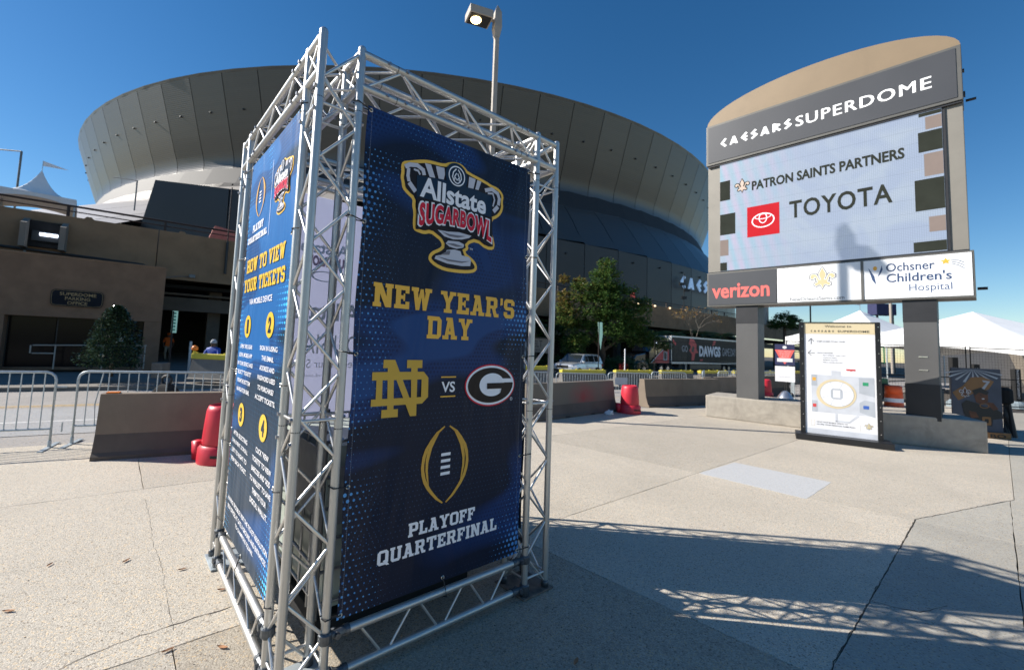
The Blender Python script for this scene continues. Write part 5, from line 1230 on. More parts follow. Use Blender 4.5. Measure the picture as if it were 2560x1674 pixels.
drum(12.1, 18.6, 1.0, 'red plastic drum behind the small poster stand')
lt = thing('litter', 'crumpled white paper on the plaza beside the right red drum', 'litter', (3.62, 12.1, 0)); rn = random.Random(5)
mb = MB(); mb.lathe([(.01, 0), (.10, .01), (.12, .05), (.08, .10), (.01, .12)], n=9); mb.v = [(x + rn.uniform(-.025, .025), y + rn.uniform(-.025, .025), abs(z + rn.uniform(-.02, .02))) for x, y, z in mb.v]; mb.obj('paper', 'litter paper', lt)

# ------------------------------------------------------------------ crowd barriers (bike racks)
def bikerack(a, deg, lab, L=2.3, h=1.1, z=None, n=17, bent=None, plate=False, dens=1):
    a = Vector(a); c = a + Vector((math.cos(R(deg)), math.sin(R(deg)))) * L / 2; zz = gz(c.x, c.y) if z is None else z
    o = thing('crowd_barrier', lab, 'crowd barrier', (a.x, a.y, zz), R(deg), 'galvanised crowd barriers')
    r = .019; cr = .12
    pts = [(0, 0, .05)] + [(0, 0, h - cr)] + [(cr - cr * math.cos(t), 0, h - cr + cr * math.sin(t)) for t in (R(30), R(60), R(90))] + [(L - cr, 0, h)] + [(L - cr + cr * math.sin(t), 0, h - cr + cr * math.cos(t)) for t in (R(30), R(60), R(90))] + [(L, 0, .05)]
    MB().path(pts, r, 8).obj('frame', 'galvanised', o, smooth=True)
    rod('lower_rail', (0, 0, .27), (L, 0, .27), .015, 'galvanised', o, 8)
    for i in range(n):
        x = L * (i + 1) / (n + 1)
        if bent == i: MB().path([(x, 0, .27), (x - .02, 0, .6), (x + .05, 0, h - .01)], .009, 6).obj('bar', 'galvanised', o)
        else: rod('bar', (x, 0, .27), (x, 0, h - .01), .008, 'galvanised', o, 6)
    for x in (0, L):
        MB().box(x - .03, x + .03, -.33, .33, .0, .012).obj('foot', 'galvanised', o); rod('stub', (x, 0, .0), (x, 0, .1), .024, 'galvanised', o, 8)
    rod('hook', (L, 0, h - .22), (L + .13, 0, h - .22), .012, 'galvanised', o, 6); rod('hook', (L + .12, 0, .36), (L + .12, 0, .22), .010, 'galvanised', o, 6)
    if plate: MB().box(L * .15, L * .45, -.03, -.022, .6, .9).obj('sign_plate', 'mid grey print', o)
    return o
bikerack((-6.27 - 2.3 * math.cos(R(27)), 6.61 - 2.3 * math.sin(R(27))), 27, 'galvanised crowd barrier at the far left edge beside the road')
bikerack((-6.17, 6.86), 22, 'galvanised crowd barrier with one bent bar behind the nearest concrete barrier', bent=1)
rk = [((0.75, 17.2), 14, 2.2, 'crowd barrier seen through the right leg of the tower'), ((3.2, 17.95), 14, 2.25, 'crowd barrier in front of the first yellow topped barrier'), ((5.5, 18.6), 12, 1.95, 'crowd barrier with a grey plate behind the right red drum'),
      ((7.55, 19.15), 14, 1.75, 'crowd barrier ending in front of the third yellow topped barrier'), ((8.35, 16.4), 60, 1.4, 'crowd barrier turned endways between two concrete barriers'), ((10.9, 20.0), 25, 2.0, 'crowd barrier just left of the grey sign post'), ((13.4, 21.0), 28, 2.2, 'crowd barrier between the sign post and map sign'), ((12.85, 17.9), 60, 1.2, 'short crowd barrier beside the cone base of the poster stand')]
for i, (a, dg, L, l) in enumerate(rk): bikerack(a, dg, l, L=L, n=int(L * 8), plate=(i == 2))

# black weighted cone behind near barrier
cn = thing('weight_base', 'black tapered weight base standing on the road behind the near barrier', 'weight base', (-5.78, 8.25, -.01)); cn.scale = (1.25, 1.25, 1.22)
mb = MB(); vs = []
for z, s in ((0, .36), (.12, .35), (.62, .09), (.66, .06)): vs += [(-s, -s, z), (s, -s, z), (s, s, z), (-s, s, z)]
mb.add(vs, [(i * 4 + k, i * 4 + (k + 1) % 4, (i + 1) * 4 + (k + 1) % 4, (i + 1) * 4 + k) for i in range(3) for k in range(4)] + [(12, 13, 14, 15)]).obj('cover', 'net black', cn, bevel=.02)
mb = MB(); vv = [(.07 * math.cos(t * PI / 6), 0, .72 + .07 * math.sin(t * PI / 6)) for t in range(12)]; mb.path(vv + [vv[0]], .02, 6).obj('ring', 'black strap', cn)

# ------------------------------------------------------------------ cars
def car_body(o, L, Wd, paint):
    # x forward; side profile extruded with tumblehome: sections across y
    sec = [(-L / 2, .55, .95, 1.0), ]
    prof = [(-2.50, .42, 1.02), (-2.42, .36, 1.10), (-2.30, .34, 1.13), (1.25, .34, 1.16), (1.9, .34, 1.10), (2.35, .36, 1.02), (2.52, .42, .92)]
    mb = MB(); ys = [(-1, 0), (-.985, .5), (-.93, .93), (-.80, 1), (.80, 1), (.93, .93), (.985, .5), (1, 0)]
    vs = []
    for x, zb, zt in prof:
        tap = 1 - .10 * max(0, (abs(x) - 1.6) / .95) ** 2
        for yf, zf in ys: vs.append((x, yf * Wd / 2 * tap, zb + (zt - zb) * zf))
    n = len(ys); fs = [(i * n + k, (i + 1) * n + k, (i + 1) * n + (k + 1), i * n + k + 1) for i in range(len(prof) - 1) for k in range(n - 1)]
    fs += [tuple(range(n)), tuple(range((len(prof) - 1) * n + n - 1, (len(prof) - 1) * n - 1, -1))] + [(i * n, i * n + n - 1, (i + 1) * n + n - 1, (i + 1) * n) for i in range(len(prof) - 1)]
    me = mb.add(vs, fs).mesh('body', paint); bm = bmesh.new(); bm.from_mesh(me); bmesh.ops.recalc_face_normals(bm, faces=bm.faces); bm.to_mesh(me); bm.free()
    b = bpy.data.objects.new('body', me); COL.objects.link(b); b.parent = o
    md = b.modifiers.new('b', 'BEVEL'); md.width = .05; md.segments = 3; md.limit_method = 'ANGLE'; md.angle_limit = R(35)
    return b
car = thing('silver_suv', 'silver sport utility car parked beyond the yellow barriers', 'car', (8.1, 35.6, -.62 + .12), math.atan2(-.75, -.66))
car_body(car, 5.1, 1.92, 'silver car paint')
cab = [(-2.42, 1.10), (-2.25, 1.55), (-2.05, 1.74), (-1.6, 1.80), (.2, 1.80), (.6, 1.74), (1.35, 1.15)]
mb = MB(); vs = []
for x, z in cab:
    f = (z - 1.1) / .7; hw = .93 - .17 * f
    vs += [(x, -hw, z), (x, hw, z)]
n = len(cab); fs = [(2 * i, 2 * i + 2, 2 * i + 3, 2 * i + 1) for i in range(n - 1)]
bl = [(-2.42, 1.08), (1.35, 1.13)]
vs += [(-2.42, -.94, 1.06), (-2.42, .94, 1.06), (1.4, -.94, 1.12), (1.4, .94, 1.12)]
fs += [tuple([2 * i for i in range(n)][::-1] + [2 * n, 2 * n + 2]), tuple([2 * i + 1 for i in range(n)] + [2 * n + 3, 2 * n + 1]), (0, 1, 2 * n + 1, 2 * n), (2 * n - 2, 2 * n + 2, 2 * n + 3, 2 * n - 1)]
me = mb.add(vs, fs).mesh('cabin', 'silver car paint'); bm = bmesh.new(); bm.from_mesh(me); bmesh.ops.recalc_face_normals(bm, faces=bm.faces); bm.to_mesh(me); bm.free()
cbn = bpy.data.objects.new('cabin', me); COL.objects.link(cbn); cbn.parent = car; md = cbn.modifiers.new('b', 'BEVEL'); md.width = .04; md.segments = 2; md.limit_method = 'ANGLE'
def tumble(z): return .945 - .17 * (z - 1.1) / .7 + .008
for sgn in (-1, 1):
    for w_ in ([(.10, 1.20), (1.02, 1.20), (.50, 1.66), (.10, 1.68)], [(-.95, 1.20), (.02, 1.20), (.02, 1.69), (-.85, 1.69)], [(-1.95, 1.24), (-1.08, 1.20), (-.98, 1.68), (-1.60, 1.66)]):
        MB().add([(x, sgn * tumble(z), z) for x, z in w_] + [(x, sgn * (tumble(z) - .02), z) for x, z in w_], [(0, 1, 2, 3), (7, 6, 5, 4), (0, 4, 5, 1), (1, 5, 6, 2), (2, 6, 7, 3), (3, 7, 4, 0)]).obj('side_window', 'car glass', car)
    MB().box(.95, 1.15, sgn * 1.0 - .1, sgn * 1.0 + .1, 1.12, 1.28).obj('mirror', 'silver car paint', car, bevel=.03)
    MB().box(2.38, 2.50, sgn * .68 - .22, sgn * .68 + .22, .80, .93).obj('headlight', 'headlight', car, bevel=.02)
    MB().box(-2.50, -2.42, sgn * .75 - .15, sgn * .75 + .15, .85, 1.0).obj('tail_light', 'tail light', car)
    for x in (1.55, -1.5):
        wh = thing('x', '', '', (0, 0, 0)); bpy.data.objects.remove(wh)
        w_ = MB().tube((x, sgn * .74, .38), (x, sgn * .98, .38), .38, n=24).obj('tyre', 'tyre rubber', car)
        MB().tube((x, sgn * .97, .38), (x, sgn * .99, .38), .26, n=16).obj('rim', 'alloy wheel', w_)
MB().add([(1.36, -.80, 1.18), (1.36, .80, 1.18), (.66, .70, 1.72), (.66, -.70, 1.72)], [(0, 1, 2, 3)]).obj('windscreen', 'car glass', car)
car.children[-1].location.x = .02; car.children[-1].location.z = .015
MB().box(2.46, 2.535, -.5, .5, .72, .92).obj('grille', 'black frame', car); MB().box(2.44, 2.55, -.75, .75, .42, .62).obj('lower_intake', 'black frame', car); MB().box(2.5, 2.56, -.8, .8, .38, .42).obj('bumper_trim', 'chrome', car)

# ------------------------------------------------------------------ lorry: tractor and trailer
tdir = R(36.5); tpos = Vector((21.3, 48.6)); gzT = -.62
trl = thing('semi_trailer', 'black trailer with go dawgs lettering parked behind the yellow barriers', 'trailer', (*tpos, gzT), tdir)
MB().box(0, 16, 0, 2.55, 1.25, 4.05).obj('box', 'black vinyl', trl, bevel=.03)
MB().box(-.02, 16.02, -.04, .02, 4.02, 4.18).obj('top_rail', 'trailer rail', trl); MB().box(-.02, 16.02, -.04, .02, 1.08, 1.28).obj('bottom_rail', 'trailer rail', trl)
MB().box(-.06, .04, -.04, 2.6, 1.1, 4.15).obj('front_edge', 'trailer rail', trl)
T0 = .03 / LAY
decal([(.5, 1.32), (3.2, 1.32), (3.4, 4.0), (.4, 4.0)], 'charcoal print', trl, 2, 'graphic')
text('GO', (2.2, 3.5, 2.45, 3.15), 'grey print', trl, 4, bold=.0); text('DAWGS', (6.1, 11.4, 1.95, 3.25), 'white print', trl, 4, bold=.05); text('GAME DAY', (11.9, 15.6, 2.1, 3.1), 'grey print', trl, 4)
decal([(4.3, 1.45), (4.9, 1.5), (5.2, 2.3), (5.9, 2.4), (5.4, 2.9), (5.5, 3.3), (4.9, 3.9), (4.0, 4.0), (3.7, 3.4), (4.2, 3.1), (3.8, 2.6), (4.4, 2.2)], 'red print', trl, 4, 'graphic'); decal([(4.3, 2.5), (4.8, 2.4), (5.0, 3.0), (4.6, 3.2)], 'black print', trl, 5, 'graphic')
decal([(.2, 3.5), (.9, 3.1), (1.0, 3.35), (.3, 3.85)], 'red print', trl, 4, 'graphic'); decal([(9.3, 3.3), (10.0, 3.5), (10.2, 3.95), (9.6, 3.9)], 'red print', trl, 4, 'graphic'); decal([(6.2, 1.45), (7.0, 1.45), (6.9, 1.65), (6.3, 1.6)], 'red print', trl, 4, 'graphic')
for x in (12.6, 13.9):
    for y in (.1, 2.05): w_ = MB().tube((x, y, .5), (x, y + .4, .5), .5, n=20).obj('tyre', 'tyre rubber', trl); MB().tube((x, y - .01, .5), (x, y + .03, .5), .28, n=12).obj('rim', 'alloy wheel', w_)
MB().box(3.6, 3.75, .3, .45, .1, 1.2).obj('landing_leg', 'trailer rail', trl); MB().box(4.2, 11.8, .1, .14, .45, 1.0).obj('side_skirt', 'black frame', trl)
tr = thing('truck_tractor', 'black truck tractor with red and white swoosh hitched to the trailer', 'truck', (*tpos, gzT), tdir)
MB().box(-2.6, -.35, .05, 2.5, 1.0, 4.0).obj('sleeper', 'black car paint', tr, bevel=.12)
MB().prism_y([(-4.0, 1.0), (-2.6, 1.0), (-2.6, 3.3), (-3.3, 3.1), (-4.0, 2.3)], .15, 2.4).obj('cab', 'black car paint', tr, bevel=.08)
MB().prism_y([(-6.3, .9), (-3.9, .9), (-3.9, 2.2), (-5.9, 1.95), (-6.3, 1.6)], .4, 2.15).obj('bonnet', 'black car paint', tr, bevel=.12)
MB().prism_y([(-6.5, .5), (-4.2, .5), (-4.3, 1.0), (-4.8, 1.35), (-5.5, 1.35), (-6.3, 1.1)], .08, 2.45).obj('fender', 'black car paint', tr, bevel=.08)
MB().prism_y([(-3.75, 2.35), (-2.75, 2.35), (-2.75, 3.05), (-3.25, 2.98)], .13, .15).obj('side_window', 'car glass', tr)
MB().add([(-4.02, .3, 2.32), (-4.02, 2.25, 2.32), (-3.34, 2.2, 3.08), (-3.34, .35, 3.08)], [(0, 1, 2, 3)]).obj('windscreen', 'car glass', tr)
MB().box(-2.4, -.8, .02, .045, 2.9, 3.9).obj('blue_reflection_panel', 'car glass', tr)
decal([(-3.9, 1.15), (-.4, 1.15), (-.4, 2.75), (-1.4, 2.6), (-2.6, 2.0)], 'red print', tr, -.03 / LAY + 2, 'swoosh'); decal([(-3.95, 1.15), (-3.7, 1.15), (-2.5, 2.1), (-1.4, 2.75), (-.4, 2.9), (-.4, 2.75), (-1.4, 2.6), (-2.7, 1.95)], 'white print', tr, -.03 / LAY + 4, 'swoosh')
for o_ in [c for c in tr.children if c.name.startswith('swoosh')]: o_.location.y = .0
decal(rrect(-1.6, -.8, 1.4, 2.4, .2), 'grey print', tr, 4, 'badge'); decal(rrect(-1.45, -.95, 1.55, 2.25, .15), 'black print', tr, 6, 'badge')
MB().box(-6.45, -6.25, .25, .65, 1.0, 1.25).obj('headlight', 'headlight', tr, bevel=.03); MB().box(-6.45, -6.25, 1.9, 2.3, 1.0, 1.25).obj('headlight', 'headlight', tr, bevel=.03)
MB().box(-6.36, -6.28, .75, 1.8, 1.0, 1.85).obj('grille', 'chrome', tr); MB().box(-6.6, -6.4, .15, 2.4, .45, .85).obj('bumper', 'chrome', tr, bevel=.04)
rod('exhaust_stack', (-2.65, .2, 1.2), (-2.65, .2, 4.1), .08, 'chrome', tr, 10)
for x in (-5.1, -1.9, -.6): w_ = MB().tube((x, .08, .5), (x, .42, .5), .5, n=20).obj('tyre', 'tyre rubber', tr); MB().tube((x, .05, .5), (x, .1, .5), .28, n=12).obj('rim', 'chrome', w_)
MB().tube((-3.7, -.05, 2.9), (-3.7, -.05, 3.0), .05, n=6).obj('marker_lamp', 'cool lamp', tr); MB().tube((-3.0, -.05, 3.2), (-3.0, -.05, 3.3), .05, n=6).obj('marker_lamp', 'cool lamp', tr)

# ------------------------------------------------------------------ vegetation
def blobs(seed, cs, n, squash=1.0):
    rn = random.Random(seed); out = []
    tot = sum(c[3] ** 2 for c in cs)
    for (x, y, z, r, tn) in cs:
        for _ in range(int(n * r * r / tot)):
            v = Vector((rn.gauss(0, 1), rn.gauss(0, 1), rn.gauss(0, 1))).normalized(); rr = r * (rn.random() ** .33) * rn.uniform(.75, 1.05)
            sub = Vector((math.sin(v.x * 7 + seed), math.sin(v.y * 8), math.sin(v.z * 6))) * .12 * r
            out.append(((x + v.x * rr + sub.x, y + v.y * rr + sub.y, z + v.z * rr * squash + sub.z), min(1, max(0, tn + rn.gauss(0, .18)))))
    return out
tree = thing('magnolia_tree', 'broad green tree with some bronze leaves beside the silver car', 'tree', (10.45, 37.5, -.5))
MB().path([(0, 0, 0), (.1, 0, 1.5), (-.1, .1, 3.0), (.1, 0, 5.0)], [.34, .27, .22, .12], 10).obj('trunk', 'bark', tree, smooth=True)
for i, (p, q2) in enumerate((((0, 0, 2.0), (-2.2, .4, 4.2)), ((0, 0, 2.4), (2.0, -.3, 4.6)), ((0, 0, 2.8), (-1.1, -.8, 6.0)), ((.1, 0, 3.2), (1.2, .9, 6.4)), ((0, 0, 1.8), (2.8, .2, 3.2)))): MB().path([p, tuple((Vector(p) + Vector(q2)) / 2 + Vector((0, 0, .3))), q2], [.14, .1, .04], 6).obj('branch', 'bark', tree)
cs = [(0.3, 0, 8.3, .85, .45), (.2, 0, 7.2, 1.35, .42), (-1.6, -.3, 6.2, 1.2, .6), (1.6, .2, 6.0, 1.35, .42), (2.6, 0, 4.6, 1.35, .4), (-.3, -.5, 5.3, 1.7, .4), (-2.6, 0, 4.4, 1.2, .6), (.8, -.6, 3.9, 1.8, .32), (-1.3, .4, 3.3, 1.5, .35), (2.5, .4, 3.2, 1.1, .35), (3.2, -.2, 5.6, .65, .5), (.2, .3, 6.4, 1.3, .38), (-3.0, 0, 5.9, .62, .85), (-3.0, .1, 7.2, .5, .95), (-2.9, 0, 5.0, .8, .75), (-1.8, .2, 7.0, .6, .8), (-2.2, .2, 2.2, 1.0, .5), (3.7, .8, 3.0, 1.0, .4), (4.6, 1.0, 2.7, .8, .35), (5.4, 1.0, 2.5, .6, .35)]; tree.scale = (1.1, 1.1, 1.13)
leaves('crown', blobs(3, cs, 40000), .19, 'magnolia leaf', tree, 4, aspect=.55)
t2 = thing('dark_tree', 'dark spreading tree behind the truss tower left of the magnolia', 'tree', (4.9, 43.0, -.5))
MB().path([(0, 0, 0), (0, .1, 2.5), (.2, 0, 4.0)], [.25, .2, .1], 8).obj('trunk', 'bark', t2)
leaves('crown', blobs(8, [(0, 0, 4.2, 1.5, .2), (1.8, 0, 3.5, 1.6, .2), (3.0, 0, 4.6, 1.6, .25), (4.2, 0, 2.6, 1.6, .2)], 7000), .24, 'magnolia leaf', t2, 5)
shrub = thing('holly_shrub', 'glossy conical evergreen shrub in front of the parking office', 'shrub', (-12.95, 15.65, .10))
MB().path([(0, 0, 0), (0, 0, .7)], [.07, .05], 8).obj('trunk', 'bark', shrub)
pts = []; rn = random.Random(11)
for _ in range(9500):
    z = rn.random(); rr = (1.02 * (1 - z) ** .62 + .10) * (1 if z > .12 else .82 + z); a = rn.uniform(0, 2 * PI); k = rn.random() ** .35
    rr *= .9 + .14 * math.sin(a * 5 + z * 9) + .06 * math.sin(a * 11 + z * 23)
    pts.append(((rr * k * math.cos(a), rr * k * math.sin(a), .35 + z * 2.15 + rn.gauss(0, .03)), min(1, max(0, rn.gauss(.4, .2)))))
leaves('crown', pts, .085, 'holly leaf', shrub, 2, aspect=.62)
def fronds(o, n, L, seed, mat='palm leaf', up=.8, nlf=16, lw=.05):
    rn = random.Random(seed)
    for i in range(n):
        a = i * 2.4 + rn.uniform(-.3, .3); el = rn.uniform(.2, 1.0) * up; mb = MB(); p = Vector((0, 0, 0)); d = Vector((math.cos(a) * math.cos(el), math.sin(a) * math.cos(el), math.sin(el))); Lf = L * rn.uniform(.8, 1.1); pts = []
        for k in range(9): pts.append(p.copy()); p = p + d * Lf / 8; d = (d + Vector((0, 0, -.16))).normalized()
        mb.path(pts, .02, 4)
        for k in range(nlf):
            t = .5 + k / nlf * 7.2; j = int(t); q0 = pts[j].lerp(pts[min(8, j + 1)], t - j); dd_ = (pts[min(8, j + 1)] - pts[max(0, j - 1)]).normalized(); s = dd_.cross(Vector((0, 0, 1))).normalized(); wl_ = L * .30 * math.sin(PI * (k + 2) / (nlf + 3))
            for sg_ in (1, -1):
                tip = q0 + s * sg_ * wl_ + dd_ * wl_ * .5 - Vector((0, 0, wl_ * .3)); b = len(mb.v); mb.add([tuple(q0), tuple(q0 + dd_ * lw), tuple(tip)], [(0, 1, 2)])
        me = mb.mesh('frond', mat); at = me.attributes.new('tone', 'FLOAT', 'FACE'); at.data.foreach_set('value', [rn.uniform(.2, .8)] * len(me.polygons)); x = bpy.data.objects.new('frond', me); COL.objects.link(x); x.parent = o
def cyc(x, y, z, L, lab, seed, trunk=0.0, n=16):
    o = thing('palm', lab, 'palm', (x, y, z), 0, 'palms planted against the garage'); 
    if trunk: MB().path([(0, 0, -trunk), (0, 0, 0)], [.18, .14], 8).obj('trunk', 'bark', o)
    fronds(o, n, L, seed); return o
cyc(20.0, 51.5, 3.6, 1.8, 'sunlit green palm just right of the magnolia crown', 1, 3.4); cyc(22.0, 53, 3.7, 1.8, 'bright green palm above the truck sleeper', 2, 3.6); cyc(24.3, 54.8, 3.8, 1.9, 'bright green palm above the front corner of the trailer', 3, 3.8)
cyc(30.5, 60, 4.3, 2.2, 'dark palm in shade above the middle of the trailer', 4, 4.6); cyc(35.5, 64, 4.3, 2.2, 'dark palm in shade near the left sign post', 5, 4.6); cyc(8.2, 40, .2, 1.4, 'low dark cycad behind the roof of the silver car', 6)
bt = thing('bare_tree', 'bare pale branched tree with a few yellow leaves above the trailer', 'tree', (25.2, 53.0, -.5)); rn = random.Random(21)
def branch(mb, p, d, L, r, lv, tips):
    q3 = p + d * L; mb.path([tuple(p), tuple((p + q3) / 2 + Vector((rn.gauss(0, .05), rn.gauss(0, .05), 0)) * L), tuple(q3)], [r, r * .8, r * .6], 5)
    if lv == 0: tips.append(q3); return
    for _ in range(3): dn = (d + Vector((rn.gauss(0, .5), rn.gauss(0, .5), rn.gauss(0, .25)))).normalized(); branch(mb, q3, dn, L * .62, r * .55, lv - 1, tips)
mb = MB(); tips = []; branch(mb, Vector((0, 0, 0)), Vector((.15, 0, 1)).normalized(), 3.3, .08, 5, tips); mb.obj('trunk', 'pale bark', bt)
leaves('leaves', [((*(t + Vector((rn.gauss(0, .15), rn.gauss(0, .15), rn.gauss(0, .15)))),), rn.random()) for t in tips for _ in range(1)], .22, 'yellow leaf', bt, 3)
hd_ = thing('hedge', 'dark green hedge behind the silver car', 'hedge', (6.0, 39.5, -.5)); leaves('foliage', blobs(9, [(i * 1.1 - 3, 0.4 * i, .8 + .2 * math.sin(i * 2), .9, .25) for i in range(14)], 9000), .14, 'magnolia leaf', hd_, 7)
h2 = thing('hedge', 'dark green hedge between the magnolia trunk and the truck cab', 'hedge', (13.2, 42.5, -.5)); leaves('foliage', blobs(10, [(i * 1.0 - 1.5, 0.3 * i, .9, .9, .2) for i in range(4)], 3500), .16, 'magnolia leaf', h2, 8)
tf = thing('treetop', 'dark treetop showing above the welcome map sign', 'tree', (46, 66, 6.5)); MB().path([(0, 0, -6), (0, 0, 0)], [.3, .2], 6).obj('trunk', 'bark', tf); leaves('crown', blobs(14, [(0, 0, .6, 1.7, .1), (1.8, .5, .3, 1.3, .1), (-1.6, 0, 0, 1.0, .1)], 3500), .35, 'magnolia leaf', tf, 9)
rf = thing('red_flowers', 'small clump of red flowers behind the silver car', 'flowers', (12.0, 36.5, -.1)); leaves('petals', blobs(15, [(0, 0, .45, .45, .5)], 200), .12, 'red print', rf, 10); MB().path([(0, 0, 0), (0, 0, .4)], [.03, .02], 5).obj('stem', 'bark', rf)

# ------------------------------------------------------------------ signs, posts, poles around
sb = thing('hanging_sign', 'cream box sign with dark lettering seen through the right leg of the tower', 'sign', (4.6, 35.6, 0), R(4)); MB().prism_y([(-1.9, 1.1 + .35), (1.25, 1.1 + .10), (1.45, 1.15 + .2), (1.45, 2.75 - .35), (-1.9, 2.75 - .2)], 0, .4).obj('board', 'deck concrete', sb, bevel=.02)
text('SUN BELT', (-1.5, .55, 1.72, 2.25), 'black print', sb, 2); text('BREWING', (-1.0, .35, 1.42, 1.58), 'black print', sb, 2)
rod('post', (-.5, .2, -.6), (-.5, .2, 1.4), .06, 'black frame', sb, 8); MB().box(-1.95, 1.5, -.05, .45, 2.41, 2.5).obj('cap', 'black frame', sb)
gs = thing('street_banner', 'mint green banner on a dark pole in front of the office corner', 'banner', (-14.0, 20.0, .1)); rod('pole', (.02, 0, 0), (.02, 0, 2.6), .04, 'dark steel rail', gs, 8); MB().box(-.02, .22, -.02, .0, 1.62, 2.62).obj('cloth', 'mint print', gs)
for i in range(6): decal([(.04, 1.72 + i * .15), (.16, 1.72 + i * .15), (.16, 1.80 + i * .15), (.04, 1.80 + i * .15)], 'green sign', gs, .021 / LAY, 'print')
g2 = thing('street_banner', 'pale green pennant banner on a pole left of the magnolia trunk', 'banner', (9.6, 35.2, -.5)); rod('pole', (0, 0, 0), (0, 0, 4.4), .04, 'dark steel rail', g2, 8); MB().prism_y([(-.02, 3.2), (.16, 2.2), (.30, 3.4), (.26, 4.4), (-.1, 4.4)], -.01, .01).obj('cloth', 'mint print', g2)
pl_ = thing('marker_post', 'thin white marker post right of the silver car', 'post', (11.05, 33.2, -.5)); rod('post', (0, 0, 0), (0, 0, 2.35), .045, 'white print', pl_, 8)
bl_ = thing('bollard', 'thin pale bollard in front of the dark garage opening', 'bollard', (-11.9, 18.2, .1)); rod('post', (0, 0, 0), (0, 0, 1.3), .05, 'galvanised', bl_, 10)
bl2 = thing('bollard', 'short dark bollard behind the yellow barrier at the left', 'bollard', (-13.2, 17.2, .1)); rod('post', (0, 0, 0), (0, 0, .75), .09, 'jersey grey', bl2, 10)
planter = thing('planter', 'low dark kerbside block beside the shrub', 'planter', (-11.4, 15.9, .1)); MB().box(-.2, .2, -.2, .2, 0, .55).obj('block', 'kerb concrete', planter, bevel=.03)
# sun-direction info stand
rp = thing('poster_stand', 'narrow navy and red poster above a white notice on a grey cone base', 'poster stand', (12.05, 17.3, 0), R(-34))
MB().box(-.32, .32, -.015, .015, 1.42, 2.24).obj('upper_board', 'navy cloth', rp); MB().box(-.32, .32, -.015, .015, .78, 1.38).obj('lower_board', 'white print', rp)
decal([(-.32, 2.02), (.32, 2.02), (.16, 1.66), (-.16, 1.66)], 'coral red', rp, .018 / LAY, 'print'); decal([(-.25, 1.55), (.25, 1.55), (.25, 1.69), (-.25, 1.69)], 'white print', rp, .018 / LAY + 1, 'print'); decal(ell(0, 2.12, .07, .06, 16), 'white print', rp, .018 / LAY, 'print')
decal([(-.06, 1.54), (.06, 1.54), (0, 1.46)], 'coral red', rp, .018 / LAY, 'print')
for i in range(5): text('EVENT NOTICE', (-.20 + .02 * i, .20 - .02 * i, 1.95 - i * .055, 1.975 - i * .055), 'white print', rp, .018 / LAY + 1)
text('NO RE-ENTRY', (-.2, .2, .95, .98), 'grey print', rp, .018 / LAY)
rod('post', (0, .03, .3), (0, .03, 2.3), .015, 'black strap', rp, 6); MB().lathe([(.36, 0), (.34, .06), (.14, .36), (.06, .42), (.03, .43)], n=24).obj('base', 'stainless', rp, smooth=True)
ap = thing('player_poster', 'slate poster showing a shouting football player on an orange footed stand', 'poster', (11.78, 10.95, 0), R(-12))
MB().box(-.02, .98, -.02, .02, .12, 1.66).obj('board', 'poster slate', ap); MB().box(.25, 1.05, -.12, .12, 0, .14).obj('foot', 'poster gold', ap); text('1BO', (.55, .95, .02, .11), 'black print', ap, .123 / LAY, bold=.02)
P0 = .022 / LAY
for i in range(9):
    a = R(200 + i * 17.5); decal([(.42, 1.64), (.42 + .62 * math.cos(a - .05), 1.64 + .34 * math.sin(a - .05)), (.42 + .62 * math.cos(a + .05), 1.64 + .34 * math.sin(a + .05))], 'mid grey print' if i % 2 else 'grey print', ap, P0, 'ray')
decal([(-.02, 1.05), (.20, 1.22), (.38, 1.44), (.62, 1.46), (.84, 1.36), (.72, 1.16), (.42, 1.05), (.30, .98), (.10, .86)], 'poster gold', ap, P0 + 1, 'helmet'); decal([(.56, 1.15), (.62, 1.13), (.76, 1.36), (.60, 1.38), (.62, 1.33), (.69, 1.33)], 'grey print', ap, P0 + 2, 'numeral')
fleur(.24, 1.03, .15, ('pale grey print', 'poster brown'), ap, P0 + 2)
decal([(.40, 1.10), (.56, 1.16), (.70, 1.06), (.70, .88), (.58, .78), (.46, .84)], 'poster brown', ap, P0 + 3, 'face'); decal([(.38, 1.12), (.56, 1.20), (.72, 1.10), (.68, 1.02), (.52, 1.08), (.44, 1.0)], 'black print', ap, P0 + 4, 'hair'); decal(ell(.60, .93, .03, .012, 12), 'white print', ap, P0 + 5, 'mouth'); decal(ell(.56, 1.02, .03, .01, 10), 'black print', ap, P0 + 5, 'eye')
decal([(.16, .78), (.26, .88), (.46, .82), (.60, .74), (.82, .72), (.96, .62), (.98, .48), (.78, .44), (.76, .28), (.30, .34), (.20, .55)], 'black print', ap, P0 + 3, 'jersey'); decal([(.64, .86), (.80, .84), (.90, .70), (.80, .66)], 'poster brown', ap, P0 + 4, 'arm'); decal([(.30, .62), (.44, .60), (.50, .48), (.34, .44)], 'poster brown', ap, P0 + 4, 'arm')
ringdecal(rrect(.56, .74, .30, .50, .03), rrect(.61, .69, .35, .45, .02), 'poster gold', ap, P0 + 5, 'numeral'); ringdecal(ell(.62, .76, .10, .06, 20), ell(.62, .76, .08, .045, 20), 'poster gold', ap, P0 + 4, 'collar')
for s, x in (('A', (-.15, .9, .75)),): pass
bp = thing('camera_post', 'dark post with a drooping cover just right of the player poster', 'post', (13.15, 11.0, 0)); MB().path([(0, 0, 0), (-.02, 0, .5), (0, 0, 1.0)], [.09, .05, .05], 8).obj('leg', 'post black', bp); MB().path([(.14, 0, 0), (.10, 0, .5), (.05, 0, .9)], [.08, .05, .05], 8).obj('leg', 'post black', bp); MB().lathe([(.05, .8), (.14, .85), (.13, 1.15), (.06, 1.22)], n=10).obj('cover', 'net black', bp)
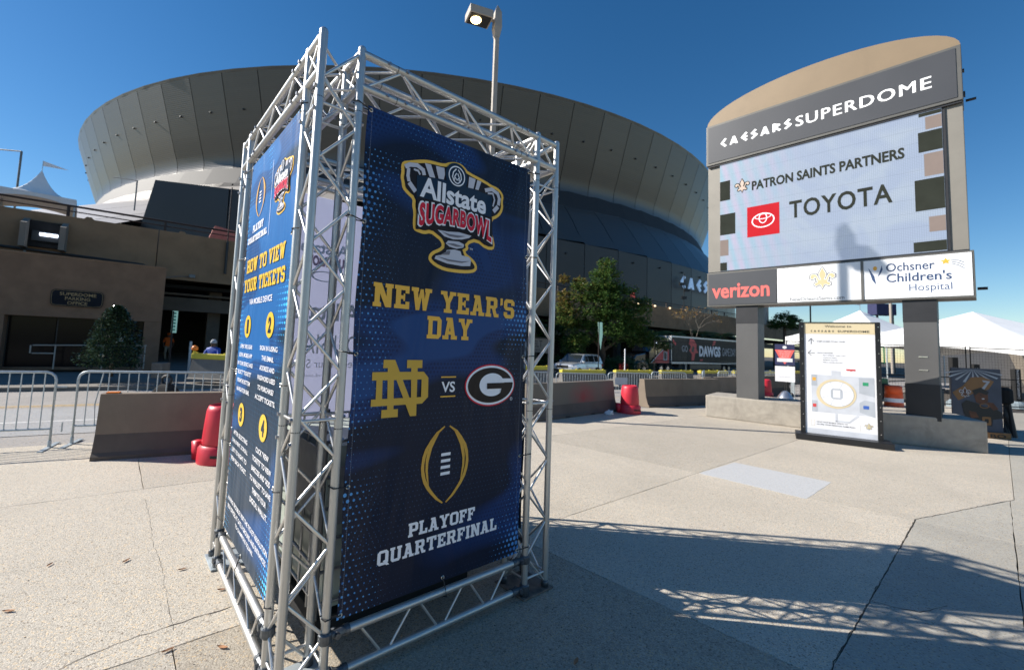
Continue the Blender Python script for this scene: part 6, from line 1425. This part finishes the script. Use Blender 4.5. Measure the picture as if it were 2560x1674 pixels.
for i, (x, y, zt, l) in enumerate(((19.45, 18.0, 2.0, 'black upright banner column left of the player poster'), (21.0, 18.6, 1.75, 'black upright banner column behind the player poster'), (22.35, 18.3, 1.62, 'black upright banner column at the right edge of the view'))):
    c = thing('banner_column', l, 'banner column', (x, y, 0), R(-10), 'black banner columns behind the mesh fence'); MB().box(-.1, .1, -.1, .1, .3, zt).obj('sleeve', 'net black', c); MB().lathe([(.26, 0), (.26, .18), (.15, .3)], n=12).obj('water_base', 'water base', c)
    o_ = text('CAESARS SUPERDOME', (-1.1, .1, -.03, .05), 'white print', c, .103 / LAY); o_.rotation_euler = (0, R(-90), 0); o_.location = (0, 0, 1.5)
sp = thing('steel_posts', 'pair of bright stainless posts behind the player poster', 'post', (22.0, 19.6, 0)); rod('post', (0, 0, 0), (0, 0, 1.55), .07, 'stainless', sp, 10)
sp2 = thing('steel_posts', 'shorter stainless post standing behind the pair right of the player poster', 'post', (22.5, 19.9, 0)); rod('post', (0, 0, 0), (0, 0, 1.5), .06, 'stainless', sp2, 10)

# mesh fence panels
def fence(a, b, lab, wires=True):
    a = Vector(a); b = Vector(b); d = b - a; L = d.length; o = thing('mesh_fence', lab, 'mesh fence', (*a, 0), math.atan2(d.y, d.x), 'temporary black mesh fence panels')
    for p0, p1 in (((0, 0, 2.4), (L, 0, 2.4)), ((0, 0, 1.2), (L, 0, 1.2)), ((0, 0, .15), (L, 0, .15)), ((0, 0, 0), (0, 0, 2.45)), ((L, 0, 0), (L, 0, 2.45))): rod('rail' if p0[2] == p1[2] else 'post', p0, p1, .02, 'net black', o, 6)
    mb = MB(); n = int(L / .11)
    for i in range(1, n): x = L * i / n; mb.tube((x, 0, .15), (x, 0, 2.4), .0028, n=3, caps=False)
    for i in range(1, 21): z = .15 + 2.25 * i / 21; mb.tube((0, 0, z), (L, 0, z), .0028, n=3, caps=False)
    w_ = mb.obj('wire_mesh', 'net black', o); w_['kind'] = 'stuff'
fence((16.1, 17.6), (19.42, 17.5), 'mesh fence panel directly behind the right post of the monument sign'); fence((19.6, 17.5), (23.1, 17.25), 'mesh fence panel behind the player poster'); fence((12.9, 18.4), (15.8, 17.8), 'mesh fence panel behind the welcome map sign')
fence((11.0, 27.5), (17.5, 27.0), 'distant dark mesh fence behind the poster stand')
# tents
def tent(x, y, half, ze, zp, z0, rz, lab, flag=None, mat='tent white', power=1.6, val=.45, grp='white peaked event tents'):
    o = thing('tent', lab, 'tent', (x, y, z0), rz, grp); mb = MB(); n = 14; m = 10; vs = []; fs = []
    for j in range(m + 1):
        t = j / m; 
        for i in range(4 * n):
            k = i // n; u = (i % n) / n; cx = [(-1, -1), (1, -1), (1, 1), (-1, 1)][k]; nx = [(-1, -1), (1, -1), (1, 1), (-1, 1)][(k + 1) % 4]
            ex = cx[0] + (nx[0] - cx[0]) * u; ey = cx[1] + (nx[1] - cx[1]) * u; s = 1 - t; hh = (1 - s) ** power
            sag = -.12 * half / 3 * math.sin(PI * u) * (s ** 3) * .0
            vs.append((ex * half * s, ey * half * s, ze + (zp - ze) * hh + sag))
    K4 = 4 * n
    for j in range(m):
        for i in range(K4): fs.append((j * K4 + i, j * K4 + (i + 1) % K4, (j + 1) * K4 + (i + 1) % K4, (j + 1) * K4 + i))
    mb.add(vs, fs).obj('canopy', mat, o, smooth=True)
    mb = MB(); vs = []; fs = []
    for i in range(4 * n): x_, y_, z_ = [(vv[0], vv[1], vv[2]) for vv in [(lambda k, u: ([(-1, -1), (1, -1), (1, 1), (-1, 1)][k][0] * (1 - u) * half + [(-1, -1), (1, -1), (1, 1), (-1, 1)][(k + 1) % 4][0] * u * half, [(-1, -1), (1, -1), (1, 1), (-1, 1)][k][1] * (1 - u) * half + [(-1, -1), (1, -1), (1, 1), (-1, 1)][(k + 1) % 4][1] * u * half, 0))(i // n, (i % n) / n)]][0]; u = (i % n) / n; vs += [(x_ * 1.002, y_ * 1.002, ze + .01), (x_ * 1.002, y_ * 1.002, ze - val + val * .55 * math.sin(PI * u))]
    for i in range(4 * n): j = (i + 1) % (4 * n); fs.append((2 * i, 2 * i + 1, 2 * j + 1, 2 * j))
    mb.add(vs, fs).obj('valance', mat, o)
    for a in (-1, 1):
        for b in (-1, 1): rod('leg', (a * half * .97, b * half * .97, 0), (a * half * .97, b * half * .97, ze), .05, 'galvanised', o, 8)
    if flag:
        rod('mast', (0, 0, zp - .1), (0, 0, zp + flag), .02, 'stainless', o, 6)
        fl = MB().add([(0, 0, zp + flag), (0, 0, zp + flag * .45), (flag * 2.0, .1, zp + flag * .6)], [(0, 1, 2)]).obj('pennant', 'white print', o)
        return o, fl
    return o
tent(-30.6, 23.6, 1.9, 3.25, 4.9, 6.5, R(42), 'white peaked tent cut off by the left edge of the view', power=2.2, val=.5)
tent(-27.6, 26.6, 1.75, 3.1, 4.95, 6.5, R(42), 'white peaked tent with a small pennant above the garage parapet at the left', flag=.6, power=2.6, val=.5)
tent(28.6, 25.3, 4.6, 2.95, 4.78, 0, R(12), 'large white tent at the right behind the mesh fence', flag=None, power=1.25, val=.75)
o, fl = tent(31.8, 36.5, 3.7, 3.5, 5.85, 0, R(20), 'white tent with a pennant behind the welcome map sign', flag=.9, power=1.25, val=.8)
fl.scale = (-1, 1, 1)
# wall behind tents
gw = thing('ramp_wall', 'grey concrete ramp wall under the white tents at the right', 'wall', (40, 38.5, 0), R(-15)); MB().box(-1, 45, 0, .5, 0, 4.2).obj('wall', 'wall grey', gw); MB().prism_y([(6, 0), (9.5, 0), (5.2, 4.6), (4.4, 4.6)], -1.2, -.05).obj('buttress', 'deck concrete', gw)
# white vertical canopy piece right of map sign
# construction gear between sign post and map sign
lift = thing('boom_lift', 'dark green boom lift parked behind the monument sign', 'boom lift', (17.6, 20.5, 0), R(15))
MB().box(-1.1, 1.1, -.6, .6, .45, .95).obj('chassis', 'machine green', lift, bevel=.05); MB().box(-.7, .6, -.5, .5, .95, 1.45).obj('engine_cover', 'machine green', lift, bevel=.08)
for x in (-.75, .75):
    for y in (-.75, .5): w_ = MB().tube((x, y, .36), (x, y + .25, .36), .36, n=16).obj('tyre', 'tyre rubber', lift); MB().tube((x, y - .01, .36), (x, y + .02, .36), .18, n=10).obj('rim', 'white print', w_)
MB().path([(.4, 0, 1.3), (-.9, 0, 1.9), (.6, 0, 2.15)], .09, 6).obj('boom', 'machine green', lift); MB().box(.5, 1.2, -.4, .4, 1.6, 1.66).obj('basket_floor', 'machine green', lift)
for p0, p1 in (((.5, -.4, 2.4), (1.2, -.4, 2.4)), ((.5, .4, 2.4), (1.2, .4, 2.4)), ((.5, -.4, 1.6), (.5, -.4, 2.4)), ((1.2, -.4, 1.6), (1.2, -.4, 2.4)), ((.5, .4, 1.6), (.5, .4, 2.4))): rod('basket_rail', p0, p1, .025, 'machine green', lift, 6)
nt_ = thing('stacked_netting', 'heap of black netting and rods stacked behind the map sign', 'netting', (16.6, 20.6, 0)); rn = random.Random(31); mb = MB()
for i in range(46): x, y, z = rn.uniform(-.9, .9), rn.uniform(-.5, .5), 1.5 + rn.uniform(0, .75); a = rn.gauss(0, .2); mb.tube((x - .7, y, z), (x + .7, y + .3, z + a * .5), rn.uniform(.012, .03), n=4)
x = mb.obj('rods', 'net black', nt_); x['kind'] = 'stuff'; MB().box(-1, 1, -.4, .4, 1.2, 1.5).obj('bundle', 'net black', nt_, bevel=.05)
for a in (-.9, .9): MB().box(a - .05, a + .05, -.4, .4, 0, 1.2).obj('trestle', 'black frame', nt_)
cr = thing('timber_crate', 'open timber rack beside the right edge of the map sign', 'crate', (14.6, 17.0, 0), R(10))
for z in (.35, .62, .89, 1.16): MB().box(0, .95, -.03, .03, z - .03, z + .03).obj('slat', 'timber', cr)
for x in (.0, .24, .48, .72, .95): MB().box(x - .03, x + .03, -.05, .05, .25, 1.2).obj('upright', 'timber', cr)
MB().box(0, .95, .05, .6, .22, 1.1).obj('contents', 'dark interior', cr); MB().box(-.05, 1.0, -.06, .62, 1.2, 1.45).obj('tarpaulin', 'navy cloth', cr, bevel=.1)
for i, (x, y, l) in enumerate(((16.25, 17.25, 'orange and white traffic barrel beside the right sign post'), )):
    b = thing('traffic_barrel', l, 'traffic barrel', (x, y, 0)); b.scale = (.85, .85, .85); MB().lathe([(.36, 0), (.34, .1), (.32, .55)], n=20, caps=False).obj('lower_band', 'barrel orange', b, smooth=True); MB().lathe([(.345, .2), (.335, .38)], n=20, caps=False).obj('white_band', 'white print', b, smooth=True); MB().lathe([(.32, .55), (.30, .9), (.26, .95), (.02, .95)], n=20).obj('upper_band', 'barrel orange', b, smooth=True)
ob = thing('orange_bucket', 'round orange buoy shaped container behind the timber rack', 'bucket', (15.2, 17.6, .75)); MB().lathe([(.05, 0), (.24, .08), (.28, .24), (.22, .42), (.05, .48)], n=16).obj('shell', 'orange plastic', ob, smooth=True); MB().lathe([(.2, -.75), (.2, 0)], n=10).obj('stand', 'machine green', ob)
gb = thing('grey_bin', 'grey green bin behind the right sign post', 'bin', (12.35, 12.2, 0), R(-20)); MB().box(-.3, .3, -.25, .25, 0, 1.02).obj('body', 'pipe grey', gb, bevel=.04); MB().box(-.32, .32, -.27, .27, 1.02, 1.08).obj('lid', 'pipe grey', gb, bevel=.02)
# poles and floodlights on the deck
def pole(x, y, z0, z1, r, lab, mat='pipe grey', arm=None, heads=()):
    o = thing('light_pole', lab, 'light pole', (x, y, z0)); rod('pole', (0, 0, 0), (0, 0, z1 - z0), r, mat, o, 8)
    if arm: rod('arm', (0, 0, z1 - z0), (arm[0], arm[1], z1 - z0 + arm[2]), r * .7, mat, o, 6)
    for hx, hz in heads: MB().box(hx - .3, hx + .3, -.15, .15, hz, hz + .35).obj('floodlight', 'black frame', o)
    return o
pole(-37.0, 45.5, 6.5, 17.6, .07, 'thin pole with a long arm in front of the white stadium skirt', arm=(-2.6, 0, .3)); pole(-36.0, 33.0, 6.5, 15.2, .07, 'thin pole with an arm at the left edge beside the tent', arm=(-2.0, 0, .1))
pole(44.0, 67.3, 6.5, 17.5, .42, 'thick pale column rising behind the welcome map sign', 'tan column'); pole(56.5, 60.0, 0, 16.0, .16, 'slim pinkish pole between the tent peaks', 'tan column')
pole(26.6, 57.0, 7.5, 12.0, .06, 'dark floodlight mast in front of the stadium base wall', 'black frame', heads=((0, 1.2), (.4, 2.2), (-.3, 3.0)))
pole(36.9, 62.0, 7.4, 11.2, .08, 'dark floodlight mast left of the thick pale column', 'black frame', heads=((0, 2.2), (.3, 2.9))); pole(49.2, 65.0, 6.5, 12.0, .1, 'dark loudspeaker mast above the map sign', 'black frame', heads=((-.3, 5.0), (.5, 4.2), (.7, 3.6)))
bxx = thing('rooftop_unit', 'dark framed box above the tent roofs', 'rooftop unit', (58, 62, 0)); MB().box(-1.6, 1.2, 0, 1.5, 8.2, 9.8).obj('box', 'navy cloth', bxx); MB().box(-1.4, -1.2, .2, .4, 0, 8.2).obj('leg', 'black frame', bxx); MB().box(.8, 1.0, .2, .4, 0, 8.2).obj('leg', 'black frame', bxx)
for i, (x, y, z, l) in enumerate(((-63.5, 86.5, 29.8, 'leftmost floodlight on the pale stadium skirt'), (-61.2, 86.0, 29.9, 'second floodlight at the corner of the dark wall block'), (-54.0, 84.5, 31.2, 'floodlight standing on top of the dark wall block'))):
    o = thing('floodlight', l, 'floodlight', (x, y, z), 0, 'floodlights on the stadium wall'); MB().box(-.7, .7, -.3, .3, -.6, .6).obj('head', 'black frame', o); o.rotation_euler = (0, R(35), 0); MB().path([(.5, 0, 0), (2.2, 0, -2.4 if i < 2 else -1.0)], .12, 5).obj('arm', 'black frame', o)
rdf = thing('red_flag', 'small red pennant on the deck above the warm lit parapet', 'flag', (18.3, 52.5, 7.5)); rod('mast', (0, 0, 0), (0, 0, 1.2), .03, 'black frame', rdf, 6); MB().prism_y([(.3, .55), (-.55, .55), (.2, 1.5)], -.02, .02).obj('cloth', 'coral red', rdf)
pdp = thing('pink_canopy', 'small pink draped canopy on the deck behind the tower', 'canopy', (-14.5 + 2.6 * .8 - 7.5 * .6, 20 + 2.6 * .6 + 7.5 * .8, 6.5), R(37)); MB().prism_y([(-.9, 0), (1.4, 0), (1.2, 1.9), (-.2, 2.1)], 0, 1.2).obj('drape', 'pink drape', pdp)
for i, (t, l) in enumerate(((46.5, 'first warm spotlight under the deck edge right of the magnolia'), (50, 'second warm spotlight under the deck edge right of the magnolia'), (53.5, 'third warm spotlight under the deck edge right of the magnolia'))):
    x = -14.5 + t * math.cos(R(37)) - 5.85 * math.sin(R(37)); y = 20 + t * math.sin(R(37)) + 5.85 * math.cos(R(37)); o = thing('spotlight', l, 'spotlight', (x, y, 7.42), 0, 'warm spotlights along the deck edge'); MB().lathe([(.03, -.1), (.12, -.05), (.12, .08)], n=8).obj('lens', 'warm spot', o)

# ------------------------------------------------------------------ people
def body(name, joints, edges, mats, parent, zmats, root=0):
    me = bpy.data.meshes.new(name); me.from_pydata([j[0] for j in joints], edges, []); ob = bpy.data.objects.new(name, me); COL.objects.link(ob)
    sk = ob.modifiers.new('s', 'SKIN'); 
    for i, j in enumerate(joints): v = me.skin_vertices[0].data[i]; v.radius = (j[1], j[2]); v.use_root = i == root
    sb_ = ob.modifiers.new('ss', 'SUBSURF'); sb_.levels = 2; sb_.render_levels = 2
    dg = bpy.context.evaluated_depsgraph_get(); m2 = bpy.data.meshes.new_from_object(ob.evaluated_get(dg)); bpy.data.objects.remove(ob)
    for m_ in mats: m2.materials.append(mt(m_))
    for p in m2.polygons: p.material_index = zmats(p.center); p.use_smooth = True
    o = bpy.data.objects.new(name, m2); COL.objects.link(o); o.parent = parent; return o
J = [((0, 0, .95), .17, .12), ((0, 0, 1.15), .16, .11), ((0, 0, 1.38), .20, .12), ((0, 0, 1.50), .06, .06), ((0, -.01, 1.60), .085, .10), ((0, 0, 1.70), .075, .09),
     ((.19, 0, 1.42), .065, .065), ((.27, .02, 1.15), .05, .05), ((.24, -.10, .92), .035, .035), ((.23, -.13, .84), .04, .025), ((-.19, 0, 1.42), .065, .065), ((-.28, .02, 1.15), .05, .05), ((-.22, -.12, .94), .035, .035), ((-.20, -.15, .86), .04, .025),
     ((.10, 0, .88), .10, .10), ((.12, -.02, .50), .07, .07), ((.12, .02, .10), .05, .05), ((.14, -.12, .05), .045, .035), ((-.10, 0, .88), .10, .10), ((-.13, -.06, .50), .07, .07), ((-.12, .05, .10), .05, .05), ((-.14, -.09, .05), .045, .035)]
E_ = [(0, 1), (1, 2), (2, 3), (3, 4), (4, 5), (2, 6), (6, 7), (7, 8), (8, 9), (2, 10), (10, 11), (11, 12), (12, 13), (0, 14), (14, 15), (15, 16), (16, 17), (0, 18), (18, 19), (19, 20), (20, 21)]
man = thing('person', 'man in an orange shirt and khaki trousers standing at the garage opening', 'person', (-20.15, 28.6, -.1), R(25))
body('body', J, E_, ('skin', 'orange shirt', 'khaki cloth', 'black shoe'), man, lambda c: 0 if c.z > 1.49 or (abs(c.x) > .2 and c.z < 1.18 and c.z > .78) else (1 if c.z > .93 else (2 if c.z > .10 else 3)))
MB().lathe([(.105, 1.67), (.10, 1.74), (.06, 1.79), (.01, 1.80)], n=14).obj('cap', 'orange shirt', man, smooth=True); MB().box(-.07, .07, -.20, -.08, 1.665, 1.68).obj('cap_brim', 'orange shirt', man)
MB().lathe([(.012, 0), (.016, .015), (.006, .04)], (0, -.105, 1.60), 6).obj('nose', 'skin', man)
for s in (-1, 1): MB().lathe([(.004, -.025), (.014, 0), (.004, .028)], (s * .085, 0, 1.61), 6).obj('ear', 'skin', man); MB().lathe([(.002, -.008), (.009, 0), (.002, .008)], (s * .032, -.095, 1.635), 6).obj('eye', 'black print', man)
MB().box(-.025, .025, -.104, -.094, 1.555, 1.563).obj('mouth', 'poster brown', man)
seat = thing('folding_chair', 'plain folding chair under the man in the blue jacket', 'chair', (-10.75, 17.9, .1)); MB().box(-.24, .24, -.22, .24, .43, .46).obj('seat', 'black frame', seat)
MB().box(-.24, .24, .24, .27, .50, .85).obj('backrest', 'black frame', seat)
for a in (-.22, .22):
    for b in (-.2, .25): rod('leg', (a, b, 0), (a, b, .5), .015, 'galvanised', seat, 6)
JS = [((0, 0, .56), .19, .15), ((0, -.01, .78), .19, .14), ((0, -.02, 1.0), .22, .14), ((0, -.03, 1.12), .07, .07), ((0, -.05, 1.22), .085, .10), ((0, -.04, 1.31), .075, .09),
      ((.24, -.02, 1.02), .085, .085), ((.33, -.10, .80), .07, .07), ((.12, -.26, .78), .055, .05), ((.0, -.27, .80), .04, .035), ((-.24, -.02, 1.02), .085, .085), ((-.33, -.10, .80), .07, .07), ((-.12, -.26, .74), .055, .05), ((.02, -.28, .73), .04, .035),
      ((.11, -.05, .56), .11, .10), ((.14, -.42, .54), .08, .08), ((.14, -.44, .12), .055, .055), ((.15, -.56, .05), .045, .035), ((-.11, -.05, .56), .11, .10), ((-.14, -.42, .54), .08, .08), ((-.14, -.44, .12), .055, .055), ((-.15, -.56, .05), .045, .035)]
m2_ = thing('person', 'man in a blue jacket and grey knit cap sitting behind the left yellow barrier', 'person', (-10.75, 17.9, .1), R(-10))
body('body', JS, E_, ('skin', 'blue jacket', 'dark trousers', 'black shoe'), m2_, lambda c: 0 if (c.z > 1.12) else (1 if c.z > .62 else (2 if c.z > .10 else 3)))
MB().lathe([(.112, 1.265), (.118, 1.31), (.095, 1.38), (.05, 1.42), (.01, 1.43)], (0, -.04, 0), 16).obj('knit_cap', 'grey knit', m2_, smooth=True); MB().lathe([(.012, 0), (.016, .015), (.006, .04)], (0, -.155, 1.21), 6).obj('nose', 'skin', m2_)
for s in (-1, 1): MB().lathe([(.004, -.025), (.014, 0), (.004, .028)], (s * .088, -.05, 1.22), 6).obj('ear', 'skin', m2_); MB().lathe([(.002, -.008), (.009, 0), (.002, .008)], (s * .032, -.145, 1.245), 6).obj('eye', 'black print', m2_)
MB().box(-.025, .025, -.154, -.144, 1.165, 1.173).obj('mouth', 'poster brown', m2_)

# fallen leaves and grit
rn = random.Random(77)
spots = [(-3.13, 3.41, 'curled tan leaf lying furthest left on the plaza'), (-2.64, 3.51, 'brown leaf left of the tower base'), (-2.15, 3.42, 'pale yellow leaf near the left foot of the tower'), (-1.71, 3.18, 'russet leaf touching the lower left truss tube'), (-1.66, 2.58, 'small tan leaf near the bottom left edge'), (-1.38, 2.62, 'russet leaf beside the bottom left truss tube'), (-2.85, 2.86, 'thin russet leaf in the lower left corner'), (.62, 2.62, 'dark leaf in the tower shadow at the bottom')]
for x, y, l in spots:
    o = thing('fallen_leaf', l, 'leaf', (x, y, .004), rn.uniform(0, 6)); s = rn.uniform(.022, .034); n = 7; vs = []
    for i in range(n): t = i / (n - 1) * 2 - 1; w_ = s * .32 * (1 - t * t) + .001; c = .003 * (1 - t * t) * -1 + .0035; vs += [(t * s, -w_, c + .006), (t * s, 0, c), (t * s, w_, c + .005)]
    fs = [(3 * i + k, 3 * i + 3 + k, 3 * i + 4 + k, 3 * i + 1 + k) for i in range(n - 1) for k in range(2)]; MB().add(vs, fs).obj('blade', 'dry leaf', o)
grit = thing('grit', 'scattered dark grit and leaf crumbs on the plaza slabs', 'grit', kind='stuff'); mb = MB()
for _ in range(420):
    if rn.random() < .5: x, y = rn.uniform(-5, 10), rn.uniform(2.2, 9)
    else: x, y = rn.gauss(-.2, 1.3), rn.gauss(3.3, 1.1)
    if y < 2 or (x > 9): continue
    s = rn.uniform(.0025, .008); a = rn.uniform(0, 6); c, d = math.cos(a) * s, math.sin(a) * s; mb.add([(x - c, y - d, .001), (x + d * .5, y - c * .5, .001), (x + c, y + d, .001), (x - d * .5, y + c * .5, .001), (x, y, .001 + s * .5)], [(0, 1, 4), (1, 2, 4), (2, 3, 4), (3, 0, 4)])
mb.obj('crumbs', 'crack dark', grit)['kind'] = 'stuff'

# clean up helper objects and stray ids
for o in list(bpy.data.objects):
    if o.type == 'EMPTY' and not o.children and o.name.startswith(('x', 'print_plane')): bpy.data.objects.remove(o)
